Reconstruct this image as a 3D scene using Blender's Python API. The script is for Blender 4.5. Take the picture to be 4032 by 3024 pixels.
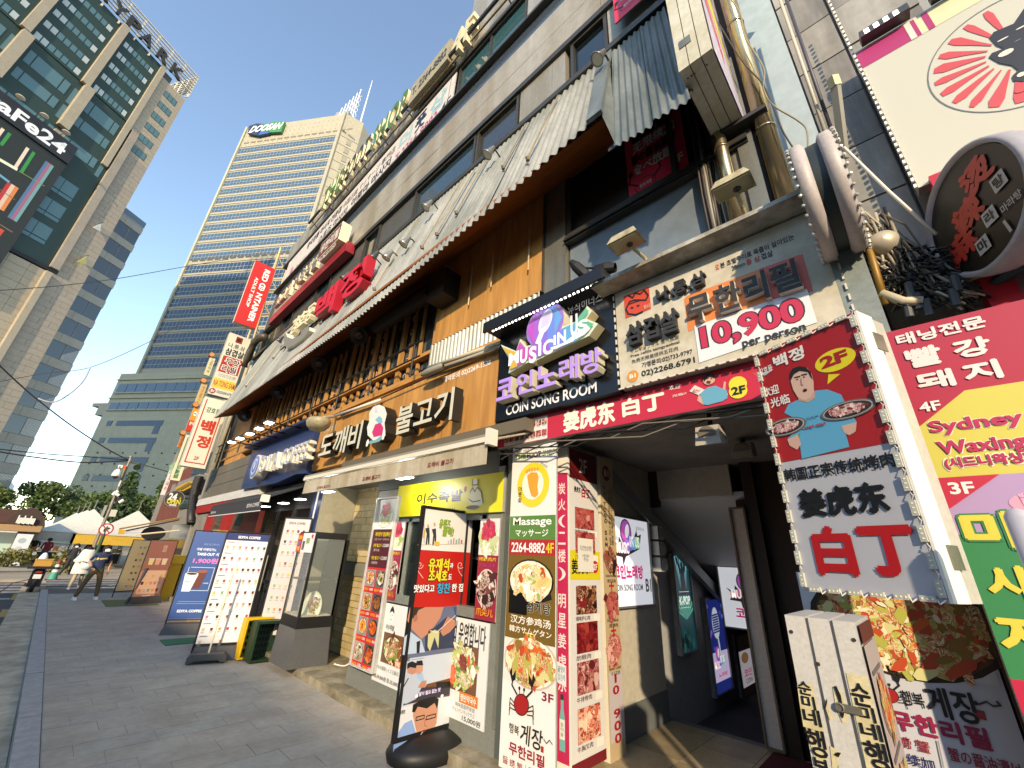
import bpy, math, random
from mathutils import Vector, Matrix
random.seed(7)
for _o in list(bpy.data.objects): bpy.data.objects.remove(_o)
SC = bpy.context.scene
COL = SC.collection
R_ = math.radians
# ------------------------------------------------------------------ camera
W0, H0, FOC = 4032.0, 3024.0, 1607.0
CX, CY = 2016.0, 1512.0
CAM = Vector((0, 0, 1.8))
_up = Vector((189, -3777, FOC)).normalized()
_yy = Vector((200 - CX, 2105 - CY, FOC)).normalized()
_yy = (_yy - _up * _yy.dot(_up)).normalized()
_xx = _yy.cross(_up)
if _xx[0] < 0: _xx = -_xx
ROWS = (_xx, _yy, _up)
cam_d = bpy.data.cameras.new('camera'); cam_o = bpy.data.objects.new('camera', cam_d); COL.objects.link(cam_o)
cr = Vector([r[0] for r in ROWS]); cd = Vector([r[1] for r in ROWS]); cf = Vector([r[2] for r in ROWS])
cam_o.matrix_world = Matrix(((cr.x, -cd.x, -cf.x, CAM.x), (cr.y, -cd.y, -cf.y, CAM.y), (cr.z, -cd.z, -cf.z, CAM.z), (0, 0, 0, 1)))
cam_d.sensor_width = 36; cam_d.lens = 36 * FOC / W0; cam_d.clip_end = 4000; cam_d.clip_start = 0.05
SC.camera = cam_o
# ------------------------------------------------------------------ sky, sun, exposure
SUN_EL, SUN_H = 21.0, Vector((-0.72, -0.694))
wd = bpy.data.worlds.new('World'); SC.world = wd; wd.use_nodes = True
nt = wd.node_tree; nt.nodes.clear()
wo = nt.nodes.new('ShaderNodeOutputWorld'); wb = nt.nodes.new('ShaderNodeBackground'); ws = nt.nodes.new('ShaderNodeTexSky')
ws.sky_type = 'NISHITA'; ws.sun_disc = False; ws.sun_elevation = R_(SUN_EL)
ws.sun_rotation = math.atan2(SUN_H.x, SUN_H.y)
ws.air_density = 1.0; ws.dust_density = .15; ws.ozone_density = 2.6
wb.inputs[1].default_value = 0.15
nt.links.new(ws.outputs[0], wb.inputs[0]); nt.links.new(wb.outputs[0], wo.inputs[0])
sun_d = bpy.data.lights.new('sun', 'SUN'); sun_d.energy = 2.0; sun_d.angle = R_(1.0); sun_d.color = (1.0, 0.86, 0.68)
sun_o = bpy.data.objects.new('sun', sun_d); COL.objects.link(sun_o)
_sd = Vector((SUN_H.x * math.cos(R_(SUN_EL)), SUN_H.y * math.cos(R_(SUN_EL)), math.sin(R_(SUN_EL))))
sun_o.rotation_euler = _sd.to_track_quat('Z', 'Y').to_euler(); sun_o.location = (-20, -20, 40)
SC.view_settings.view_transform = 'Standard'
try: SC.view_settings.look = 'None'
except Exception: pass
SC.view_settings.exposure = 1.6; SC.view_settings.gamma = 1.0
SC.view_settings.use_curve_mapping = False
SC.view_settings.use_white_balance = True; SC.view_settings.white_balance_temperature = 7800
# ------------------------------------------------------------------ rays from photograph to places on real planes
def ray(x, y):
    d = Vector((x - CX, y - CY, FOC)); return Vector([r.dot(d) for r in ROWS])
class Fr:
    """a vertical plane: point o, horizontal direction r (rightwards for a viewer in front of it)"""
    def __init__(s, o, r):
        s.o = Vector(o); s.r = Vector((r[0], r[1], 0)).normalized(); s.n = s.r.cross(Vector((0, 0, 1)))
    def w(s, u, v, d=0.0): return s.o + s.r * u + Vector((0, 0, v)) + s.n * d
    def hit(s, p):
        d = ray(*p); t = (s.o - CAM).dot(s.n) / d.dot(s.n); q = CAM + d * t - s.o
        return q.dot(s.r), q.z
def FX(X): return Fr((X, 0, 0), (0, -1))
def FY(Y): return Fr((0, Y, 0), (1, 0))
def gnd(p, z=0.0):
    d = ray(*p); t = (z - CAM.z) / d.z; return CAM + d * t
def Zm(ox, oy, s): return lambda x, y: (ox + x * s, oy + y * s)
R1 = Zm(0,0,.6076); R2 = Zm(600,0,.6075); R3 = Zm(1900,0,.6075); R4 = Zm(2800,0,.6075); R5 = Zm(0,900,.6028)
R6 = Zm(800,900,.6027); R7 = Zm(1800,900,.6027); R8 = Zm(2900,900,.6028)
Q1 = Zm(0,1800,.7377); Q2 = Zm(700,1800,.5424); Q3 = Zm(1200,1800,.7378); Q4 = Zm(1900,1700,.7979); Q5 = Zm(2400,1700,.7982)
Q6 = Zm(2950,1200,.7233); Q7 = Zm(3000,2200,.4966); Q8 = Zm(0,1850,.3316); VV = Zm(0,0,1.8228)
B1 = Zm(1900,2500,.3617); B2 = Zm(3400,1500,.6632); B3 = Zm(3500,300,.6025); B4 = Zm(0,400,.3614); B5 = Zm(600,1500,.3618)
B6 = Zm(2500,0,.4219); B7 = Zm(1000,1800,.3014); B8 = Zm(1560,2550,.2857)
C1 = Zm(200,1200,.4821); C2 = Zm(1200,250,.4522); C3 = Zm(900,1000,.3014); C4 = Zm(450,1950,.3014)
# ------------------------------------------------------------------ materials
_mats = {}
def lin(h):
    c = [int(h[i:i+2], 16) / 255 for i in (0, 2, 4)]
    return [x / 12.92 if x <= .04045 else ((x + .055) / 1.055) ** 2.4 for x in c]
def mat(h, rough=.6, metal=0.0, dirt=.0, scale=4.0, bump=0.0, emit=0.0, name=None, stain=None, streak=False):
    key = (h, rough, metal, dirt, scale, bump, emit, stain, streak)
    if key in _mats: return _mats[key]
    m = bpy.data.materials.new(name or 'surface_' + h); m.use_nodes = True; t = m.node_tree
    b = t.nodes['Principled BSDF']; c = lin(h)
    b.inputs['Base Color'].default_value = (*c, 1); b.inputs['Roughness'].default_value = rough; b.inputs['Metallic'].default_value = metal
    if emit: b.inputs['Emission Color'].default_value = (*c, 1); b.inputs['Emission Strength'].default_value = emit
    if dirt or bump or stain:
        g = t.nodes.new('ShaderNodeNewGeometry'); mp = t.nodes.new('ShaderNodeMapping')
        mp.inputs['Scale'].default_value = (1, 1, .12) if streak else (1, 1, 1)
        t.links.new(g.outputs['Position'], mp.inputs[0])
        n = t.nodes.new('ShaderNodeTexNoise'); n.inputs['Scale'].default_value = scale; n.inputs['Detail'].default_value = 7; n.inputs['Roughness'].default_value = .65
        t.links.new(mp.outputs[0], n.inputs['Vector'])
        if dirt or stain:
            r = t.nodes.new('ShaderNodeValToRGB'); r.color_ramp.elements[0].position = .38; r.color_ramp.elements[1].position = .68
            s = lin(stain) if stain else [x * (1 - dirt) for x in c]
            r.color_ramp.elements[0].color = (*s, 1); r.color_ramp.elements[1].color = (*c, 1)
            t.links.new(n.outputs[0], r.inputs[0])
            n2 = t.nodes.new('ShaderNodeTexNoise'); n2.inputs['Scale'].default_value = scale * 7; n2.inputs['Detail'].default_value = 4
            t.links.new(g.outputs['Position'], n2.inputs['Vector'])
            mx = t.nodes.new('ShaderNodeMix'); mx.data_type = 'RGBA'; mx.blend_type = 'MULTIPLY'; mx.inputs[0].default_value = .35
            t.links.new(r.outputs[0], mx.inputs[6]); t.links.new(n2.outputs[0], mx.inputs[7])
            t.links.new(mx.outputs[2], b.inputs['Base Color'])
        if bump:
            bp = t.nodes.new('ShaderNodeBump'); bp.inputs['Strength'].default_value = bump; bp.inputs['Distance'].default_value = .02
            t.links.new(n.outputs[0], bp.inputs['Height']); t.links.new(bp.outputs[0], b.inputs['Normal'])
    _mats[key] = m; return m
def glass(h='203038', rough=.05, spec=.9, trans=None):
    key = ('glass', h, rough, trans)
    if key in _mats: return _mats[key]
    m = bpy.data.materials.new('glass_' + h); m.use_nodes = True; t = m.node_tree; b = t.nodes['Principled BSDF']
    b.inputs['Base Color'].default_value = (*lin(h), 1); b.inputs['Roughness'].default_value = rough; b.inputs['IOR'].default_value = 1.6
    b.inputs['Specular IOR Level'].default_value = spec
    if trans:
        b.inputs['Alpha'].default_value = trans
    _mats[key] = m; return m
def wood(h, h2, scale=1.0, rough=.55, axis='z'):
    key = ('wood', h, h2, scale, axis)
    if key in _mats: return _mats[key]
    m = bpy.data.materials.new('plywood_' + h); m.use_nodes = True; t = m.node_tree; b = t.nodes['Principled BSDF']
    g = t.nodes.new('ShaderNodeNewGeometry'); mp = t.nodes.new('ShaderNodeMapping')
    mp.inputs['Scale'].default_value = {'z': (3, 3, .35), 'y': (3, .35, 3), 'x': (.35, 3, 3)}[axis]
    t.links.new(g.outputs['Position'], mp.inputs[0])
    n = t.nodes.new('ShaderNodeTexNoise'); n.inputs['Scale'].default_value = scale * 2.2; n.inputs['Detail'].default_value = 8; n.inputs['Distortion'].default_value = 1.2
    t.links.new(mp.outputs[0], n.inputs['Vector'])
    r = t.nodes.new('ShaderNodeValToRGB'); r.color_ramp.elements[0].position = .3; r.color_ramp.elements[1].position = .7
    r.color_ramp.elements[0].color = (*lin(h2), 1); r.color_ramp.elements[1].color = (*lin(h), 1); t.links.new(n.outputs[0], r.inputs[0])
    n3 = t.nodes.new('ShaderNodeTexNoise'); n3.inputs['Scale'].default_value = 1.3; n3.inputs['Detail'].default_value = 5
    t.links.new(g.outputs['Position'], n3.inputs['Vector'])
    mx = t.nodes.new('ShaderNodeMix'); mx.data_type = 'RGBA'; mx.blend_type = 'MULTIPLY'; mx.inputs[0].default_value = .25
    t.links.new(r.outputs[0], mx.inputs[6]); t.links.new(n3.outputs[0], mx.inputs[7]); t.links.new(mx.outputs[2], b.inputs['Base Color'])
    b.inputs['Roughness'].default_value = rough
    _mats[key] = m; return m
def foodm(pal, k=0):
    key = ('food', tuple(pal), k)
    if key in _mats: return _mats[key]
    m = bpy.data.materials.new('food_print'); m.use_nodes = True; t = m.node_tree; b = t.nodes['Principled BSDF']; b.inputs['Roughness'].default_value = .4
    g = t.nodes.new('ShaderNodeNewGeometry'); n = t.nodes.new('ShaderNodeTexNoise'); n.inputs['Scale'].default_value = (10, 20, 34)[k]; n.inputs['Detail'].default_value = 2.5; n.inputs['Distortion'].default_value = 1.2
    t.links.new(g.outputs['Position'], n.inputs['Vector']); r = t.nodes.new('ShaderNodeValToRGB'); cr_ = r.color_ramp
    for i, h in enumerate(pal):
        p = .4 + .2*i/max(len(pal)-1, 1)
        e = cr_.elements[i] if i < 2 else cr_.elements.new(p)
    for i, h in enumerate(pal): cr_.elements[i].position = .4 + .2*i/max(len(pal)-1, 1)
    for i, h in enumerate(pal): cr_.elements[i].color = (*lin(h), 1)
    t.links.new(n.outputs[0], r.inputs[0]); t.links.new(r.outputs[0], b.inputs['Base Color']); _mats[key] = m; return m
def pr(h, emit=0.0):     # printed vinyl
    g_ = [min(int(int(h[i:i+2], 16)*.99), 232) for i in (0, 2, 4)]; h = '%02x%02x%02x' % tuple(g_)
    return mat(h, .42, 0, 0, emit=emit, name='print_' + h)
# ------------------------------------------------------------------ mesh builder
class MB:
    def __init__(s): s.v = []; s.f = []; s.mi = []; s.ms = []; s.smooth = False
    def _m(s, m):
        if m not in s.ms: s.ms.append(m)
        return s.ms.index(m)
    def poly(s, pts, m):
        i = len(s.v); s.v += [tuple(p) for p in pts]; s.f.append(tuple(range(i, i + len(pts)))); s.mi.append(s._m(m)); return s
    def hexa(s, P, m):   # P: 8 points, 0-3 bottom loop, 4-7 top loop
        i = len(s.v); s.v += [tuple(p) for p in P]; k = s._m(m)
        for f in ((3,2,1,0),(4,5,6,7),(0,1,5,4),(1,2,6,5),(2,3,7,6),(3,0,4,7)):
            s.f.append(tuple(i + a for a in f)); s.mi.append(k)
        return s
    def box(s, x0, x1, y0, y1, z0, z1, m):
        x0, x1 = sorted((x0, x1)); y0, y1 = sorted((y0, y1)); z0, z1 = sorted((z0, z1))
        return s.hexa([(x0,y0,z0),(x1,y0,z0),(x1,y1,z0),(x0,y1,z0),(x0,y0,z1),(x1,y0,z1),(x1,y1,z1),(x0,y1,z1)], m)
    def fbox(s, F, u0, u1, v0, v1, d0, d1, m):
        u0, u1 = sorted((u0, u1)); v0, v1 = sorted((v0, v1)); d0, d1 = sorted((d0, d1))
        return s.hexa([F.w(u0,v0,d1),F.w(u1,v0,d1),F.w(u1,v0,d0),F.w(u0,v0,d0),F.w(u0,v1,d1),F.w(u1,v1,d1),F.w(u1,v1,d0),F.w(u0,v1,d0)], m)
    def tube(s, pts, r, m, seg=8, caps=True, r1=None):
        pts = [Vector(p) for p in pts]; n = len(pts); i0 = len(s.v); k = s._m(m)
        for i, p in enumerate(pts):
            d = (pts[min(i+1, n-1)] - pts[max(i-1, 0)]).normalized()
            a = d.cross(Vector((0, 0, 1))) if abs(d.z) < .9 else d.cross(Vector((1, 0, 0))); a.normalize(); b = d.cross(a)
            rr = r if r1 is None else r + (r1 - r) * i / (n - 1)
            for j in range(seg):
                t = 2 * math.pi * j / seg; s.v.append(tuple(p + (a * math.cos(t) + b * math.sin(t)) * rr))
        for i in range(n - 1):
            for j in range(seg):
                a0 = i0 + i*seg + j; b0 = i0 + i*seg + (j+1) % seg
                s.f.append((a0, b0, b0 + seg, a0 + seg)); s.mi.append(k)
        if caps:
            s.f.append(tuple(range(i0, i0+seg))[::-1]); s.mi.append(k); s.f.append(tuple(i0 + (n-1)*seg + j for j in range(seg))); s.mi.append(k)
        return s
    def lathe(s, o, axis, prof, m, seg=20, a0=0, a1=360, sc=(1, 1)):   # prof: (t along axis, radius)
        o = Vector(o); d = Vector(axis).normalized(); a = d.cross(Vector((0, 0, 1))) if abs(d.z) < .9 else Vector((1, 0, 0)); a.normalize(); b = d.cross(a)
        i0 = len(s.v); k = s._m(m); full = (a1 - a0) >= 360; ns = seg if full else seg + 1
        for t, r in prof:
            for j in range(ns):
                th = R_(a0 + (a1 - a0) * j / seg); s.v.append(tuple(o + d * t + (a * math.cos(th) * sc[0] + b * math.sin(th) * sc[1]) * r))
        for i in range(len(prof) - 1):
            for j in range(seg):
                q = i0 + i*ns + j; w = i0 + i*ns + ((j+1) % ns); s.f.append((q, w, w + ns, q + ns)); s.mi.append(k)
        return s
    def prism(s, F, pts, d0, d1, m, m2=None):   # pts (u,v) outline
        n = len(pts); i = len(s.v); s.v += [tuple(F.w(u, v, d1)) for u, v in pts] + [tuple(F.w(u, v, d0)) for u, v in pts]
        k = s._m(m); k2 = s._m(m2 or m)
        s.f.append(tuple(range(i, i+n))); s.mi.append(k); s.f.append(tuple(range(i+n, i+2*n))[::-1]); s.mi.append(k2)
        for j in range(n):
            q = (j+1) % n; s.f.append((i+j, i+n+j, i+n+q, i+q)); s.mi.append(k2)
        return s
    def obj(s, name, parent=None, smooth=False, label=None):
        me = bpy.data.meshes.new(name); loc = Vector((0, 0, 0))
        if parent is not None:
            loc = wpos(parent)
        me.from_pydata([(a[0]-loc.x, a[1]-loc.y, a[2]-loc.z) for a in s.v], [], s.f)
        for m in s.ms: me.materials.append(m)
        me.polygons.foreach_set('material_index', s.mi)
        if smooth or s.smooth: me.polygons.foreach_set('use_smooth', [True] * len(s.f))
        me.update(); o = bpy.data.objects.new(name, me); COL.objects.link(o)
        if parent is not None: o.parent = parent
        if label: o['label'] = label
        return o
def wpos(o):
    p = Vector((0, 0, 0))
    while o is not None: p = p + o.location; o = o.parent
    return p
def thing(name, label, cat, loc=(0, 0, 0), group=None):
    o = bpy.data.objects.new(name, None); o.location = loc; COL.objects.link(o); o.empty_display_size = .2
    o['label'] = label; o['category'] = cat
    if group: o['group'] = group
    return o
def tag(o, label, cat, group=None):
    o['label'] = label; o['category'] = cat
    if group: o['group'] = group
    return o
def struct(o): o['kind'] = 'structure'; return o
def copy_thing(root, dv, label=None):
    r = root.copy(); COL.objects.link(r); r.location = root.location + Vector(dv)
    if label: r['label'] = label
    for c in list(root.children):
        k = c.copy(); COL.objects.link(k); k.parent = r
        for g in list(c.children):
            q = g.copy(); COL.objects.link(q); q.parent = k
    return r
# ------------------------------------------------------------------ lettering
_tx = {}
def glyph(txt, bold=0.0, ext=0.0):
    bold = bold * .6; k = (txt, bold, ext)
    if k in _tx: return _tx[k]
    c = bpy.data.curves.new('t', 'FONT'); c.body = txt; c.offset = bold; c.extrude = ext; c.resolution_u = 2 if ord(txt[0]) > 255 else 4
    o = bpy.data.objects.new('t', c); m = o.to_mesh()
    vs = [tuple(v.co) for v in m.vertices]; fs = [tuple(p.vertices) for p in m.polygons]; nz = [p.normal.z for p in m.polygons]
    o.to_mesh_clear(); bpy.data.objects.remove(o); bpy.data.curves.remove(c)
    if not vs: vs = [(0, 0, 0)]
    bb = (min(p[0] for p in vs), min(p[1] for p in vs), max(p[0] for p in vs), max(p[1] for p in vs))
    _tx[k] = (vs, fs, nz, bb); return _tx[k]
STEP = .0022
class Art:
    """flat print on a frame, layered a couple of millimetres apart"""
    def __init__(s, F, d=0.0, emit=0.0): s.F = F; s.d = d; s.mb = MB(); s.e = emit; s.k = 0
    def _d(s, L): s.k += 1; return s.d + STEP * L + .00001 * (s.k % 60)
    def rect(s, a, b, h, L=1, m=None):
        u0, v0 = s.F.hit(a); u1, v1 = s.F.hit(b); return s.urect(u0, v0, u1, v1, h, L, m)
    def urect(s, u0, v0, u1, v1, h, L=1, m=None):
        u0, u1 = sorted((u0, u1)); v0, v1 = sorted((v0, v1)); d = s._d(L)
        s.mb.poly([s.F.w(u0,v0,d), s.F.w(u1,v0,d), s.F.w(u1,v1,d), s.F.w(u0,v1,d)], m or pr(h, s.e)); return s
    def poly(s, pts, h, L=2, m=None): return s.upoly([s.F.hit(p) for p in pts], h, L, m)
    def upoly(s, uv, h, L=2, m=None):
        a = sum(uv[i][0]*uv[(i+1) % len(uv)][1] - uv[(i+1) % len(uv)][0]*uv[i][1] for i in range(len(uv)))
        if a < 0: uv = uv[::-1]
        d = s._d(L); s.mb.poly([s.F.w(u, v, d) for u, v in uv], m or pr(h, s.e)); return s
    def uell(s, u, v, ru, rv, h, L=2, n=22, rot=0, m=None):
        c, q = math.cos(rot), math.sin(rot)
        return s.upoly([(u + ru*math.cos(t)*c - rv*math.sin(t)*q, v + ru*math.cos(t)*q + rv*math.sin(t)*c) for t in [2*math.pi*i/n for i in range(n)]], h, L, m)
    def ell(s, a, b, h, L=2, n=22, rot=0):      # box corners
        u0, v0 = s.F.hit(a); u1, v1 = s.F.hit(b); return s.uell((u0+u1)/2, (v0+v1)/2, abs(u1-u0)/2, abs(v1-v0)/2, h, L, n, rot)
    def line(s, pts, wd, h, L=3):
        uv = [s.F.hit(p) for p in pts]; return s.uline(uv, wd, h, L)
    def uline(s, uv, wd, h, L=3):
        for (a, b), (c, e) in zip(uv, uv[1:]):
            l = math.hypot(c-a, e-b) or 1; nx, ny = -(e-b)/l*wd/2, (c-a)/l*wd/2; ex, ey = (c-a)/l*wd*.3, (e-b)/l*wd*.3
            s.upoly([(a+nx-ex,b+ny-ey),(a-nx-ex,b-ny-ey),(c-nx+ex,e-ny+ey),(c+nx+ex,e+ny+ey)], h, L)
        return s
    def ut(s, txt, u0, v0, u1, v1, h, bold=.0, L=4, sk=0.0, rot=0.0, vert=False):
        if vert:
            ch = [c for c in txt]; n = len(ch); hh = (v1 - v0) / n
            for i, c in enumerate(ch):
                if c != ' ': s.ut(c, u0, v1 - (i+1)*hh + hh*.07, u1, v1 - i*hh - hh*.07, h, bold, L, sk)
            return s
        if any(ord(c) > 0x2e00 for c in txt) and bold > .018:
            for a_, b_ in ((-1, 0), (1, 0), (0, -1), (0, 1)) + (((-.7, -.7), (.7, .7), (-.7, .7), (.7, -.7)) if bold > .07 else ()):
                w_ = (bold-.01)*.9*min(abs(v1-v0), abs(u1-u0)); s.ut(txt, u0+a_*w_, v0+b_*w_, u1+a_*w_, v1+b_*w_, h, .012, L + .08*(a_*.7+b_+1.2), sk, rot)
            bold = .012
        vs, fs, nz, bb = glyph(txt, bold); sx = (u1-u0)/((bb[2]-bb[0]) or 1); sy = (v1-v0)/((bb[3]-bb[1]) or 1); d = s._d(L)
        i0 = len(s.mb.v); k = s.mb._m(pr(h, s.e)); cu, cv = (u0+u1)/2, (v0+v1)/2; c, q = math.cos(rot), math.sin(rot)
        for x, y, _ in vs:
            a = (x-bb[0])*sx; b = (y-bb[1])*sy; a += sk*b; a += u0-cu; b += v0-cv
            s.mb.v.append(tuple(s.F.w(cu + a*c - b*q, cv + a*q + b*c, d)))
        for f in fs: s.mb.f.append(tuple(i0+j for j in f)); s.mb.mi.append(k)
        return s
    def t(s, txt, a, b, h, bold=.0, L=4, sk=0.0, vert=False, out=None, ow=.03, rot=0.0):   # a bottom-left, b top-right in the photo
        u0, v0 = s.F.hit(a); u1, v1 = s.F.hit(b)
        if out: s.ut(txt, u0, v0, u1, v1, out, bold+ow, L-1, sk, rot, vert)
        return s.ut(txt, u0, v0, u1, v1, h, bold, L, sk, rot, vert)
    def food(s, a, b, pal, n=60, plate='e8e6e0', rim=None, size=.16, elong=1.8, L=3, inner=.8, sq=False):
        u0, v0 = s.F.hit(a); u1, v1 = s.F.hit(b); s.ufood((u0+u1)/2, (v0+v1)/2, abs(u1-u0)/2, abs(v1-v0)/2, pal, n, plate, rim, size, elong, L, inner, sq); return s
    def ufood(s, u, v, ru, rv, pal, n=60, plate='e8e6e0', rim=None, size=.16, elong=1.8, L=3, inner=.8, sq=False):
        if rim: s.uell(u, v, ru*1.08, rv*1.08, rim, L-1)
        if plate and not sq: s.uell(u, v, ru, rv, plate, L)
        if plate and sq: s.urect(u-ru, v-rv, u+ru, v+rv, plate, L)
        R = min(ru, rv); pal = tuple(pal[:6]); pk = [foodm([pal[(j*s_+o_) % len(pal)] for j in range(len(pal))], 1 if R > .12 else 2) for s_, o_ in ((1, 0), (1, 2), (1, 1))] if len(pal) > 1 else None
        if pk:
            if sq: s.urect(u-ru, v-rv, u+ru, v+rv, '000000', L+.8, pk[0])
            else: s.uell(u, v, ru*inner*.97, rv*inner*.97, '000000', L+.8, 22, 0, pk[0])
        for i in range(n):
            if sq:
                a_, b_ = random.uniform(-.88, .88), random.uniform(-.88, .88); cu, cv = u+a_*ru*.92, v+b_*rv*.92
            else:
                th = random.uniform(0, 6.28); q = math.sqrt(random.random())*inner; cu, cv = u+ru*q*math.cos(th), v+rv*q*math.sin(th)
            sz = R*size*random.uniform(.5, 1.3); el = random.uniform(1, elong); ro = random.uniform(0, 3.14); k = 7
            pts = []
            for j in range(k):
                t = 2*math.pi*j/k; rr = sz*random.uniform(.7, 1.15); x, y = rr*el*math.cos(t), rr*math.sin(t)
                X_, Y_ = cu + x*math.cos(ro) - y*math.sin(ro), cv + x*math.sin(ro) + y*math.cos(ro)
                if sq: X_ = min(max(X_, u-ru), u+ru); Y_ = min(max(Y_, v-rv), v+rv)
                pts.append((X_, Y_))
            s.upoly(pts, random.choice(pal), L+1+i*.012, random.choice(pk) if pk and i % 2 else None)
        return s
    def obj(s, name, parent, label=None): return s.mb.obj(name, parent, label=label)
def letters(F, d, depth, txt, a, b, face, side, parent, bold=.02, gap=.08, name='letter', uv=None, fm=None, sm=None, sk=0.0):
    """raised letters, each its own part"""
    u0, v0, u1, v1 = uv or (*F.hit(a), *F.hit(b))
    fm = fm or pr(face); sm = sm or pr(side)
    bold = min(bold, .045); gs = [None if c == ' ' else glyph(c, bold, .5) for c in txt]
    ws_ = [.3 if g is None else g[3][2]-g[3][0] for g in gs]; tot = sum(ws_) + gap*(len(ws_)-1)
    lo = min(g[3][1] for g in gs if g); hi = max(g[3][3] for g in gs if g); sx = (u1-u0)/tot; sy = (v1-v0)/(hi-lo); x = 0
    out = []
    for g, w_ in zip(gs, ws_):
        if g:
            mb = MB(); i1 = mb._m(fm); i2 = mb._m(sm)
            for px, py, pz in g[0]:
                vv = (py-lo)*sy; mb.v.append(tuple(F.w(u0 + (x + px - g[3][0])*sx + sk*vv, v0 + vv, d + (pz+.5)*depth)))
            for f, nz in zip(g[1], g[2]): mb.f.append(f); mb.mi.append(i1 if nz > .9 else i2)
            out.append(mb.obj(name, parent))
        x += w_ + gap
    return out
class Sign:
    """box sign: frame F, photo corners TL, BR of its face; panel part plus flat print"""
    def __init__(s, name, label, cat, F, tl, br, col, depth=.12, side=None, group=None, emit=0.0, rim=0.0, rimcol='c8c8c4', uv=None, body='panel', pm=None):
        s.F = F
        if uv: s.u0, s.v0, s.u1, s.v1 = uv
        else:
            u0, v1 = F.hit(tl); u1, v0 = F.hit(br); s.u0, s.v0, s.u1, s.v1 = u0, v0, u1, v1
        s.root = thing(name, label, cat, F.w((s.u0+s.u1)/2, s.v0, -depth/2), group)
        m = MB(); m.fbox(F, s.u0, s.u1, s.v0, s.v1, -depth, 0, side or mat('b9b9b4', .5, 0, .25, 6)); m.obj(body, s.root)
        s.a = Art(F, 0, emit)
        s.a.urect(s.u0+rim, s.v0+rim, s.u1-rim, s.v1-rim, col, 1, pm)
        if rim:
            q = MB(); rm = mat(rimcol, .4, .2)
            q.fbox(F, s.u0, s.u1, s.v1-rim, s.v1, .004, .03, rm); q.fbox(F, s.u0, s.u1, s.v0, s.v0+rim, .004, .03, rm)
            q.fbox(F, s.u0, s.u0+rim, s.v0+rim, s.v1-rim, .004, .03, rm); q.fbox(F, s.u1-rim, s.u1, s.v0+rim, s.v1-rim, .004, .03, rm)
            q.obj('frame', s.root)
    def done(s, name='printed_face'): s.o = s.a.obj(name, s.root); return s.root
D1 = Zm(2380,1700,.3707); D2 = Zm(2380,2300,.4364); D3 = Zm(2400,800,.8403)
# ------------------------------------------------------------------ ground
M_asph = mat('4c4d50', .9, 0, .25, 3, .25); M_pave = [mat(h, .82, 0, .22, 2.2, .15, stain=s) for h, s in (('b2aa9d', '9e9689'), ('aea79a', '9a9285'), ('b5ada0', 'a0988b'), ('aeaa9f', '9a958a'))]
M_joint = mat('9a9388', .9); M_kerb = mat('aaaaa9', .75, 0, .25, 9, .2); M_gut = mat('cbbfa8', .9, 0, .4, 2.5, .35, stain='9c917c')
M_conc = mat('a89f88', .85, 0, .3, 3, .3, stain='6e664f'); M_plaza = mat('b3a997', .85, 0, .2, .6, .1)
g = MB(); g.box(-1500, 1500, -300, 1500, -1.2, -.16, M_asph); struct(g.obj('ground'))
g = MB(); g.box(-9, -.12, -40, 28.5, -.155, -.13, M_asph); rd = struct(g.obj('road'))
g = MB(); g.box(-60, 60, 28.5, 140, -.155, -.02, M_plaza); struct(g.obj('plaza_pavement'))
g = MB(); g.box(.5, 26, 21.4, 28.5, -.155, -.012, mat('5f6062', .85, 0, .2, 2, .1)); struct(g.obj('crossing_road'))
g = MB(); g.box(-.13, .365, -6, 23.2, -.155, -.075, M_gut); g.box(-.13,.02,23.2,25.5,-.155,-.075,M_gut); gu = struct(g.obj('gutter'))
kb = thing('kerb', 'x', 'x', (0, 0, 0)); del kb['label'], kb['category']; kb['kind'] = 'structure'
for i in range(-4, 22):
    g = MB(); y = i * 1.06; g.box(.37 + random.uniform(-.002, .002), .545, y + .004, y + 1.054, -.155, random.uniform(-.004, .003), M_kerb); g.obj('kerbstone', kb)
pv = thing('pavement', 'x', 'x', (0, 0, 0)); del pv['label'], pv['category']; pv['kind'] = 'structure'
g = MB(); g.box(.552, 3.62, -6, 21.4, -.155, -.004, M_joint); g.obj('bedding', pv)
_row = 0; y = -1.2; PVN = 0
while y < 13.2:
    x = .556 - (_row % 3) * .2; hgt = .31
    while x < 3.2:
        a, b = max(x, .556), min(x + .6, 3.2)
        if b - a > .06:
            g = MB(); t = random.uniform(-.002, .001); g.box(a + .002, b - .002, y + .002, y + hgt - .002, -.03, t, random.choice(M_pave)); g.obj('paver', pv); PVN += 1
        x += .6
    y += hgt; _row += 1
g = MB()
while y < 21.3:
    x = .556 - (_row % 3) * .2
    while x < 3.6:
        a, b = max(x, .556), min(x + .6, 3.6)
        if b - a > .06: g.box(a + .003, b - .003, y + .003, min(y + .307, 21.4), -.03, random.uniform(-.002, .001), random.choice(M_pave))
        x += .6
    y += .31; _row += 1
for yy in (-6,): g.box(.556, 3.2, -6, -1.22, -.03, 0, M_pave[0])
o = g.obj('far_pavers', pv); o['kind'] = 'stuff'
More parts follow.
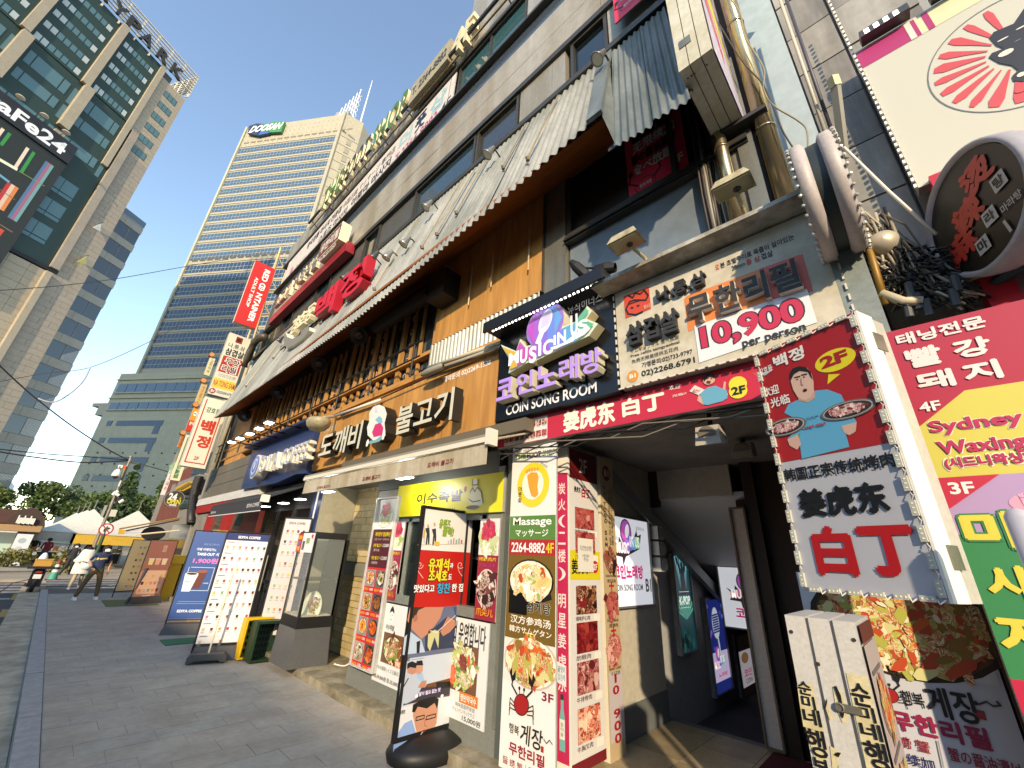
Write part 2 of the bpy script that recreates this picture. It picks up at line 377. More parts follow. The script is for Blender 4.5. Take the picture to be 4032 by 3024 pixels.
# painted markings
yel = mat('c99a2e', .7, 0, .35, 8, stain='8a7a50'); wht = mat('b9babb', .7, 0, .3, 6, stain='77787a')
for q in ([(160,1470),(240,1470),(210,1545),(125,1545)], [(20,1655),(110,1655),(80,1750),(-20,1750)]):
    P_ = [gnd(Q8(*p), -.126) for p in q]; x0 = (P_[0].x + P_[3].x) / 2; x1 = (P_[1].x + P_[2].x) / 2; y0 = P_[3].y; y1 = P_[0].y
    g = MB(); g.box(x0, x1, y0, y1, -.13, -.126, yel); g.obj('lane_dash', rd)
for k in range(8):
    g = MB(); g.box(x0, x1, y0 - 3.2 - k*3, y0 - 1.7 - k*3, -.13, -.126, yel); g.obj('lane_dash', rd)
g = MB(); g.box(-6, -.25, 21.3, 21.75, -.13, -.126, wht); g.obj('stop_line', rd)
cw = thing('crosswalk', 'x', 'x'); del cw['label'], cw['category']; cw['kind'] = 'structure'
for k, yy in enumerate((23.6, 24.75, 26.0, 27.3)):
    g = MB(); g.box(-7, -.1, yy, yy + .5, -.13, -.125, wht); g.obj('stripe', cw); g = MB(); g.box(.3, 11, yy, yy + .5, -.012, -.007, wht); g.obj('stripe', cw)
# concrete apron in front of the shops
ap = MB(); ap.box(3.2, 5.0, 2.74, 9.3, -.15, .1, M_conc); ap.box(3.28, 3.9, 9.3, 18.9, -.15, .12, M_conc); o = ap.obj('shop_step'); struct(o)
# ------------------------------------------------------------------ the restaurant building
M_wall = mat('8f8d86', .7, 0, .3, 2, .1, streak=True); M_clad = mat('b3afa5', .45, .2, .3, 1.1, 0, stain='978c78', streak=True)
M_clad2 = mat('b9b7b2', .4, .3, .2, 1.5, 0, stain='97907f', streak=True); M_dark = mat('2d2d2c', .5); M_blk = mat('0c0c0c', .6)
M_frm = mat('55524a', .4, .5, .2, 8); M_alu = mat('9a9789', .4, .6, .25, 8, streak=True); M_wood = wood('c89350', 'a4733a', 1); M_woody = wood('c89350', 'a4733a', 1, axis='y')
M_soff = wood('a5602a', '84481c', 1, axis='y'); G_dk = glass('10181a'); G_blue = glass('24343c'); G_teal = glass('2f5158'); M_grey = mat('565550', .5, .1, .2, 3)
bd = thing('restaurant_building', 'long four storey shop building with corrugated iron canopy, timber second floor and stained metal cladding', 'building', (7, 9.5, 0))
m = MB(); m.box(3.8, 13, .3, 19, 3.05, 15.0, M_wall); m.obj('wall', bd)
m = MB(); m.box(3.62, 13.2, .3, 19.0, 15.0, 15.16, M_clad2); m.box(3.62, 3.8, .3, 19, 13.95, 15.0, M_clad); m.obj('parapet', bd)
m = MB(); m.box(3.55, 3.8, .3, 19, 13.86, 13.98, mat('4a4238', .5, .2, .3, 5)); m.box(3.56,3.8,.3,19,10.28,10.42,M_frm); m.box(3.5,3.8,.3,19,9.0,9.12,M_frm); m.box(3.5,3.8,.3,19,12.42,12.5,M_frm); m.obj('string_course', bd)
y = .3
while y < 18.9:
    w_ = min(1.55, 19 - y)
    for z0, z1 in ((10.43, 11.12), (11.13, 11.86)):
        m = MB(); m.box(3.6 + random.uniform(-.004, .004), 3.79, y + .004, y + w_ - .004, z0, z1, M_clad); m.obj('cladding_panel', bd)
    m = MB(); m.box(3.63, 3.79, y + .004, y + w_ - .004, 11.88, 12.41, glass('3c4650', .15)); m.obj('glass_strip', bd)
    m = MB(); m.box(3.6, 3.79, y+.004, y+w_-.004, 14.0, 14.98, M_clad2); m.obj('parapet_panel', bd)
    y += 1.55
# tall rooftop wall nearest the camera
m = MB(); m.box(3.62, 9, .3, 5.9, 15.17, 17.4, M_clad2); m.obj('rooftop_wall', bd)
def window(y0, y1, z0, z1, X=3.68, m_p=None, fr=.06, mull=0, name='window', hz=None):
    m = MB(); m.box(X-.07, X+.1, y0, y0+fr, z0, z1, M_frm); m.box(X-.07, X+.1, y1-fr, y1, z0, z1, M_frm)
    m.box(X-.07, X+.1, y0+fr, y1-fr, z0, z0+fr, M_frm); m.box(X-.07, X+.1, y0+fr, y1-fr, z1-fr, z1, M_frm)
    for k in range(mull):
        yy = y0 + (y1-y0)*(k+1)/(mull+1); m.box(X-.05, X+.1, yy-fr/2, yy+fr/2, z0+fr, z1-fr, M_frm)
    if hz: m.box(X-.05, X+.1, y0+fr, y1-fr, hz-.03, hz+.03, M_frm)
    f = m.obj(name, bd); p = MB(); p.box(X, X+.02, y0+fr, y1-fr, z0+fr, z1-fr, m_p or G_dk); p.obj('pane', f); return f
# 4F
window(3.66, 6.1, 12.5, 13.86, m_p=G_teal, mull=1)
m = MB(); m.box(3.62, 3.79, .3, 3.64, 12.5, 13.86, M_clad2); m.obj('blank_panel', bd)
# 3F
for y0, y1, k in ((1.78, 2.5, 'open'), (5.0, 7.3, 'blue'), (7.35, 9.0, 'panel'), (9.0, 9.9, 'open'), (9.95, 12.0, 'panel'), (12.0, 13.2, 'blue'), (13.25, 15.2, 'panel'), (15.2, 16.4, 'blue'), (16.4, 18.6, 'open')):
    if k == 'panel':
        m = MB(); m.box(3.66, 3.79, y0+.02, y1-.02, 9.13, 10.27, M_grey); m.obj('window_panel', bd)
    else: window(y0, y1, 9.13, 10.27, m_p=G_blue if k == 'blue' else G_dk)
window(3.74, 4.96, 9.13, 10.27, m_p=glass('2a2c2b', .12), mull=0)
m = MB(); m.box(3.62, 3.79, 2.92, 3.7, 9.13, 10.27, M_clad2); m.obj('blank_panel', bd); m = MB(); m.box(3.62, 3.79, 2.62, 2.91, 9.13, 10.27, M_clad2); m.obj('blank_panel', bd)
m = MB(); m.box(3.62, 3.79, .9, 1.76, 9.13, 10.27, mat('aaa99f', .5, .2, .2)); m.obj('blank_panel', bd)
# canopy of corrugated iron
M_cor = mat('bfbdb2', .45, .3, .22, 1.6, 0, stain='8e8f84', streak=True); M_cor2 = mat('98a09e', .45, .35, .3, 1.6, 0, stain='66706f', streak=True)  # M_cor2: right-hand sheets coloured darker, partly as painted shade; streaks are stains
def corrug(name, A0, A1, B0, B1, pitch, amp, m_, parent, jag=0.0):
    """A0->A1 upper edge, B0->B1 lower edge"""
    A0, A1, B0, B1 = map(Vector, (A0, A1, B0, B1)); L = (A1-A0).length; n = int(L/pitch*6); nr = (A1-A0).cross(B0-A0).normalized()
    if nr.x > 0: nr = -nr
    mb = MB(); k = mb._m(m_)
    for i in range(n+1):
        t = i/n; s_ = nr*math.sin(t*L/pitch*2*math.pi)*amp; a = A0.lerp(A1, t)+s_; b = B0.lerp(B1, t)+s_
        if jag: b = b + (b-a).normalized()*jag*math.sin(int(t*L/.9)*12.9)
        mb.v += [tuple(a), tuple(b)]
    for i in range(n): mb.f.append((2*i, 2*i+2, 2*i+3, 2*i+1)); mb.mi.append(k)
    return mb.obj(name, parent, smooth=True)
XE = 2.62
edge = [(17.0, 5.79), (6.65, 5.72), (3.3, 6.0), (1.45, 6.22)]
y0 = 17.0
while y0 > 1.5:      # overlapping sheets
    y1 = max(y0 - .92, 1.42)
    def zl(y):
        for (a, za), (b, zb) in zip(edge, edge[1:]):
            if b <= y <= a: return za + (zb-za)*(a-y)/(a-b)
        return edge[-1][1]
    o_ = random.uniform(-.012, .012)
    yo = lambda y: y + .32*min(max((4-y)/2.6, 0), 1)
    corrug('roof_sheet', (3.56, yo(y0), 9.04), (3.56, yo(y1), 9.04), (XE+o_, y0, zl(y0)+o_), (XE+o_, y1, zl(y1)+o_), .115, .02, M_cor, bd); y0 = y1
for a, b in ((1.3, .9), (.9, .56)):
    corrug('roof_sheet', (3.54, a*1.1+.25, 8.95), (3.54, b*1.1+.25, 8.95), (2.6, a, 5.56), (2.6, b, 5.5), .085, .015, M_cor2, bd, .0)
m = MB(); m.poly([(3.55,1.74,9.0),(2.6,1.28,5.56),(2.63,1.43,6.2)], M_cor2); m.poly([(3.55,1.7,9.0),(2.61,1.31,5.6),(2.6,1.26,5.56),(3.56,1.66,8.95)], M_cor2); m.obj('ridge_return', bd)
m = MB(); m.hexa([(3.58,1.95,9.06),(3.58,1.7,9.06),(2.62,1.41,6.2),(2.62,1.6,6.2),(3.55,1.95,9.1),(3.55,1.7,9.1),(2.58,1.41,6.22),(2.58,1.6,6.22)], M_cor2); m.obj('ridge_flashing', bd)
m = MB()
m.hexa([(3.6,.56,7.3),(2.66,.56,5.64),(2.66,1.4,5.64),(3.6,1.4,7.3),(3.6,.56,7.34),(2.66,.56,5.68),(2.66,1.4,5.68),(3.6,1.4,7.34)], M_dark); m.obj('soffit', bd)
m = MB(); m.hexa([(3.7,1.45,7.0),(2.68,1.45,6.22),(2.68,17,5.83),(3.7,17,6.6),(3.7,1.45,7.08),(2.68,1.45,6.28),(2.68,17,5.88),(3.7,17,6.68)], M_soff); m.obj('soffit', bd)
m = MB(); m.hexa([(3.7,17.0,6.3),(2.64,17.0,5.8),(2.64,17.05,5.8),(3.7,17.05,6.3),(3.7,17.0,9.0),(3.6,17.0,9.0),(3.6,17.05,9.0),(3.7,17.05,9.0)], M_clad2); m.obj('canopy_end', bd)
for yy in (2.6, 3.3, 4.25, 4.6, 5.0, 6.5, 8.2, 9.6, 11.5, 13, 14.4):    # stay rods lying on the sheets
    m = MB(); t0, t1 = .12, .12 + random.uniform(.45, .7)
    pa = Vector((3.56, yy, 9.04)); pb = Vector((XE, yy, zl(yy))); n_ = Vector((-.06, 0, .02)); m.tube([pa.lerp(pb, t0)+n_, pa.lerp(pb, t1)+n_], .012, mat('b8a88a', .5, .4, .3), 6)
    m.tube([pa.lerp(pb, t1)+n_*1.1, pa.lerp(pb, t1+.012)+n_*.6], .03, mat('6e5a44', .6, .4), 6); m.obj('stay_rod', bd)
# 2F: timber panel, slatted window wall, right hand window
m = MB(); m.box(3.6, 3.8, .3, 19, 4.2, 9.0, M_dark); m.obj('upper_wall', bd)
for y0, y1 in ((2.87, 3.66), (3.67, 4.46), (4.47, 5.25)):
    m = MB(); m.box(3.42, 3.58, y0, y1, 5.1, 6.78, M_wood); m.obj('timber_panel', bd)
m = MB(); m.box(3.4, 3.6, 2.86, 5.26, 5.04, 5.1, M_wood); m.obj('panel_sill', bd)
for yy in (3.1, 3.85, 4.35):
    m = MB(); m.tube([(3.38, yy, 6.2), (3.37, yy, 5.35+random.uniform(0,.2))], .012, mat('b9a98c', .5, .4), 6); m.obj('stay_rod', bd)
corrug('lower_corrugated_strip', (3.4, 5.28, 5.03), (3.4, 2.9, 5.03), (3.4, 5.28, 4.55), (3.4, 2.9, 4.55), .09, .018, M_cor, bd)
m = MB(); m.box(3.36, 3.6, 2.86, 9.2, 4.46, 4.56, M_woody); m.obj('timber_ledge', bd)
m = MB(); m.box(3.42, 3.6, 2.5, 2.85, 4.3, 6.9, M_alu); m.box(3.39, 3.6, 2.84, 2.865, 5.0, 6.9, M_frm); m.obj('corner_pillar', bd)
# glazing behind slats
m = MB()
for k in range(24): m.box(3.585, 3.6, 5.3 + k*.54, 5.3 + k*.54 + .5, 4.75, 6.2, G_blue)
m.obj('slat_glazing', bd)
y = 5.32; k = 0
while y < 18.2:
    m = MB(); wd_ = .07 if k % 3 else .12; m.box(3.53 - (.02 if k % 3 == 0 else 0), 3.57, y, y + wd_, 4.62, 6.26, M_wood); m.obj('slat', bd); y += .3 if k % 3 else .5; k += 1
m = MB(); m.box(3.44, 3.585, 5.28, 18.4, 4.55, 4.63, M_woody); m.box(3.46, 3.585, 5.28, 18.4, 4.95, 5.02, M_woody); m.obj('slat_rail', bd)
m = MB(); m.box(3.45, 3.6, 15.6, 17.6, 4.3, 6.2, M_wood); m.obj('timber_end_panel', bd)
rl = MB()
rl.tube([(3.16, 5.2, 5.0), (3.16, 17.8, 5.0)], .022, M_blk, 6); rl.tube([(3.16, 5.2, 4.72), (3.16, 17.8, 4.72)], .014, M_blk, 6)
for k in range(10): rl.tube([(3.16, 5.4 + k*1.35, 4.4), (3.16, 5.4 + k*1.35, 5.0)], .018, M_blk, 6)
rl.obj('railing', bd)
# slat window vinyl writing
sa = Art(FX(3.58), .0)
for i, (yy, s_) in enumerate([(6.2, '삼 겹 살 구 이'), (7.3, '강남특별갈비기살'), (8.3, '정 육 식 당'), (9.25, '무 한 리 필'), (10.3, '우 삼 겹 살'), (11.3, '특 별 갈 비'), (12.4, '소고기무한리필'), (13.6, '정 통 숯 불')]):
    sa.ut(s_, -yy-.16, 4.72, -yy+.0, 6.15, 'c9a294', .03, 2, vert=True); 
    if i % 2: sa.ut('술 안 주 점', -yy-.6, 4.8, -yy-.48, 5.9, 'c9a294', .02, 2, vert=True)
sa.obj('window_lettering', bd)
# right hand 2F window
window(1.0, 2.48, 5.72, 7.0, X=3.5, m_p=M_blk, name='open_window')  # black pane stands in for the shade of the unlit room behind
m = MB(); m.box(3.5, 3.6, .32, 2.48, 4.2, 5.6, mat('7a8790', .35, .1, .12, 1.2)); m.obj('blue_grey_panel', bd)
m = MB(); m.box(3.4, 3.6, .32, 2.5, 5.6, 5.72, M_frm); m.box(3.37, 3.6, .32, 2.5, 5.62, 5.64, M_blk); m.obj('window_sill', bd)
m = MB(); m.box(3.42, 3.6, .28, .42, 4.3, 6.9, M_alu); m.obj('window_post', bd)
# ------------------------------------------------------------------ ground floor carcass
m = MB(); m.box(3.5, 13, 2.75, 19, 2.95, 3.05, mat('6f6b60', .8)); m.box(3.62, 3.8, .3, 19, 3.05, 4.25, mat('6d6a64', .8)); m.obj('ground_floor_ceiling', bd)
M_kfr = mat('858a83', .55, .1, .15, 6); M_kdk = mat('3e4442', .55)
FK = FX(3.43)
m = MB(); m.box(3.43, 3.5, 3.36, 6.3, .1, .3, M_kfr); m.box(3.43, 3.5, 3.4, 3.5, .3, 2.8, M_kfr); m.box(3.43, 3.5, 5.56, 5.64, .3, 2.75, M_kfr); m.box(3.43, 3.5, 3.66, 3.74, 1.26, 2.25, M_kfr); m.box(3.43, 3.5, 5.2, 5.27, 1.26, 2.25, M_kfr)
m.box(3.43, 3.5, 3.5, 5.56, 2.2, 2.3, M_kfr); m.box(3.4, 3.5, 3.5, 5.56, 1.18, 1.28, M_kfr); m.obj('kitchen_frame', bd)
m = MB(); m.box(3.44, 3.5, 3.22, 3.36, .1, 2.95, mat('4b5350', .5)); m.obj('service_door_edge', bd)
m = MB(); m.box(3.46, 3.6, 3.5, 5.56, .3, 1.18, mat('9fa3a1', .6)); m.obj('stall_riser', bd)
m = MB(); m.box(3.43, 3.5, 3.5, 6.3, 2.7, 3.0, M_kdk); m.obj('lintel', bd)
m = MB(); m.box(3.47, 3.5, 5.66, 6.3, .3, 2.7, M_kfr); m.obj('pier', bd)
# kitchen room behind the hatch
m = MB(); m.box(6, 6.05, 3.3, 6.3, .1, 2.95, mat('3b3a36', .7)); m.box(3.6, 6, 6.28, 6.34, .1, 2.95, mat('55534c', .7)); m.box(3.6, 6, 3.3, 3.35, .1, 2.95, mat('55534c', .7)); m.obj('kitchen_wall', bd)
p = MB(); p.box(3.462, 3.468, 4.06, 5.2, 1.28, 2.2, glass('1b2322', .06, .9, .35)); p.box(3.445, 3.455, 4.5, 5.2, 1.28, 2.2, glass('23302e', .06, .9, .3)); p.obj('sliding_window', bd)
m = MB(); m.box(3.44, 3.47, 4.02, 4.08, 1.28, 2.2, M_dark); m.box(3.435, 3.46, 4.46, 4.52, 1.28, 2.2, M_alu); m.obj('sliding_sash', bd)
# kitchenware seen in the hatch
kt = thing('kitchen_shelf', 'steel kitchen shelf with pots and tubs seen through the serving hatch', 'shelf', (4.4, 3.9, .9))
m = MB(); m.box(4.1, 4.7, 3.5, 5.4, .9, .94, M_alu); m.box(4.1, 4.7, 3.5, 5.4, 1.75, 1.78, M_alu); m.obj('board', kt)
for i in range(7):
    m = MB(); m.lathe((4.3+.1*(i%2), 3.6+i*.26, .94 if i%2 else 1.78), (0,0,1), [(0,.001),(0,.1),(.16+.03*(i%3),.11),(.17+.03*(i%3),.085),(.18,.001)], random.choice([M_alu, mat('c9c6bc', .5), mat('7c2f26', .5), M_dark]), 14); m.obj('pot', kt)
# tiled recess
m = MB(); m.box(4.1, 4.2, 6.3, 8.3, .1, 2.95, mat('6f6a5c', .8)); m.obj('recess_wall', bd)
m = MB(); m.box(3.43, 4.2, 8.3, 8.42, .1, 2.95, mat('9d9881', .7, 0, .15, 2)); m.obj('recess_side_wall', bd)
til = [mat(h, .35, 0, .12, 6) for h in ('c4b184', 'bba878', 'cdbb90')]; n_ = 0
z = .12; r_ = 0
while z < 2.9:
    hh = .105 if z < 1.95 else .125; wd_ = .26 if z < 1.95 else .14; y = 6.34 - (.13 if r_ % 2 and z < 1.95 else 0)
    while y < 8.28:
        a, b = max(y, 6.34), min(y + wd_, 8.28)
        if b - a > .03 and not (1.35 < z < 1.55 and 7.0 < y < 8.2):
            m = MB(); m.box(4.08 + random.uniform(-.004, .004), 4.1, a+.005, b-.005, z+.005, z+hh-.005, random.choice(til)); m.obj('wall_tile', bd); n_ += 1
        y += wd_
    z += hh; r_ += 1
m = MB(); m.box(4.05, 4.1, 7.02, 8.18, 1.36, 1.56, mat('77776c', .5)); m.obj('tile_plate', bd)
# coffee shop front (y 8.4-12) and red shop front (12-19)
M_navy = mat('16284f', .4); M_red = mat('a81f22', .45, 0, .12, 3)
m = MB(); m.box(3.43, 3.5, 8.42, 8.62, .12, 2.95, M_navy); m.box(3.43, 3.55, 8.62, 8.7, .12, 2.95, mat('c9cccd', .4)); m.box(3.43,3.5,8.7,8.84,.12,2.95,M_navy); m.obj('blue_pilaster', bd)
for y0, y1 in ((8.86, 9.75), (9.8, 10.7), (10.75, 11.65)):
    m = MB(); m.box(3.45, 3.52, y0, y0+.06, .12, 2.6, M_blk); m.box(3.45, 3.52, y1-.06, y1, .12, 2.6, M_blk); m.box(3.45,3.52,y0+.06,y1-.06,2.54,2.6,M_blk); m.box(3.45,3.52,y0+.06,y1-.06,.12,.25,M_blk); m.box(3.45,3.52,y0+.06,y1-.06,1.05,1.12,M_blk)
    f = m.obj('door', bd); p = MB(); p.box(3.48, 3.49, y0+.06, y1-.06, .25, 2.54, glass('1a1f22', .04, .9, .45)); p.obj('pane', f)
    m = MB(); m.tube([(3.42, y1-.12, .9), (3.42, y1-.12, 1.6)], .014, M_alu, 6); m.obj('handle', f)
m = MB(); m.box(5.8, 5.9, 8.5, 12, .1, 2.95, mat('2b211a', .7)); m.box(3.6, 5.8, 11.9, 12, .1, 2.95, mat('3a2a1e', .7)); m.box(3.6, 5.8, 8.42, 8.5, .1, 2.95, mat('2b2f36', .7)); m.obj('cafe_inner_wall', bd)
m = MB(); m.box(3.44, 3.6, 8.42, 12, 2.6, 3.1, M_blk); m.obj('door_header', bd)
m = MB(); m.box(3.42, 3.6, 12.0, 13.3, .12, 2.72, M_red); m.box(3.42, 3.6, 14.6, 15.4, .12, 2.72, M_red); m.box(3.42,3.6,16.9,17.4,.12,2.72,M_red); m.box(3.42, 3.6, 13.3, 16.9, .12, .7, M_red); m.obj('red_pier', bd)
p = MB(); p.box(3.5, 3.52, 13.3, 14.6, .7, 2.72, glass('3d4a45', .06)); p.box(3.5, 3.52, 15.4, 16.9, .7, 2.72, glass('4a453c', .06)); p.obj('shop_window', bd)
m = MB(); m.box(3.33, 3.6, 12.1, 19.0, 2.74, 2.98, M_red); m.obj('red_fascia', bd)
m = MB(); m.box(3.3, 3.6, 12.1, 19.0, 2.99, 3.22, mat('d5d4d0', .5, 0, .15, 3)); m.obj('white_fascia', bd)
for z0, z1 in ((3.24, 3.62), (3.635, 4.0), (4.015, 4.3)):
    m = MB(); m.box(3.38, 3.6, 12.9, 19.0, z0, z1, mat('6f6a60', .75, 0, .25, 1.2, streak=True)); m.obj('fascia_board', bd)
m = MB(); m.box(3.42, 3.6, 17.4, 19, .12, 2.72, mat('8e8a80', .8, 0, .3)); m.obj('end_pier', bd)
# ------------------------------------------------------------------ stair lobby
M_lob = mat('c3beae', .6, 0, .08, 2, streak=True); M_lobg = mat('6c7172', .6, 0, .12, 4)
lb = thing('stair_lobby', 'open stair lobby with cream walls, grey skirting and dark ceiling under the red banner', 'lobby', (4.8, 1.3, .1))
m = MB(); m.box(4.5, 5.76, 2.73, 2.8, .4, 3.3, M_lob); m.obj('wall', lb); m = MB(); m.box(4.5, 5.765, 2.715, 2.8, .08, .4, M_lobg); m.obj('skirting', lb)
m = MB(); m.box(3.6, 4.5, 2.745, 2.9, .08, 3.3, M_lob); m.obj('wall', lb)
m = MB(); m.box(5.76, 9.6, 2.84, 2.92, -2.8, 3.3, mat('a9abac', .6, 0, .06, 2)); m.obj('stair_wall', lb)
m = MB(); m.box(5.75, 5.8, 1.63, 2.8, 2.66, 3.3, M_lob); m.obj('upstand', lb)
m = MB(); m.hexa([(5.78,1.5,2.64),(8.9,1.5,1.3),(8.9,2.83,1.3),(5.78,2.83,2.64),(5.78,1.5,2.7),(8.9,1.5,1.36),(8.9,2.83,1.36),(5.78,2.83,2.7)], mat('c2c6c6', .6)); m.obj('sloping_soffit', lb)
m = MB(); m.hexa([(4.5,2.66,2.78),(9.2,2.66,.76),(9.2,2.74,.76),(4.5,2.74,2.78),(4.5,2.66,2.94),(9.2,2.66,.92),(9.2,2.74,.92),(4.5,2.74,2.94)], mat('7c8284', .45, .2)); m.obj('stair_stringer', lb)
m = MB(); m.box(3.3, 9.6, -.1, 2.9, 3.3, 3.36, M_blk); 
for k in range(4): m.box(3.4, 5.7, .2+k*.65, .21+k*.65, 3.285, 3.299, mat('1c1c1c', .5))
m.obj('ceiling', lb)
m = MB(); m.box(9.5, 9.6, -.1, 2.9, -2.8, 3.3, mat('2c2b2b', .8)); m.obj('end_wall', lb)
m = MB(); m.box(5.75, 5.83, 1.5, 2.84, 3.22, 3.3, mat('b7ad98', .6)); m.obj('ceiling_trim', lb)
m = MB(); m.box(5.74, 5.8, 2.6, 2.76, 2.55, 3.25, mat('2a1812', .6)); m.obj('wood_post', lb)
for k in range(12): 
    m = MB(); m.box(5.8 + k*.27, 6.1 + k*.27, 1.62, 2.84, -.1 - k*.18, .08 - k*.18 - .04, M_lobg); m.obj('stair_tread', lb)
m = MB(); m.box(5.8, 9.5, 1.5, 1.62, -2.8, 2.6, mat('3b3734', .7)); m.obj('partition', lb)
m = MB(); m.box(5.83, 5.9, .2, 1.49, .1, 3.3, wood('4a2a14', '140c08', .8)); m.obj('brown_wall', lb)
m = MB(); m.box(5.72, 5.83, 1.36, 1.49, .1, 3.2, mat('24140e', .5)); m.obj('dark_post', lb)
m = MB(); m.box(3.7, 9.5, .12, .2, .08, 3.3, mat('33302c', .7)); m.obj('side_wall', lb)
tm = [mat(h, .45, 0, .18, 3, stain=s) for h, s in (('b5a587', '9a8a6c'), ('ad9c7e', '8f7f62'), ('bba98b', 'a0906f'))]
for i in range(5):
    for j in range(6):
        x0 = 3.2 + i*.52; y0 = 2.71 - j*.52
        m = MB(); m.box(x0+.003, min(x0+.517, 5.78), y0-.517, y0-.003, .04, .1, random.choice(tm)); m.obj('floor_tile', lb)
m = MB(); m.box(3.2, 5.78, -.45, 2.72, -.15, .085, mat('6b604c', .9)); m.obj('floor_bed', lb)
cp = MB(); cp.box(4.75, 5.7, .25, 1.62, .1, .112, mat('5c1520', .95, 0, .3, 30)); cp = cp.obj('door_mat'); tag(cp, 'dark red carpet mat on the tiled lobby floor', 'mat')
# ------------------------------------------------------------------ glass and granite tower across the street
KX = 1.7
def ZX(z): return 1.8 + (z - 1.8) * KX
FP = Fr((-6.15*KX, 60*KX, 0), (.876, .48))
M_gran = mat('a3988a', .6, 0, .12, .5, .1); M_granl = mat('aea28e', .6, 0, .1, .6); G_green = glass('30403a', .2, .25); G_win = glass('4f7076', .12, .5); G_winl = mat('a9b4b5', .25)
G_strip = glass('3a3f40', .08)
xp = thing('glass_office_tower', 'dark green glass tower with granite piers, roof trellis and big lettering across the road', 'building', tuple(FP.w(-15, 0, -6)))
def fb(name, par, F, u0, u1, v0, v1, d0, d1, m_): 
    q = MB(); q.fbox(F, u0, u1, v0, v1, d0, d1, m_); return q.obj(name, par)
def ux(a): return a * KX
fb('core', xp, FP, ux(-42), ux(-2.1), -1, ZX(59.2), -30, -.4, mat('4a4d48', .6))
fb('side_wall', xp, FP, ux(-2.1), 0, -1, ZX(58), -30, -.5, M_gran)
fb('glass_curtain', xp, FP, ux(-42), ux(-3.2), ZX(48.2), ZX(59.2), -.4, 0, G_green)
fb('glass_curtain', xp, FP, ux(-42), ux(-2.3), ZX(27), ZX(48.15), -.4, -.15, G_green)
# granite facing on the corner, cut into courses
z = ZX(-.5); k = 0
while z < ZX(57.9):
    z1 = min(z + 1.05, ZX(57.95)); 
    uL = ux(-3.45) if z1 > ZX(48.2) else (ux(-2.5) if z1 > ZX(27) else ux(-2.6))
    q = MB(); us = [uL, uL*.62, uL*.3, 0] if k % 2 else [uL, uL*.5, 0]
    for a, b in zip(us, us[1:]): q.fbox(FP, a+.015, b-.015, z+.015, z1-.015, -.45, .05 + random.uniform(-.01,.01), M_gran if z < ZX(44) else M_granl)
    q.obj('granite_course', xp); z = z1; k += 1
fb('corner_pier', xp, FP, ux(-3.75), ux(-3.2), ZX(41), ZX(59.4), 0, .5, M_granl); fb('corner_pier', xp, FP, ux(-3.0), ux(-2.3), ZX(27), ZX(47.6), 0, .6, M_gran)
for k in range(6):
    z0 = ZX(55.6 - k*2.08); f = fb('window', xp, FP, ux(-2.2), ux(-.65), z0, z0 + 1.05*KX, .03, .08, M_dark)
    for a in range(3): fb('pane', f, FP, ux(-2.15 + a*.5), ux(-1.7 + a*.5), z0+.1, z0 + 1.0*KX, .07, .1, G_win)
for uc, zb in ((-8.1, 48.1), (-13.3, 48.3), (-18.6, 48.3)): fb('stone_pier', xp, FP, ux(uc-.35), ux(uc+.35), ZX(zb), ZX(59.3), 0, .7, M_granl)
for uc in (-7.65, -12.95, -18.2): fb('stone_pier', xp, FP, ux(uc-.42), ux(uc+.42), ZX(41.6), ZX(48.1), -.1, .9, M_granl)
fb('stone_pier', xp, FP, ux(-8.0), ux(-7.2), ZX(39.6), ZX(40.9), -.1, .7, M_gran)
for uc0, uc1 in ((-7.7, -3.8), (-12.95, -8.5), (-18.2, -13.7), (-23.3, -19)):
    for k in range(6):
        z0 = ZX(48.75 + k*2.06 - .25)
        if z0 > ZX(58.6): continue
        n = 7; wd_ = (uc1-uc0-.5)/n
        for j in range(n):
            mm = G_winl if j in (0, 1, n-1) and k < 5 else G_win
            fb('window', xp, FP, ux(uc0+.25+j*wd_+.05), ux(uc0+.25+(j+1)*wd_-.05), z0, z0+.8*KX, .01, .05, mm)
    for z0, z1 in ((45.3, 47.0), (43.0, 44.3), (39.9, 41.2)):
        for j, (a, b) in enumerate(((.03,.14),(.2,.3),(.31,.72),(.73,.84),(.9,.99))):
            L_ = uc1-uc0+.9; fb('window', xp, FP, ux(uc0-.3+a*L_), ux(uc0-.3+b*L_-.05), ZX(z0 if j in (1,2,3) else z0-.6), ZX(z1), -.14, -.08, G_win)
for k in range(3):
    for a, b in ((-5.9,-5.3),(-5.25,-4.1)):
        z0 = 35.2 - k*2.9; fb('window', xp, FP, ux(a), ux(b), ZX(z0), ZX(z0+1.5), -.14, -.06, G_win)
        fb('window', xp, FP, ux(a), ux(b), ZX(z0-.5), ZX(z0-.12), -.14, -.06, G_win)
for k in range(24): fb('mullion', xp, FP, ux(-23+k*.88), ux(-22.97+k*.88), ZX(41), ZX(59.1), 0, .05, M_dark) if False else None
fb('glass_sill', xp, FP, ux(-42), ux(-2.2), ZX(26.6), ZX(27), -.5, .2, M_blk)
for k in range(22):
    q = MB(); z0 = ZX(26.5) - (k+1)*1.35
    for j in range(7): q.fbox(FP, ux(-2.65) - (j+1)*2.6 + .02, ux(-2.65) - j*2.6 - .02, z0+.02, z0+1.33, -.5, random.uniform(.0,.03), M_granl if z0 > 22 else M_gran)
    q.obj('stone_course', xp)
fb('round_pier', xp, FP, ux(-3.1), ux(-2.6), ZX(-.5), ZX(26.4), 0, .7, M_granl)
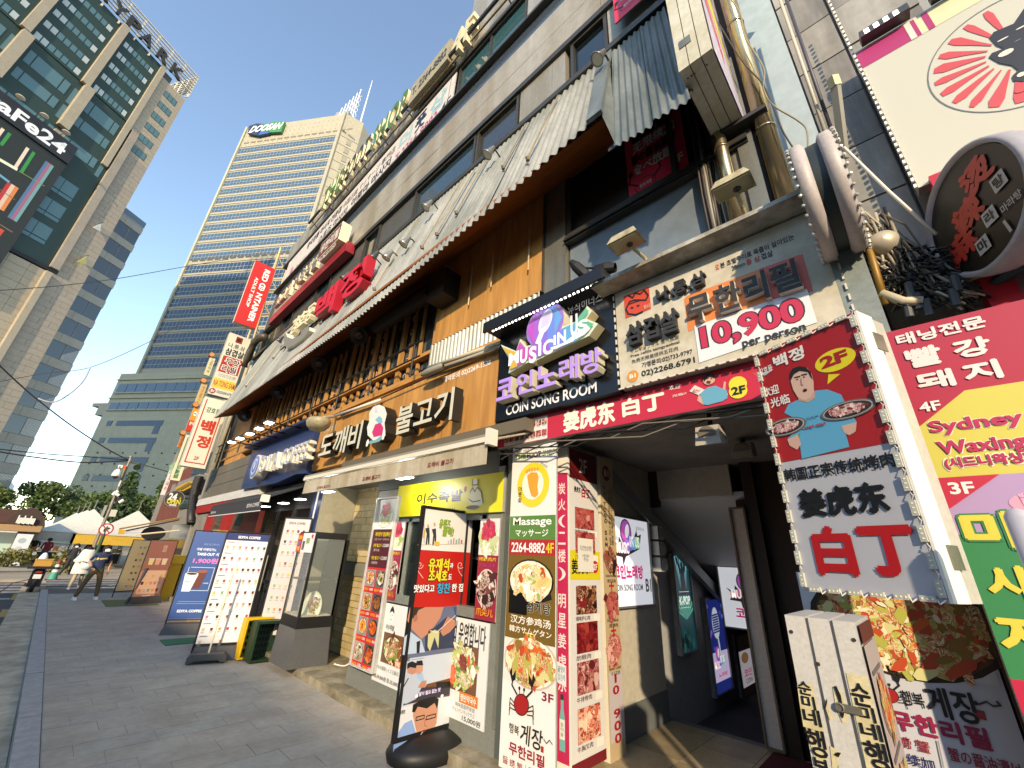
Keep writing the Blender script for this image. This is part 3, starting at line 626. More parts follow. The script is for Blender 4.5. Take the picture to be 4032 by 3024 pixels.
# rooftop trellis
q = MB(); tw = mat('cfc9bb', .5)
for k in range(7): q.fbox(FP, ux(-42), 0, ZX(59.5+k*.55), ZX(59.6+k*.55), .2, .5, tw)
for k in range(24): q.fbox(FP, ux(-1.75*k)-.12, ux(-1.75*k)+.12, ZX(58.6), ZX(63.0), 0, .3, tw)
for k in range(7): q.fbox(FP, -.3, 0, ZX(59.5+k*.55), ZX(59.6+k*.55), -9, .2, tw)
for k in range(5): q.fbox(FP, -.3, -.05, ZX(58.5), ZX(63), -2*k-.3, -2*k, tw)
q.obj('roof_trellis', xp)
for c, u_, w_ in (('K', -3.0, 1.4), ('R', -4.8, 1.3), ('A', -6.85, 1.35), ('P', -8.35, 1.3), ('Y', -9.95, 1.35), ('X', -11.6, 1.3)):
    q = MB(); gl = glyph(c, .05, .5); k1 = q._m(mat('2b2926', .6)); bb = gl[3]
    for px, py, pz in gl[0]: q.v.append(tuple(FP.w(ux(u_ + (px-bb[0])/(bb[2]-bb[0])*w_), ZX(59.35 + (py-bb[1])/(bb[3]-bb[1])*1.8), .6 + pz*.5)))
    for f in gl[1]: q.f.append(f); q.mi.append(k1)
    q.obj('letter', xp)
# big screen with its lettering board
FS = Fr(tuple(FP.w(ux(-6.05), 0, 1.2)), (.876, .48))
sc_ = thing('video_wall', 'large dark billboard hung on the glass tower with white lettering and coloured bars', 'billboard', tuple(FS.w(-8, ZX(27.5), 0)))
q = MB(); q.fbox(FS, -22, 0, ZX(22), ZX(37.8), -1.2, 0, mat('262c29', .6, 0, .1, .3)); q.obj('screen', sc_)
q = MB(); q.fbox(FS, -22, 0, ZX(37.85), ZX(40.2), -1.2, .3, mat('222224', .5)); q.obj('letter_board', sc_)
sa = Art(FS, .3); 
sa.t('cafe24', B4(-110, -30), B4(680, 610), 'f1f1ef', .035, 4) if False else None
u1_, v_ = FS.hit(B4(690, 590)); sa.ut('caFe24', u1_-10.4, ZX(38.25), u1_-.2, ZX(39.75), 'f1f1ef', .05, 4); sa.obj('lettering', sc_)
sb = Art(FS, .02)
def bar(p, w_, cols):
    a = FS.hit(p[0]); b = FS.hit(p[1])
    for i, c in enumerate(cols): sb.uline([(a[0]+i*w_, a[1]), (b[0]+i*w_, b[1])], w_, c, 2)
bar((B4(510,660), B4(100,1260)), .38, ('4d6f90', '9a6078', '6a9898')); bar((B4(300,510), B4(165,720)), .4, ('e2cdb4', '1d2430', '2f8a3c')); bar((B4(30,300), B4(-60,420)), .4, ('e2cdb4', '1d2430', '2f8a3c'))
sb.line([B4(175,735), B4(-60,600)], .5, 'e3e2c6', 2); sb.line([B4(210,760), B4(480,920)], .14, '6f8a35', 2); bar((B4(100,890), B4(-60,1130)), .45, ('b8302e', 'd8b7a3', 'd9803e')); sb.line([B4(90,870), B4(-60,760)], .4, '5f9ab0', 2); sb.line([B4(20,1400), B4(-60,1500)], .5, 'c0482f', 2)
sb.line([B4(0,960), B4(160,1070)], .12, '7a5a48', 2); sb.line([B4(0,1340), B4(130,1420)], .15, '8a6a4a', 2); sb.obj('light_bars', sc_)
for px in (B4(110,30), B4(370,235), B4(605,425)):
    u, v = FS.hit(px); lmp = MB(); lmp.tube([FS.w(u, ZX(40.2), .2), FS.w(u, ZX(40.5), 1.6)], .07, M_alu, 6); lmp.lathe(FS.w(u, ZX(40.5), 1.6), (0,0,-1), [(0,.05),(.1,.5),(.25,.6),(.3,.5),(.31,.01)], mat('cfcabb', .5), 10); lmp.obj('lamp', sc_)
for i, p in enumerate((R5(600,0+30), R5(500,250))):    # banners flying from the pier
    u, v = FP.hit(p); fl = MB(); w_, h_ = (1.5, 2.4) if i < 2 else (.9, 2.6)
    fl.prism(Fr(tuple(FP.w(u, 0, .9)), (.3, 1)), [(-w_, v), (w_*.8, v+h_*.5), (w_*.2, v+h_)], -.02, .02, mat(('e3e0d8', 'c9c172', '6b4a30', 'b58f4a')[i], .7)); fl.tube([FP.w(u, v+h_, .3), FP.w(u, v+h_, 1.7)], .06, M_alu, 6)
    fo = fl.obj('flag'); tag(fo, ('white and navy pennant flying from the granite pier', 'pale yellow pennant flying from the granite pier', 'thin brown pennant hanging low on the granite pier', 'small tan pennant lowest on the granite pier')[i], 'flag', 'pennants on the granite tower')
# ------------------------------------------------------------------ dark striped block behind it
_c = ray(*R1(950, 1450)); _c = _c / math.hypot(_c.x, _c.y) * 112; KS = 112/64
FB = Fr((_c.x, _c.y, 0), (.82, .57))
def ZS(z): return 1.8 + (z-1.8)*KS
st = thing('striped_office_block', 'office block of pale concrete bands and dark glass beside the granite tower', 'building', tuple(FB.w(-8, 0, -6)))
fb('core', st, FB, -30, 0, -1, ZS(38.8), -14, -.3, mat('55585a', .6)); fb('roof_rail', st, FB, -9, 0, ZS(38.8), ZS(39.6), -.2, -.05, glass('55666d', .1, .8))
M_band = mat('aaa9a2', .7, 0, .12, .6)
for k in range(14):
    zt = 38.6 - k*2.78 + .0; q = MB()
    for j in range(8): q.fbox(FB, -30+.02+j*3.75, -30+(j+1)*3.75-.02, ZS(zt-.95), ZS(zt), -.3, 0, M_band)
    q.obj('concrete_band', st)
    fb('window_band', st, FB, -30, -.1, ZS(zt-2.74), ZS(zt-.97), -.3, -.12, G_strip); q = MB()
    for j in range(13): 
        if k > 5: q.fbox(FB, -2.2+j*.17, -2.13+j*.17, ZS(zt-2.7), ZS(zt-1.0 - (0 if k > 8 else (12-j)*.09)), -.115, -.1, mat('c9cac8', .6))
    q.fbox(FB, -2.35, -2.3, ZS(zt-2.74), ZS(zt-.97), -.12, -.05, M_band)
    q.obj('blind', st)
# ------------------------------------------------------------------ tall cream tower
_c = ray(972, 504); _c = _c / math.hypot(_c.x, _c.y) * 160
FD = Fr((_c.x, _c.y, 0), (.56, -.8285))
M_cream = mat('a8a492', .6, 0, .08, .3); M_gcr = mat('b3b49f', .65, 0, .1, .3); G_sky = glass('3a5672', .12, .45); G_skyd = glass('26405c', .12, .3); M_mul = mat('8f9796', .5)
dt = thing('cream_office_tower', 'tall cream office tower with dark blue window bands, mast and green and blue roof sign', 'building', tuple(FD.w(20, 0, -20)))
_, zt = FD.hit((972, 504)); ur, _ = FD.hit(R2(1262, 738)); _, zw = FD.hit(R2(575, 965)); _, zb = FD.hit(R5(1205, 240)); _, zp = FD.hit(C1(590, 570)); up_, _ = FD.hit(C1(590, 570))
fb('shaft', dt, FD, 0, ur, zp, zt, -40, 0, M_cream)
nF = 13; pit = (zw - zb) / nF
def wband(z0, z1, u0, u1, n, name='window_band', F=FD, gm=None):
    q = MB(); q.fbox(F, u0, u1, z0, z1, 0, .06, gm or G_sky)
    for j in range(n+1): q.fbox(F, u0 + (u1-u0)*j/n - .05, u0 + (u1-u0)*j/n + .05, z0, z1, .06, .12, M_mul)
    q.fbox(F, u0, u1, (z0*.62+z1*.38), (z0*.62+z1*.38)+.12, .06, .14, mat('9fa6a2', .5))
    return q.obj(name, dt)
for k in range(nF):
    z1 = zw - k*pit; wband(z1 - pit*.6, z1, .9, ur-1.2, 30)
    fb('cornice', dt, FD, 0, ur, z1 + pit*.14, z1 + pit*.2, 0, .18, M_cream)
for k in range(16): fb('vent', dt, FD, 2 + k*2.95, 4.2 + k*2.95, zw + pit*.62, zw + pit*.8, 0, .08, mat('6f6654', .7))
for k in range(16): fb('vent', dt, FD, 2 + k*2.95, 4.2 + k*2.95, zb + 1.2, zb + 2.4, 0, .08, mat('4a463c', .7))
q = MB()
for i in range(24):
    for j in range(4): q.fbox(FD, 1+i*2, 1.14+i*2, zt-3-j*2.5, zt-2.86-j*2.5, 0, .12, M_dark)
q.obj('facade_studs', dt)
n2 = 9; p2 = (zb - zp - 1) / n2
for k in range(n2):
    z1 = zb - .6 - k*p2; wband(z1 - p2*.68, z1, .9, ur-1.2, 30, gm=G_skyd); fb('cornice', dt, FD, 0, ur, z1 + p2*.12, z1 + p2*.17, 0, .18, M_cream)
fb('edge_pier', dt, FD, ur-1.2, ur, zp, zt, 0, .8, M_cream); fb('edge_pier', dt, FD, 0, .8, zp, zt, 0, .5, M_gcr)
# chamfered side and third face
p3 = FD.w(ur, 0, 0); F2 = Fr(tuple(p3), (.975, -.22)); u2, _ = F2.hit(R2(1370, 800))
q = MB(); q.fbox(F2, 0, u2, zp, zt, -30, 0, M_cream); q.obj('chamfer_wall', dt)
for k in range(nF): 
    z1 = zw - k*pit
    q = MB(); q.fbox(F2, 2.5, u2-2.5, z1 - pit*.62, z1, 0, .1, G_win)
    for j in range(6): q.fbox(F2, 2.5+(u2-5)*j/5-.1, 2.5+(u2-5)*j/5+.1, z1 - pit*.62, z1, .1, .2, M_cream)
    q.fbox(F2, 0, u2, z1+pit*.08, z1+pit*.14, 0, .15, M_cream); q.obj('chamfer_window', dt)
F3 = Fr(tuple(F2.w(u2, 0, 0)), (.89, .46)); q = MB(); q.fbox(F3, 0, 14, zp, zt-1, -20, 0, M_cream); q.obj('rear_wing', dt)
q = MB(); q.fbox(FD, ur-6, ur-.5, zt, zt+3.5, -6, -1, mat('8e9299', .5, .3)); q.obj('roof_plant', dt)
ms = MB(); b0 = F2.w(u2-3, zt, -4); tp = b0 + Vector((0, 0, 30)); wm = mat('d5d7d8', .5)
ms.tube([b0 + Vector((2, 0, -4)), tp + Vector((2, 0, 2))], .45, wm, 6, r1=.12)
for k in range(6):
    a = b0 + Vector((-6 + k*.9, 0, 0)); h_ = 5 + k*3.4; ms.tube([a, a + Vector((.3, 0, h_))], .2, wm, 5)
    for j in range(int(h_ // 3.2)):
        c_ = a + Vector((0, 0, j*3.2)); ms.tube([c_, c_ + Vector((1.3, 0, 3))], .1, wm, 4); ms.tube([c_ + Vector((1.3, 0, 0)), c_ + Vector((0, 0, 3))], .1, wm, 4)
    ms.tube([a + Vector((.3, 0, h_)), a + Vector((1.5, 0, h_+.8))], .15, wm, 4)
ms.obj('mast', dt)
rs = thing('roof_sign', 'blue and green roof sign with white lettering on the cream tower', 'sign', tuple(FD.w(10, zt-10, .5)))
a_ = R2(640, 815); 
for pts, h in (([(640,835),(690,818),(735,822),(722,858),(700,895),(632,882)], '1e2f4d'), ([(700,862),(775,852),(770,880),(692,896)], '2d5a94'), ([(735,822),(808,808),(870,806),(845,872),(770,876),(722,858)], '2f7d46')):
    q = MB(); q.prism(FD, [FD.hit(R2(*p)) for p in pts][::-1], .3, 1.2, mat(h, .5)); q.obj('sign_panel', rs)
sa = Art(FD, 1.25); u0, v0 = FD.hit(R2(640, 872)); u1, v1 = FD.hit(R2(848, 822)); sa.ut('DOOSAN', u0, (v0+v1)/2-1.9, u1, (v0+v1)/2+2.0, 'e8e8e8', .05, 3, .3); sa.obj('lettering', rs)
# podium block
fb('podium', dt, FD, up_, ur+30, -1, zp, -45, .5, M_gcr); M_gl2 = mat('9a9d8d', .7)
for r__ in range(2):
    _, z1 = FD.hit(C1(560 - r__*60, 655 + r__*150)); _, z0 = FD.hit(C1(530 - r__*60, 722 + r__*138))
    for j in range(10):
        f = fb('window', dt, FD, up_+1.2+j*3.4, up_+4.3+j*3.4, z0, z1, .5, .62, G_sky); fb('sill', f, FD, up_+.9+j*3.4, up_+4.6+j*3.4, z0-.5, z0-.1, .5, .9, M_gl2)
    fb('cornice', dt, FD, up_, ur+30, z1+1.2, z1+1.5, .5, .9, M_gcr)
z = 1.0
while z < zp:
    fb('joint_line', dt, FD, up_, ur+30, z, z+.1, .5, .53, M_gl2); z += 2.05
q = MB()
for j in range(26): q.fbox(FD, up_+1+j*2.6, up_+1.07+j*2.6, 0, zp-18, .5, .525, M_gl2)
for i in range(8):
    for j in range(14): q.fbox(FD, up_+3+j*4.2+(i%2)*1.2, up_+3.35+j*4.2+(i%2)*1.2, 2+i*3.0, 2.35+i*3.0, .5, .7, M_dark)
q.obj('facade_grid', dt)
for k, (y_, xs) in enumerate(((983, (470,510,548,925,868)), (1123, (405,450,482,868,812)), (1278, (340,385,415,805,750)), (1430, (275,318,350,742,688)))):
    _, z0 = FD.hit(C1(xs[2], y_+10)); us = [FD.hit(C1(x, y_))[0] for x in xs]
    fb('slot_window', dt, FD, us[0], us[1], z0, z0+1.5, .5, .6, G_skyd); fb('slot_window', dt, FD, us[2], us[3], z0, z0+1.5, .5, .6, G_skyd); fb('slot_window', dt, FD, us[4], us[3]-.4, z0-2.4, z0-.02, .5, .6, G_skyd)
q = MB(); _, z0 = FD.hit(C1(440, 860)); q.fbox(FD, up_-6, up_, z0+1.2, z0+2.2, -8, 0, M_gl2); q.fbox(FD, up_-3.5, up_, z0-1.5, z0+1.2, -8, 0, M_gl2); q.obj('roof_canopy', dt)
# far low office block behind the trees at the far left
lo = thing('low_blue_block', 'low distant office block with a pale blue roof above the trees', 'building', (-30, 250, 0))
q = MB(); q.box(-60, -17, 236, 260, 0, 17, glass('3a5058', .2)); q.obj('wall', lo); q = MB(); q.box(-60, -16, 235, 261, 17, 19, mat('8fb0c4', .6)); q.obj('roof', lo)
# unseen blocks added on the other side of the road to shade the pavement
for nm, (x0, x1, y0, y1, h) in {'a': (-30, -14, -40, 7, 9.0), 'c': (-30, -15, 7.1, 40, 5)}.items():
    ob = thing('shade_block', {'a': 'brick shop block across the road', 'b': 'tall grey office block across the road behind the camera', 'c': 'single storey white shop across the road'}[nm], 'building', ((x0+x1)/2, (y0+y1)/2, 0))
    q = MB(); q.box(x0, x1, y0, y1, 0, h, mat({'a': '8a6a55', 'b': '8f9091', 'c': 'b9b4aa'}[nm], .8, 0, .15, 1)); q.obj('wall', ob); q = MB()
    for zz in range(1, int(h), 3):
        for yy in range(int(y0)+1, int(y1)-2, 3): q.box(x1, x1+.05, yy, yy+1.8, zz, zz+1.6, G_blue)
    q.obj('window_row', ob)
# ------------------------------------------------------------------ trees
def leaf_mesh(name, blobs, n, sz, pal, seed):
    rg = random.Random(seed); q = MB(); ms_ = [mat(h, .75) for h in pal]
    for _ in range(n):
        bx_, by_, bz_, br = rg.choice(blobs); th, ph = rg.uniform(0, 6.28), math.acos(rg.uniform(-1, 1)); rr = br*(rg.random()**.35)
        c = Vector((bx_ + rr*math.sin(ph)*math.cos(th), by_ + rr*math.sin(ph)*math.sin(th), bz_ + rr*math.cos(ph)*.85))
        a = Vector((rg.uniform(-1,1), rg.uniform(-1,1), rg.uniform(-1,1))).normalized(); b = a.cross(Vector((rg.uniform(-1,1), rg.uniform(-1,1), rg.uniform(-1,1)))).normalized(); s_ = sz*rg.uniform(.6, 1.4)
        q.poly([c-a*s_, c-b*s_*.6, c+a*s_, c+b*s_*.6], rg.choice(ms_))
    me = bpy.data.meshes.new(name); me.from_pydata(q.v, [], q.f)
    for m_ in q.ms: me.materials.append(m_)
    me.polygons.foreach_set('material_index', q.mi); return me
crowns = []
for s_ in range(3):
    rg = random.Random(s_); bl = [(rg.uniform(-1.7,1.7), rg.uniform(-1.7,1.7), rg.uniform(2.6,6.4), rg.uniform(.8,1.5)) for _ in range(11)] + [(0,0,4,1.9)]
    crowns.append(leaf_mesh('crown', bl, 3800, .19, (('3c4f24','4a5e2b','2c3b1c','596b30'), ('35491f','445a2a','283819','51632c'), ('4b5a26','5d6b30','37451f','6c7538'))[s_], s_))
conem = leaf_mesh('crown', [(0,0,2+i*.75,1.5-i*.19) for i in range(8)], 3000, .16, ('2f4522','3c5429','24361b'), 9)
def tree(x, y, s_, k, label, cat='tree', z=-.1, grp='trees behind the market tents'):
    t = thing('tree', label, cat, (x, y, z), grp); q = MB(); q.tube([(x,y,z),(x+.05*s_,y,z+1.6*s_),(x-.05*s_,y+.1,z+3.2*s_)], .17*s_, mat('4a3a2a', .9), 7, r1=.08*s_)
    for a in range(4): q.tube([(x,y,z+2.0*s_),(x+math.cos(a*1.7)*1.0*s_, y+math.sin(a*1.7)*1.0*s_, z+3.8*s_)], .07*s_, mat('4a3a2a', .9), 5, r1=.03*s_)
    q.obj('trunk', t); c = bpy.data.objects.new('crown', conem if k == 3 else crowns[k]); COL.objects.link(c); c.parent = t; c.scale = (s_, s_, s_); c.rotation_euler = (0, 0, x*3.1 + y); return t
TL = ['round dark green tree behind the kiosk roof', 'dense tree left of the tent peaks', 'low wide tree behind the first tent peak', 'bushy tree directly behind the white tents', 'dark tree between the two tent groups', 'tree crown rising right of the camera pole', 'broad tree behind the yellow tent valance', 'pale green tree beside the low brick shop', 'tree at the back of the plaza near the stalls', 'shaded tree behind the stall lights', 'leafy tree above the kiosk sign', 'small tree at the plaza edge left', 'olive tree close behind the right tent']
tp_ = [(-21,96,1.3,0),(-14,104,1.5,1),(-8,98,1.3,2),(-2.5,108,1.5,0),(3.5,100,1.35,1),(9,104,1.4,0),(14.5,96,1.4,2),(8.4,47,1.0,2),(-27,106,1.6,1),(20,100,1.5,0),(-35,102,1.6,2),(-18,82,1.3,0),(11.5,72,1.45,1)]
for (x, y, s_, k), l in zip(tp_, TL): tree(x, y, s_, k, l)
tree(6.0, 88, 1.7, 3, 'dark conical conifer rising above the tents', 'conifer')
# ------------------------------------------------------------------ market tents
M_tent = mat('d9d4c4', .7, 0, .05, 1); M_val = mat('cfa83a', .7, 0, .1, 2)
def tent(cx, cy, w_, ze, zt, label, band=False, shadow=None):
    t = thing('market_tent', label, 'tent', (cx, cy, 0), 'white peaked market tents'); h_ = w_/2; q = MB(); k = q._m(M_tent); n = 10; idx = []
    for i in range(n+1):
        f_ = i/n; r_ = h_*(1-f_)+.05; zz = ze + (zt-ze)*(f_**1.55)
        for (sx, sy) in ((-1,-1),(1,-1),(1,1),(-1,1)): q.v.append((cx+sx*r_, cy+sy*r_, zz))
    for i in range(n):
        for j in range(4): a = i*4+j; b = i*4+(j+1)%4; q.f.append((a,b,b+4,a+4)); q.mi.append(k)
    q.obj('canopy', t); q = MB(); mm = M_val if band else M_tent
    for (ax, ay), (bx_, by_) in (((-1,-1),(1,-1)),((1,-1),(1,1)),((-1,-1),(-1,1))):
        q.hexa([(cx+ax*h_,cy+ay*h_,ze-.55),(cx+bx_*h_,cy+by_*h_,ze-.55),(cx+bx_*h_,cy+by_*h_+.03,ze-.55),(cx+ax*h_,cy+ay*h_+.03,ze-.55),(cx+ax*h_,cy+ay*h_,ze+.02),(cx+bx_*h_,cy+by_*h_,ze+.02),(cx+bx_*h_,cy+by_*h_+.03,ze+.02),(cx+ax*h_,cy+ay*h_+.03,ze+.02)], mm)
    q.obj('valance', t)
    for sx, sy in ((-1,-1),(1,-1),(1,1),(-1,1)): q = MB(); q.tube([(cx+sx*h_*.97, cy+sy*h_*.97, 0), (cx+sx*h_*.97, cy+sy*h_*.97, ze)], .05, M_alu, 6); q.obj('pole', t)
    q = MB(); q.tube([(cx,cy,zt-.1),(cx,cy,zt+.7)], .04, M_alu, 5); q.obj('finial', t)
def at(p, Y): d = ray(*p); return CAM + d*(Y/d.y)
a = at(Q8(1115,470), 44); eL = at(Q8(640,735), 41.5); eR = at(Q8(1215,750), 41.5)
tent(a.x, 44, 5.4, eL.z, a.z, 'white peaked tent nearest the no-turn sign'); 
for i, (px, Y) in enumerate(((Q8(1040,480), 50), (Q8(980,500), 55.5), (Q8(912,512), 61))):
    b = at(px, Y); tent(b.x, Y, 5.4, at(Q8(640,735), Y-3).z*.5 + eL.z*.5, b.z, ('second white peaked tent in the left row', 'third white peaked tent in the left row', 'farthest white peaked tent in the left row')[i])
b = at(Q1(738,288), 39); tent(b.x, 39, 5.2, at(Q1(620,420), 36.5).z, b.z, 'white peaked tent with a yellow valance behind the coffee banner', True)
b = at(Q8(20,640), 50); tent(b.x, 50, 4.5, b.z-.9, b.z+.1, 'low white tent half hidden behind the kiosk')
# stall tables with goods under the tents
gp = ['a33', ]
for i, (x0, x1, Y) in enumerate(((a.x-2.6, a.x-.2, 42.2), (a.x+.2, a.x+2.4, 42.2), (b.x-2.2, b.x+.4, 37.4) if False else (4.2, 6.6, 37.6), (a.x-6.5, a.x-3.2, 46))):
    t = thing('stall_table', ('black draped stall table with clothes under the first tent', 'stall table with packed goods beside the tent pole', 'stall table with white cloth and black front panels', 'long stall table at the far left tents')[i], 'table', ((x0+x1)/2, Y, 0))
    q = MB(); q.box(x0, x1, Y, Y+.8, .78, .82, mat('d6d3cb', .7)); q.obj('tabletop', t); q = MB(); q.box(x0+.05, x1-.05, Y+.02, Y+.05, .1, .74, M_dark); q.obj('skirt', t)
    for xx in (x0+.1, x1-.1): q = MB(); q.tube([(xx, Y+.03, 0), (xx, Y+.03, .78)], .03, wm, 5); q.obj('leg', t)
    for j in range(7):
        xx = x0+.2+j*(x1-x0-.4)/6; q = MB(); q.box(xx-.12, xx+.12, Y+.2, Y+.5, .83, .83+random.uniform(.12,.35), mat('b5764a d9c9a8 8c3a34 e3e0da 6d7f94 c9a24e'.split()[(ci := random.randrange(6))], .8)); o = q.obj('goods_box'); tag(o, ('orange brown','cream','dark red','white','grey blue','ochre')[ci] + ' goods box, ' + ('first second third fourth fifth sixth seventh'.split())[j] + ' from the left on the ' + ('first tent', 'tent pole', 'white cloth', 'far left')[i] + ' stall table', 'box', 'goods on the ' + ('first', 'second', 'third', 'far')[i] + ' stall')
for i in range(6):
    q = MB(); c_ = at(Q8(635 + i*24, 788), 42.3); q.lathe(c_, (0,0,-1), [(0,.02),(.05,.12),(.1,.13),(.12,.01)], mat('ffffff', .4, emit=4.0), 8); tag(q.obj('hanging_lamp'), 'first second third fourth fifth sixth'.split()[i] + ' glowing white lamp from the left under the tent eave', 'lamp', 'lamps under the tent eave')
# kiosk with brown vaulted roof
kc = at(Q8(60, 700), 38)
ks = thing('vaulted_kiosk', 'brown barrel-roofed entrance kiosk with white lettering and green glass at the plaza edge', 'kiosk', (kc.x, 38, 0))
FKK = FY(38); u0, v0 = FKK.hit(Q8(90, 610)); u1, v1 = FKK.hit(Q8(540, 600)); _, vt = FKK.hit(Q8(360, 450)); brn = mat('4e2d20', .5, 0, .1, 1); 
q = MB(); n = 16; prof = [(u0 + (u1-u0)*i/n, v0 + (vt-v0)*math.sin(math.pi*i/n)**.7) for i in range(n+1)]
q.prism(FKK, prof + [(u1, v0-.15), (u0, v0-.15)], -9, .4, mat('35211a', .6), brn); o = q.obj('vault', ks)
q = MB(); _u, _v = FKK.hit(Q8(0, 440)); q.fbox(FKK, u0-9, u0+.6, v0-.1, vt-.15, -8, -.2, brn); q.fbox(FKK, u0-9, u1, v0-.5, v0-.16, -8.5, .45, mat('9a7a54', .5)); q.obj('roof_band', ks)
q = MB(); ua, va = FKK.hit(Q8(190, 632)); ub, vb = FKK.hit(Q8(425, 600)); nn = 12
for i in range(nn): q.fbox(FKK, ua+(ub-ua)*i/nn, ua+(ub-ua)*(i+.8)/nn, va-.02*(i % 3), va+(.3 if i % 4 else .42), .5, .62, mat('d9d9d2', .5))
q.obj('lettering', ks)
q = MB(); xx, _ = FKK.hit(Q8(330, 800)); q.fbox(FKK, xx-.5, xx-.15, -.1, v0-.4, -.6, -.2, mat('6e6253', .6)); q.obj('post', ks)
q = MB(); q.fbox(FKK, u0-9, u0+.5, -.1, v0-.6, -5, -1.2, glass('2c4a35', .15)); q.obj('glass_booth', ks)
q = MB(); xx, vv = FKK.hit(Q8(140, 745)); q.fbox(FKK, xx-.9, xx+.5, .3, vv, -.9, -.8, glass('a5c0b8', .2)); q.obj('glass_screen', ks)
xx, vv = FKK.hit(Q8(350, 765)); S_ = Sign('map_panel', 'tall grey information panel beside the kiosk post', 'sign', Fr((0, 37.6, 0), (1, 0)), None, None, 'c3ccd2', .1, uv=(xx-.45, .1, xx+.2, vv))
for k in range(3): S_.a.uell(xx-.15, .5+k*.45, .16, .14, ('8a9aa5','a9b0b4','97a4ac')[k], 2)
S_.done()
hg = leaf_mesh('foliage', [(random.uniform(-1.6,1.6), random.uniform(-.4,.4), random.uniform(.3,.8), .45) for _ in range(12)], 2200, .07, ('6b6a35','57602c','7d7440'), 4)
ho = bpy.data.objects.new('flower_bed', hg); p_ = at(Q8(340, 1060), 33.5); ho.location = (p_.x, 33.5, -.05); COL.objects.link(ho); tag(ho, 'low dry shrub bed in front of the kiosk', 'shrub')
E1 = Zm(0,1960,.2522); E2 = Zm(20,2150,.2102); E3 = Zm(760,2050,.599); E4 = Zm(400,1780,.4408); E5 = Zm(640,1280,.4412); E6 = Zm(1040,1680,.2522)
# ------------------------------------------------------------------ people
M_skin = mat('c08e70', .6); M_hair = mat('15110f', .7); M_mask = mat('e6e6e4', .8); M_shoe = mat('d9d6cf', .7)
def figure(label, pos, h, yaw, J, E, RAD, colour, hair=True, mask=True, shoes=M_shoe, extra=None, grp=None):
    t = thing('person', label, 'person', pos, grp); s_ = h/1.72; cy, sy = math.cos(yaw), math.sin(yaw)
    def T(p): return Vector((pos[0] + (p[0]*cy - p[1]*sy)*s_, pos[1] + (p[0]*sy + p[1]*cy)*s_, pos[2] + p[2]*s_))
    names = list(J); me = bpy.data.meshes.new('body'); loc = Vector(pos)
    me.from_pydata([tuple((T(J[n])-loc)) for n in names], [(names.index(a), names.index(b)) for a, b in E], [])
    o = bpy.data.objects.new('body', me); COL.objects.link(o); sk = o.modifiers.new('s', 'SKIN')
    for i, n in enumerate(names):
        v = me.skin_vertices[0].data[i]; v.radius = tuple(r*s_ for r in RAD.get(n, (.05, .05))); v.use_root = (n == 'pelvis')
    o.modifiers.new('u', 'SUBSURF').levels = 2
    bpy.context.view_layer.update()
    ev = o.evaluated_get(bpy.context.evaluated_depsgraph_get()); m2 = bpy.data.meshes.new_from_object(ev); bpy.data.objects.remove(o)
    mats = []; 
    for p in m2.polygons:
        c = p.center; l = Vector(((c.x*cy + c.y*sy)/s_, (-c.x*sy + c.y*cy)/s_, c.z/s_)); mm = colour(l)
        if mm not in mats: mats.append(mm)
    m2.materials.clear()
    for mm in mats: m2.materials.append(mm)
    for p in m2.polygons:
        c = p.center; l = Vector(((c.x*cy + c.y*sy)/s_, (-c.x*sy + c.y*cy)/s_, c.z/s_)); p.material_index = mats.index(colour(l)); p.use_smooth = True
    b = bpy.data.objects.new('body', m2); COL.objects.link(b); b.parent = t
    hd = J['head']
    if hair:
        q = MB(); q.lathe(T((hd[0], hd[1]+.015, hd[2]+.01)), (0, 0, 1), [(-.07,.098),(-.02,.112),(.05,.108),(.09,.082),(.115,.04),(.12,.005)], M_hair, 14)
        q.obj('hair', t, smooth=True)
    if mask:
        q = MB(); F = Fr(tuple(T((hd[0], hd[1]-.088, 0))), (cy, sy)); zz = T((0,0,hd[2])).z
        q.prism(F, [(-.06*s_, zz-.075*s_), (.06*s_, zz-.075*s_), (.07*s_, zz-.005*s_), (.0, zz+.02*s_), (-.07*s_, zz-.005*s_)], 0, .03*s_, M_mask); q.obj('face_mask', t)
    for k in ('ankle_l', 'ankle_r'):
        a = J[k]; q = MB(); q.hexa([T((a[0]-.045, a[1]-.2, .0)), T((a[0]+.045, a[1]-.2, .0)), T((a[0]+.045, a[1]+.07, .0)), T((a[0]-.045, a[1]+.07, .0)), T((a[0]-.035, a[1]-.17, .05)), T((a[0]+.035, a[1]-.17, .05)), T((a[0]+.04, a[1]+.06, .1)), T((a[0]-.04, a[1]+.06, .1))], shoes); q.obj('shoe', t)
    for k in ('wrist_l', 'wrist_r'):
        a = Vector(J[k]); e = Vector(J['elbow' + k[-2:]]); d = (a-e).normalized(); sd = d.cross(Vector((0,0,1))).normalized(); q = MB()
        for i in range(4): st_ = a + d*.06 + sd*(i-1.5)*.018; q.tube([T(st_), T(st_ + d*.05), T(st_ + d*.08 + Vector((0,-.0,-.02)))], .009, M_skin, 5, r1=.007)
        q.tube([T(a + d*.03 + sd*.03), T(a + d*.06 + sd*.055), T(a+d*.09+sd*.05)], .01, M_skin, 5, r1=.007); q.obj('hand', t)
    if extra: extra(t, T)
    return t
EDG = [('pelvis','waist'),('waist','chest'),('chest','neck'),('neck','head'),('head','crown')]
for sd in ('l','r'): EDG += [('pelvis','hip_'+sd),('hip_'+sd,'knee_'+sd),('knee_'+sd,'ankle_'+sd),('chest','sh_'+sd),('sh_'+sd,'elbow_'+sd),('elbow_'+sd,'wrist_'+sd),('wrist_'+sd,'palm_'+sd)]
RADS = dict(pelvis=(.15,.11), waist=(.145,.105), chest=(.17,.12), neck=(.055,.055), head=(.085,.1), crown=(.06,.07))
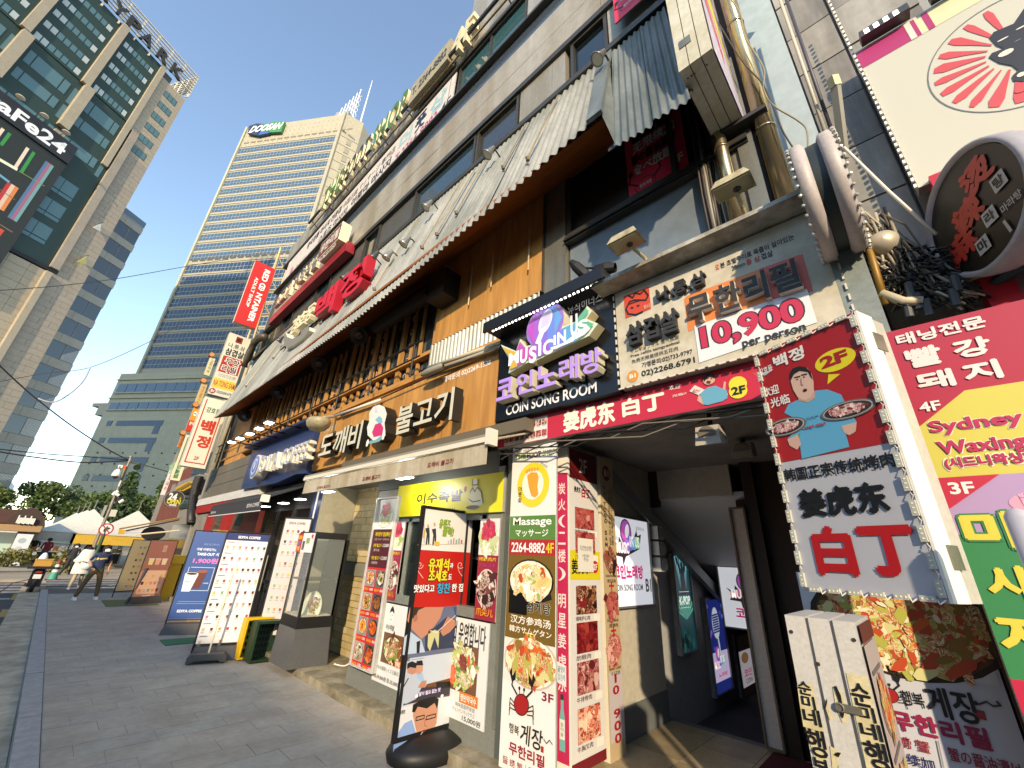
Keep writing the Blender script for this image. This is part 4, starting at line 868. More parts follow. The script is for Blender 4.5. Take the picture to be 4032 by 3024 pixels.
for sd in ('l','r'): RADS.update({'hip_'+sd:(.1,.1),'knee_'+sd:(.075,.075),'ankle_'+sd:(.062,.062),'sh_'+sd:(.068,.068),'elbow_'+sd:(.045,.045),'wrist_'+sd:(.03,.03),'palm_'+sd:(.035,.02)})
def pose(kl=(-.12,0,.48), kr=(.12,0,.48), al=(-.14,0,.07), ar=(.14,0,.07), el=(-.27,.03,1.12), er=(.27,.03,1.12), wl=(-.29,-.05,.86), wr=(.29,-.05,.86), lean=0, hd=(0,-.02,1.6)):
    J = dict(pelvis=(0,0,.93), waist=(0,0,1.08), chest=(0,lean,1.32), neck=(0,lean*1.2,1.49), head=(hd[0],hd[1]+lean,hd[2]), crown=(hd[0],hd[1]+lean,hd[2]+.07), hip_l=(-.1,0,.86), hip_r=(.1,0,.86), knee_l=kl, knee_r=kr, ankle_l=al, ankle_r=ar, sh_l=(-.19,lean,1.42), sh_r=(.19,lean,1.42), elbow_l=el, elbow_r=er, wrist_l=wl, wrist_r=wr)
    for s_ in 'lr':
        e = Vector(J['elbow_'+s_]); w_ = Vector(J['wrist_'+s_]); J['palm_'+s_] = tuple(w_ + (w_-e).normalized()*.05)
    return J
def cols(top, leg, sleeve=.0, head_z=1.5, arm=None, strip=None):
    def f(l):
        if l.z > head_z: return M_skin
        if abs(l.x) > .235 and l.z < (1.2 if sleeve else .9) and l.z > .7: return M_skin
        if l.z > .95: return strip if (strip and 1.24 < l.z < 1.3 and abs(l.x) < .16) else top
        return leg if l.z > .06 else M_skin
    return f
mp_ = gnd((337, 2360), 0); mh = 1.58
figure('man in navy striped T-shirt and olive trousers looking down with a face mask', (mp_.x, mp_.y, 0), mh, R_(8), pose(kl=(-.2,0,.5), kr=(.17,-.03,.5), al=(-.3,0,.07), ar=(.22,-.06,.07), el=(-.3,.0,1.16), wl=(-.2,-.22,1.0), er=(.29,.05,1.15), wr=(.3,.03,.9), lean=-.06, hd=(.02,-.05,1.58)), EDG, RADS, cols(mat('22304f', .85), mat('5a4a30', .85), sleeve=1, strip=mat('c9b27a', .8)))
wp = gnd((290, 2318), 0)
def coat(t, T):
    q = MB(); q.lathe(T((0,0,.62)), (0,0,1), [(0,.27),(.25,.27),(.5,.24),(.7,.22),(.82,.17),(.86,.07)], mat('cfd0c8', .9), 18, sc=(1,.75)); q.obj('coat', t, smooth=True)
    for sx in (-1, 1): q = MB(); q.tube([T((sx*.19,0,1.4)), T((sx*.3,-.05,1.15)), T((sx*.12,-.24,1.12))], .085, mat('cfd0c8', .9), 9, r1=.07); q.obj('sleeve', t, smooth=True)
    q = MB(); q.lathe(T((.12,-.22,.78)), (0,0,1), [(0,.02),(.03,.13),(.15,.16),(.26,.1),(.33,.03)], mat('c9d6d8', .3), 10, sc=(1,.6)); q.obj('plastic_bag', t, smooth=True)
figure('person in loose white coat and beige trousers walking with a plastic bag', (wp.x, wp.y, 0), 1.42, R_(-5), pose(kl=(-.12,-.12,.5), al=(-.16,-.3,.07), ar=(.12,.22,.1), kr=(.1,.05,.48), el=(-.28,-.05,1.15), wl=(-.08,-.26,1.14), er=(.28,-.05,1.15), wr=(.1,-.26,1.12)), EDG, RADS, cols(mat('cfd0c8', .9), mat('a89a80', .9)), extra=coat)
sp_ = gnd((268, 2262), 0)
figure('man in dark suit and tie stepping forward behind the white coat', (sp_.x-.1, sp_.y, 0), 1.42, R_(-10), pose(kl=(-.1,-.12,.5), al=(-.2,-.35,.07), ar=(.12,.2,.1)), EDG, RADS, cols(mat('1b1f2a', .8), mat('1b1f2a', .8), strip=None), shoes=M_blk)
bgp = [(Q8(860, 1000), 39.5, 'e2e2e2', '20242c', 'shopper in a white shirt at the stall, seen from behind'), (Q8(520, 1000), 40.5, '8a2430', '4a5260', 'shopper in a dark red top bending at the left stall'), (Q8(1150, 990), 38.5, '1a1c22', '22242a', 'person in black between the tent and the sign pole'), (Q8(380, 960), 44, '202634', '1c1f26', 'person in navy jacket beside the map panel'), (Q8(1230, 1000), 37.5, '1b1b1d', '26262b', 'person in dark coat behind the olive trousers man'), (Q8(1060,960), 41, '3a2c2a', '22242a', 'stallholder in a dark apron under the tent')]
for (p, Y, c1, c2, lb_) in bgp:
    w_ = at(p, Y); figure(lb_, (w_.x, Y, 0), 1.6, R_(random.uniform(120, 200)), pose(wl=(-.2,-.25,1.05), wr=(.2,-.25,1.05), lean=-.05), EDG, RADS, cols(mat(c1, .85), mat(c2, .85)), mask=False, shoes=M_blk)
# ------------------------------------------------------------------ motorcycle
mo = gnd((118, 2332), -.075); mt = thing('motorcycle', 'black delivery motorcycle with a tan crate on its rack parked on the gutter', 'motorcycle', (mo.x, mo.y, -.075))
def ML(x, y, z): return (mo.x + x, mo.y + y, -.075 + z)
for yy in (.1, 1.35):
    q = MB(); q.lathe(ML(-.06, yy, .29), (1,0,0), [(0,.2),(.0,.27),(.03,.295),(.09,.295),(.12,.27),(.12,.2)], mat('141414', .8), 22); w_ = q.obj('wheel', mt, smooth=True); q = MB(); q.lathe(ML(-.03, yy, .29), (1,0,0), [(0,.02),(0,.2),(.06,.2),(.06,.02)], M_alu, 16); q.obj('rim', w_)
q = MB(); q.box(mo.x-.17, mo.x+.17, mo.y-.1, mo.y+.95, .1, .62, mat('151515', .4, .3)); q.tube([ML(.14,.3,.2), ML(.15,1.0,.18)], .05, M_alu, 8); q.obj('engine', mt)
q = MB(); q.hexa([ML(-.13,-.1,.62),ML(.13,-.1,.62),ML(.14,.9,.6),ML(-.14,.9,.6),ML(-.12,-.12,.72),ML(.12,-.12,.72),ML(.13,.9,.76),ML(-.13,.9,.76)], M_blk); q.obj('seat', mt)
q = MB(); q.hexa([ML(-.13,.85,.6),ML(.13,.85,.6),ML(.1,1.25,.6),ML(-.1,1.25,.6),ML(-.16,.85,.85),ML(.16,.85,.85),ML(.12,1.3,1.0),ML(-.12,1.3,1.0)], mat('1a1a1c', .25)); q.obj('fairing', mt)
q = MB(); q.tube([ML(-.3,1.15,.98), ML(0,1.22,.95), ML(.3,1.15,.98)], .018, M_blk, 6); q.tube([ML(0,1.35,.3), ML(0,1.2,.95)], .035, M_alu, 6); q.obj('handlebar', mt)
for sx in (-1, 1): q = MB(); q.tube([ML(sx*.25,1.15,.98), ML(sx*.33,1.1,1.18)], .01, M_blk, 5); q.lathe(ML(sx*.33,1.08,1.2), (0,1,0), [(0,.001),(.0,.06),(.03,.05)], mat('c9cdd1', .1, .8), 12); q.obj('mirror', mt)
q = MB(); q.box(mo.x-.33, mo.x+.33, mo.y-.3, mo.y+.25, .68, .75, M_blk); q.obj('rack', mt)
crm = mat('b3873c', .7)
q = MB(); X0, X1, Y0, Y1 = mo.x-.22, mo.x+.22, mo.y-.25, mo.y+.15
q.box(X0,X1,Y0,Y0+.02,.76,1.0,crm); q.box(X0,X1,Y1-.02,Y1,.76,1.0,crm); q.box(X0,X0+.02,Y0+.02,Y1-.02,.76,1.0,crm); q.box(X1-.02,X1,Y0+.02,Y1-.02,.76,1.0,crm); q.box(X0-.015,X1+.015,Y0-.015,Y0,.96,1.0,crm)
cr_ = q.obj('crate'); tag(cr_, 'tan plastic crate strapped on the rack of the motorcycle', 'crate')
q = MB(); q.lathe((mo.x-.05, mo.y-.05, .88), (0,0,1), [(0,.02),(.02,.1),(.1,.13),(.2,.1),(.3,.05),(.32,.005)], mat('e3e5e8', .3), 12); tag(q.obj('plastic_bag', smooth=True), 'white plastic bag sticking out of the motorcycle crate', 'bag')
q = MB(); q.box(mo.x-.1, mo.x+.1, mo.y-.17, mo.y-.14, .36, .5, mat('cdd2cf', .4)); q.obj('number_plate', mt)
q = MB(); q.box(mo.x-.08, mo.x+.08, mo.y-.17, mo.y-.12, .54, .6, mat('8e1c18', .3)); q.obj('tail_lamp', mt)
q = MB(); q.tube([ML(-.1,.3,.4), ML(-.5,-.1,.3), ML(-.75,-.35,-.05)], .012, M_blk, 6); q.obj('side_stand', mt)
# traffic cone
c_ = gnd((203, 2284), -.012); ct = thing('traffic_cone', 'faded teal and white traffic cone on the crossing road', 'traffic cone', tuple(c_))
q = MB(); q.lathe(c_, (0,0,1), [(.03,.16),(.32,.12)], mat('3f8f7c', .6), 14); q.lathe(c_, (0,0,1), [(.32,.12),(.42,.1)], mat('c9c9c4', .6), 14); q.lathe(c_, (0,0,1), [(.42,.1),(.52,.085)], M_blk, 14); q.lathe(c_, (0,0,1), [(.52,.085),(.62,.07)], mat('c9c9c4', .6), 14); q.lathe(c_, (0,0,1), [(.62,.07),(.8,.05),(.81,.001)], mat('7a3030', .6), 14); q.obj('body', ct, smooth=True)
q = MB(); q.box(c_.x-.22, c_.x+.22, c_.y-.22, c_.y+.22, -.012, .025, mat('6a2f2c', .7)); q.obj('base', ct)
# no right turn sign on a green pole
FQ = FY(30); u, v = FQ.hit(Q8(1262, 705)); ru = abs(FQ.hit(Q8(1355, 700))[0]-FQ.hit(Q8(1168, 710))[0])/2
tsn = thing('traffic_sign', 'round no right turn sign on a dark green pole', 'road sign', (u, 30, 0))
q = MB(); _, v2 = FQ.hit(Q8(1240, 790)); q.tube([(u, 30.08, -.02), (u, 30.08, v+ru*.5)], .075, mat('20452f', .5), 10); q.obj('pole', tsn)
q = MB(); q.lathe((u, 30.05, v), (0,-1,0), [(0,.001),(0,ru),(.03,ru),(.03,.001)], mat('b9bcbd', .4), 28); q.obj('disc', tsn)
a_ = Art(FY(30.02), .0); a_.uell(u, v, ru, ru, 'a3203a', 1, 30); a_.uell(u, v, ru*.8, ru*.8, 'cfcfcb', 2, 30); a_.upoly([(u-.3*ru,v-.45*ru),(u-.1*ru,v-.45*ru),(u-.1*ru,v+.02*ru),(u+.2*ru,v+.02*ru),(u+.2*ru,v-.12*ru),(u+.55*ru,v+.13*ru),(u+.2*ru,v+.38*ru),(u+.2*ru,v+.22*ru),(u-.15*ru,v+.22*ru),(u-.3*ru,v+.05*ru)], '161616', 3)
a_.uline([(u-.55*ru, v+.55*ru), (u+.55*ru, v-.55*ru)], ru*.16, 'a3203a', 4); a_.obj('printed_face', tsn)
# camera pole
FC = FY(33); tb = E4(262, 48); u1, v1 = FC.hit(tb); u0, v0 = FC.hit(E4(95, 620)); 
cp_ = thing('camera_pole', 'grey street pole carrying surveillance cameras, boxes and overhead wires', 'pole', (u1, 33, 0)); gp_ = mat('8f8a80', .5, .4, .2)
q = MB(); q.tube([(u1, 33, -.02), (u1, 33, v1)], .09, gp_, 10, r1=.06); q.lathe((u1, 33, v1), (0,0,1), [(0,.1),(.08,.1),(.1,.01)], M_alu, 10); q.obj('pole', cp_)
def cz(p): return FC.hit(E4(*p))
def cbx(name, p0, p1, d, m_, par=cp_): 
    a, b = cz(p0), cz(p1); q = MB(); q.fbox(FC, a[0], b[0], a[1], b[1], .1, .1+d, m_); return q.obj(name, par)
cbx('bullet_camera', (140,140), (190,122), .1, mat('dcdcd8', .4)); cbx('alarm_lamp', (185,160), (222,125), .1, mat('c9582a', .4)); cbx('control_box', (165,232), (205,160), .25, mat('8c8440', .5)); cbx('speaker_box', (140,310), (175,258), .2, mat('c9c9c2', .5)); cbx('control_box', (60,575), (138,520), .3, mat('b9b9ad', .5)); cbx('sign_panel', (-15,575), (52,478), .05, mat('8f8d84', .5))
uu, vv_ = cz((125, 210)); q = MB(); q.lathe((uu, 32.7, vv_+.35), (0,0,-1), [(0,.04),(.1,.14),(.3,.2),(.42,.2),(.43,.01)], mat('dedfdd', .4), 16); q.lathe((uu, 32.7, vv_-.07), (0,0,-1), [(0,.13),(.1,.1),(.16,.01)], mat('2a2e33', .1), 14); q.tube([(uu, 32.7, vv_+.35), (uu, 32.8, vv_+.5), (u1, 33, vv_+.5)], .03, gp_, 6); q.obj('dome_camera', cp_, smooth=True)
for (p0, p1) in (((92,388),(145,352)), ((100,360),(150,392)), ((150,455),(190,430))):
    a, b = cz(p0), cz(p1); q = MB(); q.tube([FC.w(a[0], a[1], .3), FC.w(b[0], b[1], .3)], .08, mat('d6d6d2', .4), 8); q.obj('bullet_camera', cp_)
q = MB()
for i in range(14):
    a = cz((random.uniform(110,175), random.uniform(370,470))); b = cz((random.uniform(110,175), random.uniform(370,470))); q.tube([FC.w(a[0],a[1],.15), FC.w((a[0]+b[0])/2,(a[1]+b[1])/2-.15,.3), FC.w(b[0],b[1],.15)], .025, random.choice([M_blk, mat('5a5a66', .5), mat('9a9aa6', .5)]), 5)
q.obj('cable_coil', cp_)
# ------------------------------------------------------------------ overhead wires
def wire(label, pts, r=.025, col='2c2622', grp='overhead wires', nm='overhead_wire', seg=5):
    P_ = [Vector(p) for p in pts]; out = []
    n = len(P_)
    for i in range(n-1):      # Catmull-Rom
        a, b, c, d = P_[max(i-1,0)], P_[i], P_[i+1], P_[min(i+2,n-1)]
        for k in range(6):
            t = k/6; out.append(.5*((2*b) + (c-a)*t + (2*a-5*b+4*c-d)*t*t + (3*b-a-3*c+d)*t**3))
    out.append(P_[-1]); q = MB(); q.tube(out, r, mat(col, .6), seg); o = q.obj(nm, smooth=True); tag(o, label, 'wire', grp); return o
def awp(p, Y): return at(p, Y)
wire('long wire crossing from the granite tower to the cream tower', [awp(R5(-60,408), 26), awp(R5(400,372), 29), awp(R5(775,325), 31), awp(R5(1200,250), 33), awp(R5(1493,200), 34)], .02)
wire('wire dropping from the upper left to the camera pole top', [awp(R5(-80,820), 30), awp(R5(120,1010), 31), awp(R5(260,1130), 31.5), awp(R5(470,1290), 32.2), awp(R5(700,1440), 32.8), awp(R5(835,1510), 33)], .035)
wire('upper of the two level wires reaching the camera pole', [awp(R5(-60,1435), 31), awp(R5(300,1472), 32), awp(R5(640,1495), 32.7), awp(R5(835,1512), 33)], .028)
wire('lower of the two level wires sagging towards the camera pole', [awp(R5(-60,1448), 31), awp(R5(200,1490), 31.5), awp(R5(550,1528), 32.4), awp(R5(835,1515), 33)], .035)
wire('wire leaving the camera pole towards the shop signs', [(u1, 33, v1-.3), awp(R5(960,1550), 31), awp(R5(1093,1587), 30)], .025)
wire('slack wire running up to the shop roofs', [awp(R5(-60,1010), 38), awp(R5(300,945), 38), awp(R5(595,905), 37), awp(R5(985,735), 35), awp(R5(1200,610), 34)], .02)
wire('pale drooping loop below the slack wire', [awp(R5(590,905), 37), awp(R5(540,1000), 37), awp(R5(440,1090), 37), awp(R5(340,1135), 37), awp(R5(250,1110), 37)], .05, '9aa0a8')
# ------------------------------------------------------------------ low neighbour buildings beyond the restaurant building
nb = thing('low_brick_shop', 'low cluttered brick and glass shops beyond the end of the restaurant building', 'building', (5, 24, 0)); M_brk = mat('7a4034', .8, 0, .25, 3)
q = MB(); q.box(3.9, 12, 19.1, 34, -.1, 7.0, mat('8a857c', .8, 0, .2)); q.obj('wall', nb)
for k in range(10):
    q = MB(); q.box(3.86, 3.9, 26+k*.6, 26.5+k*.6, 2.8, 5.4, M_brk); q.obj('brick_panel', nb)
q = MB(); q.box(3.84, 3.9, 19.3, 25.8, .2, 2.5, glass('2b2a26', .1)); q.box(3.84,3.9,19.3,25.8,3.2,5.6,G_blue); q.obj('shop_window', nb)
q = MB(); q.box(3.4, 3.9, 19.1, 19.4, -.1, 6.6, mat('9a958a', .7, 0, .2, 3, streak=True)); q.obj('pilaster', nb)
q = MB(); q.box(3.3, 3.9, 20.4, 26, 3.9, 4.3, mat('8f8f8a', .7, 0, .3)); q.obj('fascia', nb)
q = MB(); 
for k in range(14): q.tube([(3.7, 19.05+.02*k, 4.5), (3.6-.01*k, 18.95, 7.5)], .02, M_blk, 4)
q.obj('cable_bundle', nb)
for i in range(4): q = MB(); p_ = at(C4(860+20*i - 60*0, 300 + i*6), 21.0 + i*.2); q.tube([(3.65+.12*i, 19.0, 5.2), (3.7+.1*i, 19.0, 11)], .045, mat(('c9b98f','9a9a94','b9ac88','d9cfb0')[i], .5, .3), 7); q.obj('drain_pipe', nb)
sc2 = thing('scaffold_frame', 'rusty cream steel frame rising at the far roof corner of the building', 'scaffold', (3.6, 19.4, 10)); mm = mat('c4b184', .6, .2, .3, 3)
for (x, z0, z1, dx) in ((3.2,9.5,14.6,.1),(3.45,9.2,15.2,-.15),(3.7,9.3,15.0,.15),(3.95,9,14.6,0)):
    q = MB(); q.tube([(x,19.5,z0),(x+dx,19.5,z1)], .05, mm, 6); q.obj('upright', sc2)
for z in (10,11.3,12.6,13.9): q = MB(); q.tube([(3.15,19.5,z),(4.0,19.5,z+.5)], .035, mm, 6); q.tube([(4.0,19.5,z),(3.2,19.5,z+.9)], .03, mm, 6); q.obj('brace', sc2)
# folded awning frames beyond
aw = thing('folded_awning', 'folded shop awning arms with yellow cloth ends over the far shops', 'awning', (3, 21, 2.6))
for (p0, p1, Ya, m_) in ((C4(65,440), C4(880,290), 19.6, mat('8a6b3a', .7)), (C4(150,465), C4(850,320), 19.8, mat('3a2a20', .7)), (C4(290,515), C4(850,460), 19.6, mat('cbbd9c', .6))):
    q = MB(); q.tube([at(p0, Ya+.2), at(p1, Ya+.2)], .03, m_, 6); q.obj('arm', aw)
f_ = FY(19.8); q = MB(); q.prism(f_, [f_.hit(C4(*p)) for p in ((45,510),(125,512),(150,455),(65,445))], 0, .02, M_val); q.obj('cloth_end', aw)
for i, (p, w_, h_) in enumerate(((C4(510,500), 130, 110),)):
    S_ = at(p, 20.2); q = MB(); q.lathe(S_, (0,-1,0), [(0,.001),(0,.3),(.08,.3),(.08,.001)], M_blk, 24, sc=(1.15,.8)); tag(q.obj('dark_oval_sign'), 'dark oval sign hanging under the folded awning', 'sign')
MEAT = ('7c1f22','9c3b3a','b5605a','5e1518','c98a80','a84a44'); FRY = ('c9763a','b5512a','d9a35a','8a3a20','e0c9a0','6a7a3a'); VEG = ('7d9a45','a8b860','d9d6c0','c9582f','e8e4d8','5d7a34'); STEW = ('b5401f','d9702a','e0b060','8a2a18','f0e6d0','5a6a2a'); CRAB = ('c9c48a','a8a850','d0602f','e0d9b8','8a6a30','b5482a','7a7a3a','f0ead8'); DARKM = ('3a1c14','5e3020','8a5a3a','c9a88a','24120c')
# ------------------------------------------------------------------ wooden fascia sign
F33 = FX(3.3)
s = Sign('timber_shop_sign', 'long weathered plywood fascia sign with raised grey-faced Korean letters and a round mascot-free emblem'.replace(' and a round mascot-free emblem', ' and white unicorn-coloured emblem'), 'sign', F33, None, None, 'c98a3e', .3, side=M_wood, uv=(-8.95, 3.26, -3.5, 4.36), pm=M_wood)
s.root['label'] = 'long weathered plywood fascia sign with raised grey-faced letters over the white awning'
for k in range(1, 5): s.a.urect(-8.95 + k*1.1 - .004, 3.26, -8.95 + k*1.1 + .004, 4.36, '6e4a26', 2)
s.a.ut('예약문의 02)2269-1538', -4.66, 4.13, -3.64, 4.24, 'e8e6e0', .03, 3); s.a.ut('동대문 본점', -8.75, 4.05, -8.2, 4.15, 'cfc8bc', .01, 3)
s.done('printed_lettering')
F305 = FX(3.06)
def L3(sign, F, thick, txt, uv, face, side, bold=.03, gap=.08, sk=0, fm=None, sm=None):
    """letters whose front face lies on frame F, body running back by thick"""
    return letters(F, -thick, thick, txt, 0, 0, face, side, sign.root, bold, gap, uv=uv, fm=fm, sm=sm, sk=sk)
L3(s, F305, .15, '도깨비', (-8.15,3.36,-6.5,3.86), 'c2c0ae', '1a1a18', .03, .1)
L3(s, F305, .15, '불고기', (-5.42,3.4,-4.05,3.86), 'c2c0ae', '1a1a18', .03, .1)
# plain emblem between the words
FE = FX(3.08); q = MB()
def eb(pts, h, d, name):
    q = MB(); q.prism(FE, [FE.hit(R6(*p)) for p in pts][::-1], -.2, d, pr(h), pr('1a1a18')); return q.obj(name, s.root)
eb([(1085,1205),(1110,1165),(1150,1150),(1185,1165),(1200,1210),(1185,1270),(1190,1330),(1170,1370),(1110,1385),(1075,1350),(1070,1300),(1085,1260)], 'd9d6d2', 0, 'emblem_back')
ea = Art(FE, 0); ea.poly([R6(*p) for p in ((1105,1330),(1125,1280),(1160,1268),(1178,1300),(1170,1350),(1115,1362))], 'c22f6e', 2); ea.poly([R6(*p) for p in ((1068,1392),(1130,1380),(1188,1335),(1196,1350),(1150,1392),(1090,1408))], '6d9fae', 2)
ea.poly([R6(*p) for p in ((1125,1250),(1150,1225),(1170,1238),(1172,1268),(1148,1272))], '6fb0c4', 2); ea.ell(R6(1165,1385), R6(1197,1310), 'dfdcd6', 3); ea.ell(R6(1062,1428), R6(1088,1375), 'dfdcd6', 3); ea.poly([R6(*p) for p in ((1122,1200),(1128,1148),(1140,1195))], 'c9c2d6', 3); ea.obj('emblem_print', s.root)
for (a, b) in (((760,1540),(775,1545)), ((1060,1250),(1075,1230)), ((1395,1110),(1410,1095)), ((1480,1300),(1490,1312)), ((1655,1150),(1672,1142))):
    pass
# ------------------------------------------------------------------ navy coffee sign
F30 = FX(3.0)
s = Sign('navy_shop_sign', 'navy blue coffee shop fascia with deep white raised letters lit by arm lamps', 'sign', FX(3.2), None, None, '1e3564', .3, side=mat('162a52', .45), uv=(-13.4, 3.34, -8.96, 4.32), pm=mat('1d3566', .35, 0, .12, 2))
s.a.ut('동대문 두산점', -9.75, 3.42, -9.0, 3.56, '7f8fae', .02, 3); s.done('printed_lettering')
q = MB(); q.box(2.98, 3.5, 8.96, 13.4, 4.3, 4.36, mat('16284f', .4)); q.obj('top_hood', s.root)
q = MB(); q.prism(FX(3.2), [(-13.4,3.34),(-8.96,3.34),(-8.96,3.2),(-9.5,3.24),(-10.6,3.14),(-13.4,3.2)][::-1], -.25, 0, mat('1a2f5c', .4)); q.obj('lower_skirt', s.root)
L3(s, FX(2.95), .14, 'EDIYA COFFEE', (-11.35,3.4,-8.42,3.78), 'a9aeb8', 'c4c0b2', .02, .09, fm=mat('8e98ac', .5), sm=mat('d9d3c0', .5))  # blue-grey faces, cream sides: shade and sun painted onto white letters
q = MB(); uu, vv_ = FX(2.95).hit(R6(338, 1555)); q.lathe(FX(2.95).w(uu, vv_), (-1,0,0), [(-.25,.001),(-.25,.3),(0,.3),(0,.001)], mat('c9c6ba', .5), 28); q.obj('round_emblem', s.root)
ea = Art(FX(2.94)); ea.uell(uu, vv_, .27, .27, '5f79b8', 1); ea.uell(uu, vv_, .2, .2, 'a9b5cf', 2); ea.uell(uu, vv_, .15, .15, '4a65a8', 3); ea.uell(uu, vv_+.02, .07, .1, 'a9b5cf', 4); ea.obj('emblem_print', s.root)
LW = mat('f4f6ff', .4, emit=6.0)
for i, (h_, b_) in enumerate((((440,1265),(640,1305)), ((375,1303),(545,1342)), ((315,1337),(490,1368)), ((250,1367),(435,1397)), ((195,1392),(375,1425)))):
    ph = R6(*h_); pb = R6(*b_); A = FX(2.45).hit(ph); B = FX(3.15).hit(pb); hp = FX(2.45).w(*A); bp = FX(3.15).w(*B)
    t = thing('arm_lamp', ('arm floodlight nearest the plywood sign', 'second arm floodlight from the plywood sign', 'middle arm floodlight over the navy sign', 'fourth arm floodlight over the navy sign', 'arm floodlight at the far end of the navy sign')[i], 'lamp', tuple(bp), 'floodlights over the navy sign')
    q = MB(); q.tube([bp, hp], .015, M_blk, 6); q.obj('arm', t); q = MB(); q.box(hp.x-.1, hp.x+.05, hp.y-.12, hp.y+.12, hp.z-.02, hp.z+.03, mat('3a3a3a', .4)); q.obj('housing', t); q = MB(); q.box(hp.x-.09, hp.x+.04, hp.y-.11, hp.y+.11, hp.z-.03, hp.z-.021, LW); q.obj('lens', t)
# ------------------------------------------------------------------ white awning over the kitchen hatch
M_cloth = mat('c9c1ae', .8, 0, .25, 3, .1, stain='a3977f', streak=True)
t = thing('white_awning', 'dirty white rolled shop awning with red lettering along its valance', 'awning', (2.9, 5, 2.6))
FA = FX(2.6)
q = MB(); q.fbox(FA, -7.2, -2.84, 2.6, 2.8, -.01, 0, M_cloth); q.obj('valance', t); q = MB(); q.fbox(FA, -7.22, -2.82, 2.81, 2.86, -.06, .03, mat('cfcabb', .5)); q.fbox(FA, -7.22, -2.82, 2.865, 2.89, -.05, .02, mat('8a8578', .5)); q.obj('front_bar', t)
q = MB(); q.hexa([(2.64,2.86,2.84),(3.3,2.9,3.08),(3.3,7.18,3.08),(2.64,7.18,2.84),(2.64,2.86,2.86),(3.3,2.9,3.1),(3.3,7.18,3.1),(2.64,7.18,2.86)], M_cloth); q.obj('cloth', t)
q = MB(); q.box(3.15, 3.43, 2.85, 7.2, 3.08, 3.22, mat('5e5648', .7)); q.obj('roller_case', t)
q = MB(); q.box(2.56, 2.68, 2.78, 2.83, 2.78, 2.94, mat('cfcabb', .5)); q.obj('end_cap', t)
a_ = Art(FA, .002)
for p0, p1 in ((Q3(65,173), Q3(136,146)), (Q3(308,130), Q3(405,90)), (Q3(655,58), Q3(795,5))): a_.t('도깨비 불고기', p0, p1, '7d2018', .02, 2, sk=.1)
a_.obj('lettering', t)
for p in (Q3(125,185), Q3(530,110)):
    uu, vv_ = FX(3.0).hit(p); c_ = FX(3.0).w(uu, vv_); w_ = thing('under_awning_lamp', 'white strip lamp glowing under the white awning ' + ('near the tiled recess' if p == Q3(125,185) else 'above the yellow sign'), 'lamp', tuple(c_)); q = MB(); q.box(c_.x-.06, c_.x+.06, c_.y-.16, c_.y+.16, c_.z, c_.z+.03, mat('d0d0cc', .4)); q.obj('housing', w_); q = MB(); q.box(c_.x-.05, c_.x+.05, c_.y-.15, c_.y+.15, c_.z-.008, c_.z-.001, LW); q.obj('lens', w_)
    pl = bpy.data.lights.new('lamp_light', 'POINT'); pl.energy = 9; pl.color = (.9, .95, 1); pl.shadow_soft_size = .08; po = bpy.data.objects.new('lamp_light', pl); po.location = (c_.x, c_.y, c_.z-.06); COL.objects.link(po)
# black coffee awning
t = thing('black_awning', 'charcoal shop awning with small white lettering beside the red shop front', 'awning', (3, 11.5, 2.4)); FA = FX(2.7)
q = MB(); q.fbox(FA, -13.6, -9.5, 2.44, 2.66, -.01, 0, mat('2f3135', .8)); q.fbox(FA, -13.6, -9.5, 2.425, 2.44, -.01, .002, mat('cfcfcf', .7)); q.obj('valance', t); q = MB(); q.hexa([(2.72,9.5,2.66),(3.4,9.5,2.98),(3.4,13.6,2.98),(2.72,13.6,2.66),(2.72,9.5,2.7),(3.4,9.5,3.02),(3.4,13.6,3.02),(2.72,13.6,2.7)], mat('2a2c30', .8)); q.obj('cloth', t)
q = MB(); q.box(2.66, 2.8, 9.42, 9.52, 2.6, 2.74, mat('d9d4c4', .5)); q.obj('end_cap', t)
a_ = Art(FA, .003); a_.t('EDIYA COFFEE', Q2(500,368), Q2(597,327), 'c9c9c9', .04, 2); a_.t('EDIYA', Q2(242,412), Q2(282,392), 'c9c9c9', .04, 2); a_.obj('lettering', t)
for p, o_ in ((Q2(635,358),'farthest'), (Q2(768,333),'middle'), (Q2(890,305),'nearest')):
    uu, vv_ = FX(3.2).hit(p); c_ = FX(3.2).w(uu, vv_); w_ = thing('entrance_lamp', o_ + ' of the three flat white lamps over the coffee shop doors', 'lamp', tuple(c_), 'lamps over the coffee doors'); q = MB(); q.box(c_.x-.08, c_.x+.08, c_.y-.14, c_.y+.14, c_.z, c_.z+.03, M_blk); q.obj('housing', w_); q = MB(); q.box(c_.x-.07, c_.x+.07, c_.y-.13, c_.y+.13, c_.z-.01, c_.z-.001, LW); q.obj('lens', w_)
pl = bpy.data.lights.new('cafe_light', 'POINT'); pl.energy = 14; pl.color = (1, .75, .5); pl.shadow_soft_size = .15; po = bpy.data.objects.new('cafe_light', pl); po.location = (4.6, 10.2, 2.3); COL.objects.link(po)
gl = MB(); gl.lathe((4.3, 10.0, 2.0), (0,0,1), [(-.12,.001),(-.1,.09),(0,.14),(.1,.1),(.14,.02)], mat('ffe9c0', .4, emit=5), 16); tag(gl.obj('globe_lamp', smooth=True), 'glowing warm globe lamp inside the coffee shop', 'lamp')
cf = thing('cafe_counter', 'dark cafe counter with stools seen through the glass doors', 'counter', (5, 10.5, .1)); q = MB(); q.box(5.0, 5.5, 8.8, 11.6, .1, 1.1, mat('3a2418', .5)); q.obj('front', cf); q = MB(); q.box(4.95, 5.55, 8.75, 11.65, 1.1, 1.15, mat('5e4028', .4)); q.obj('worktop', cf)
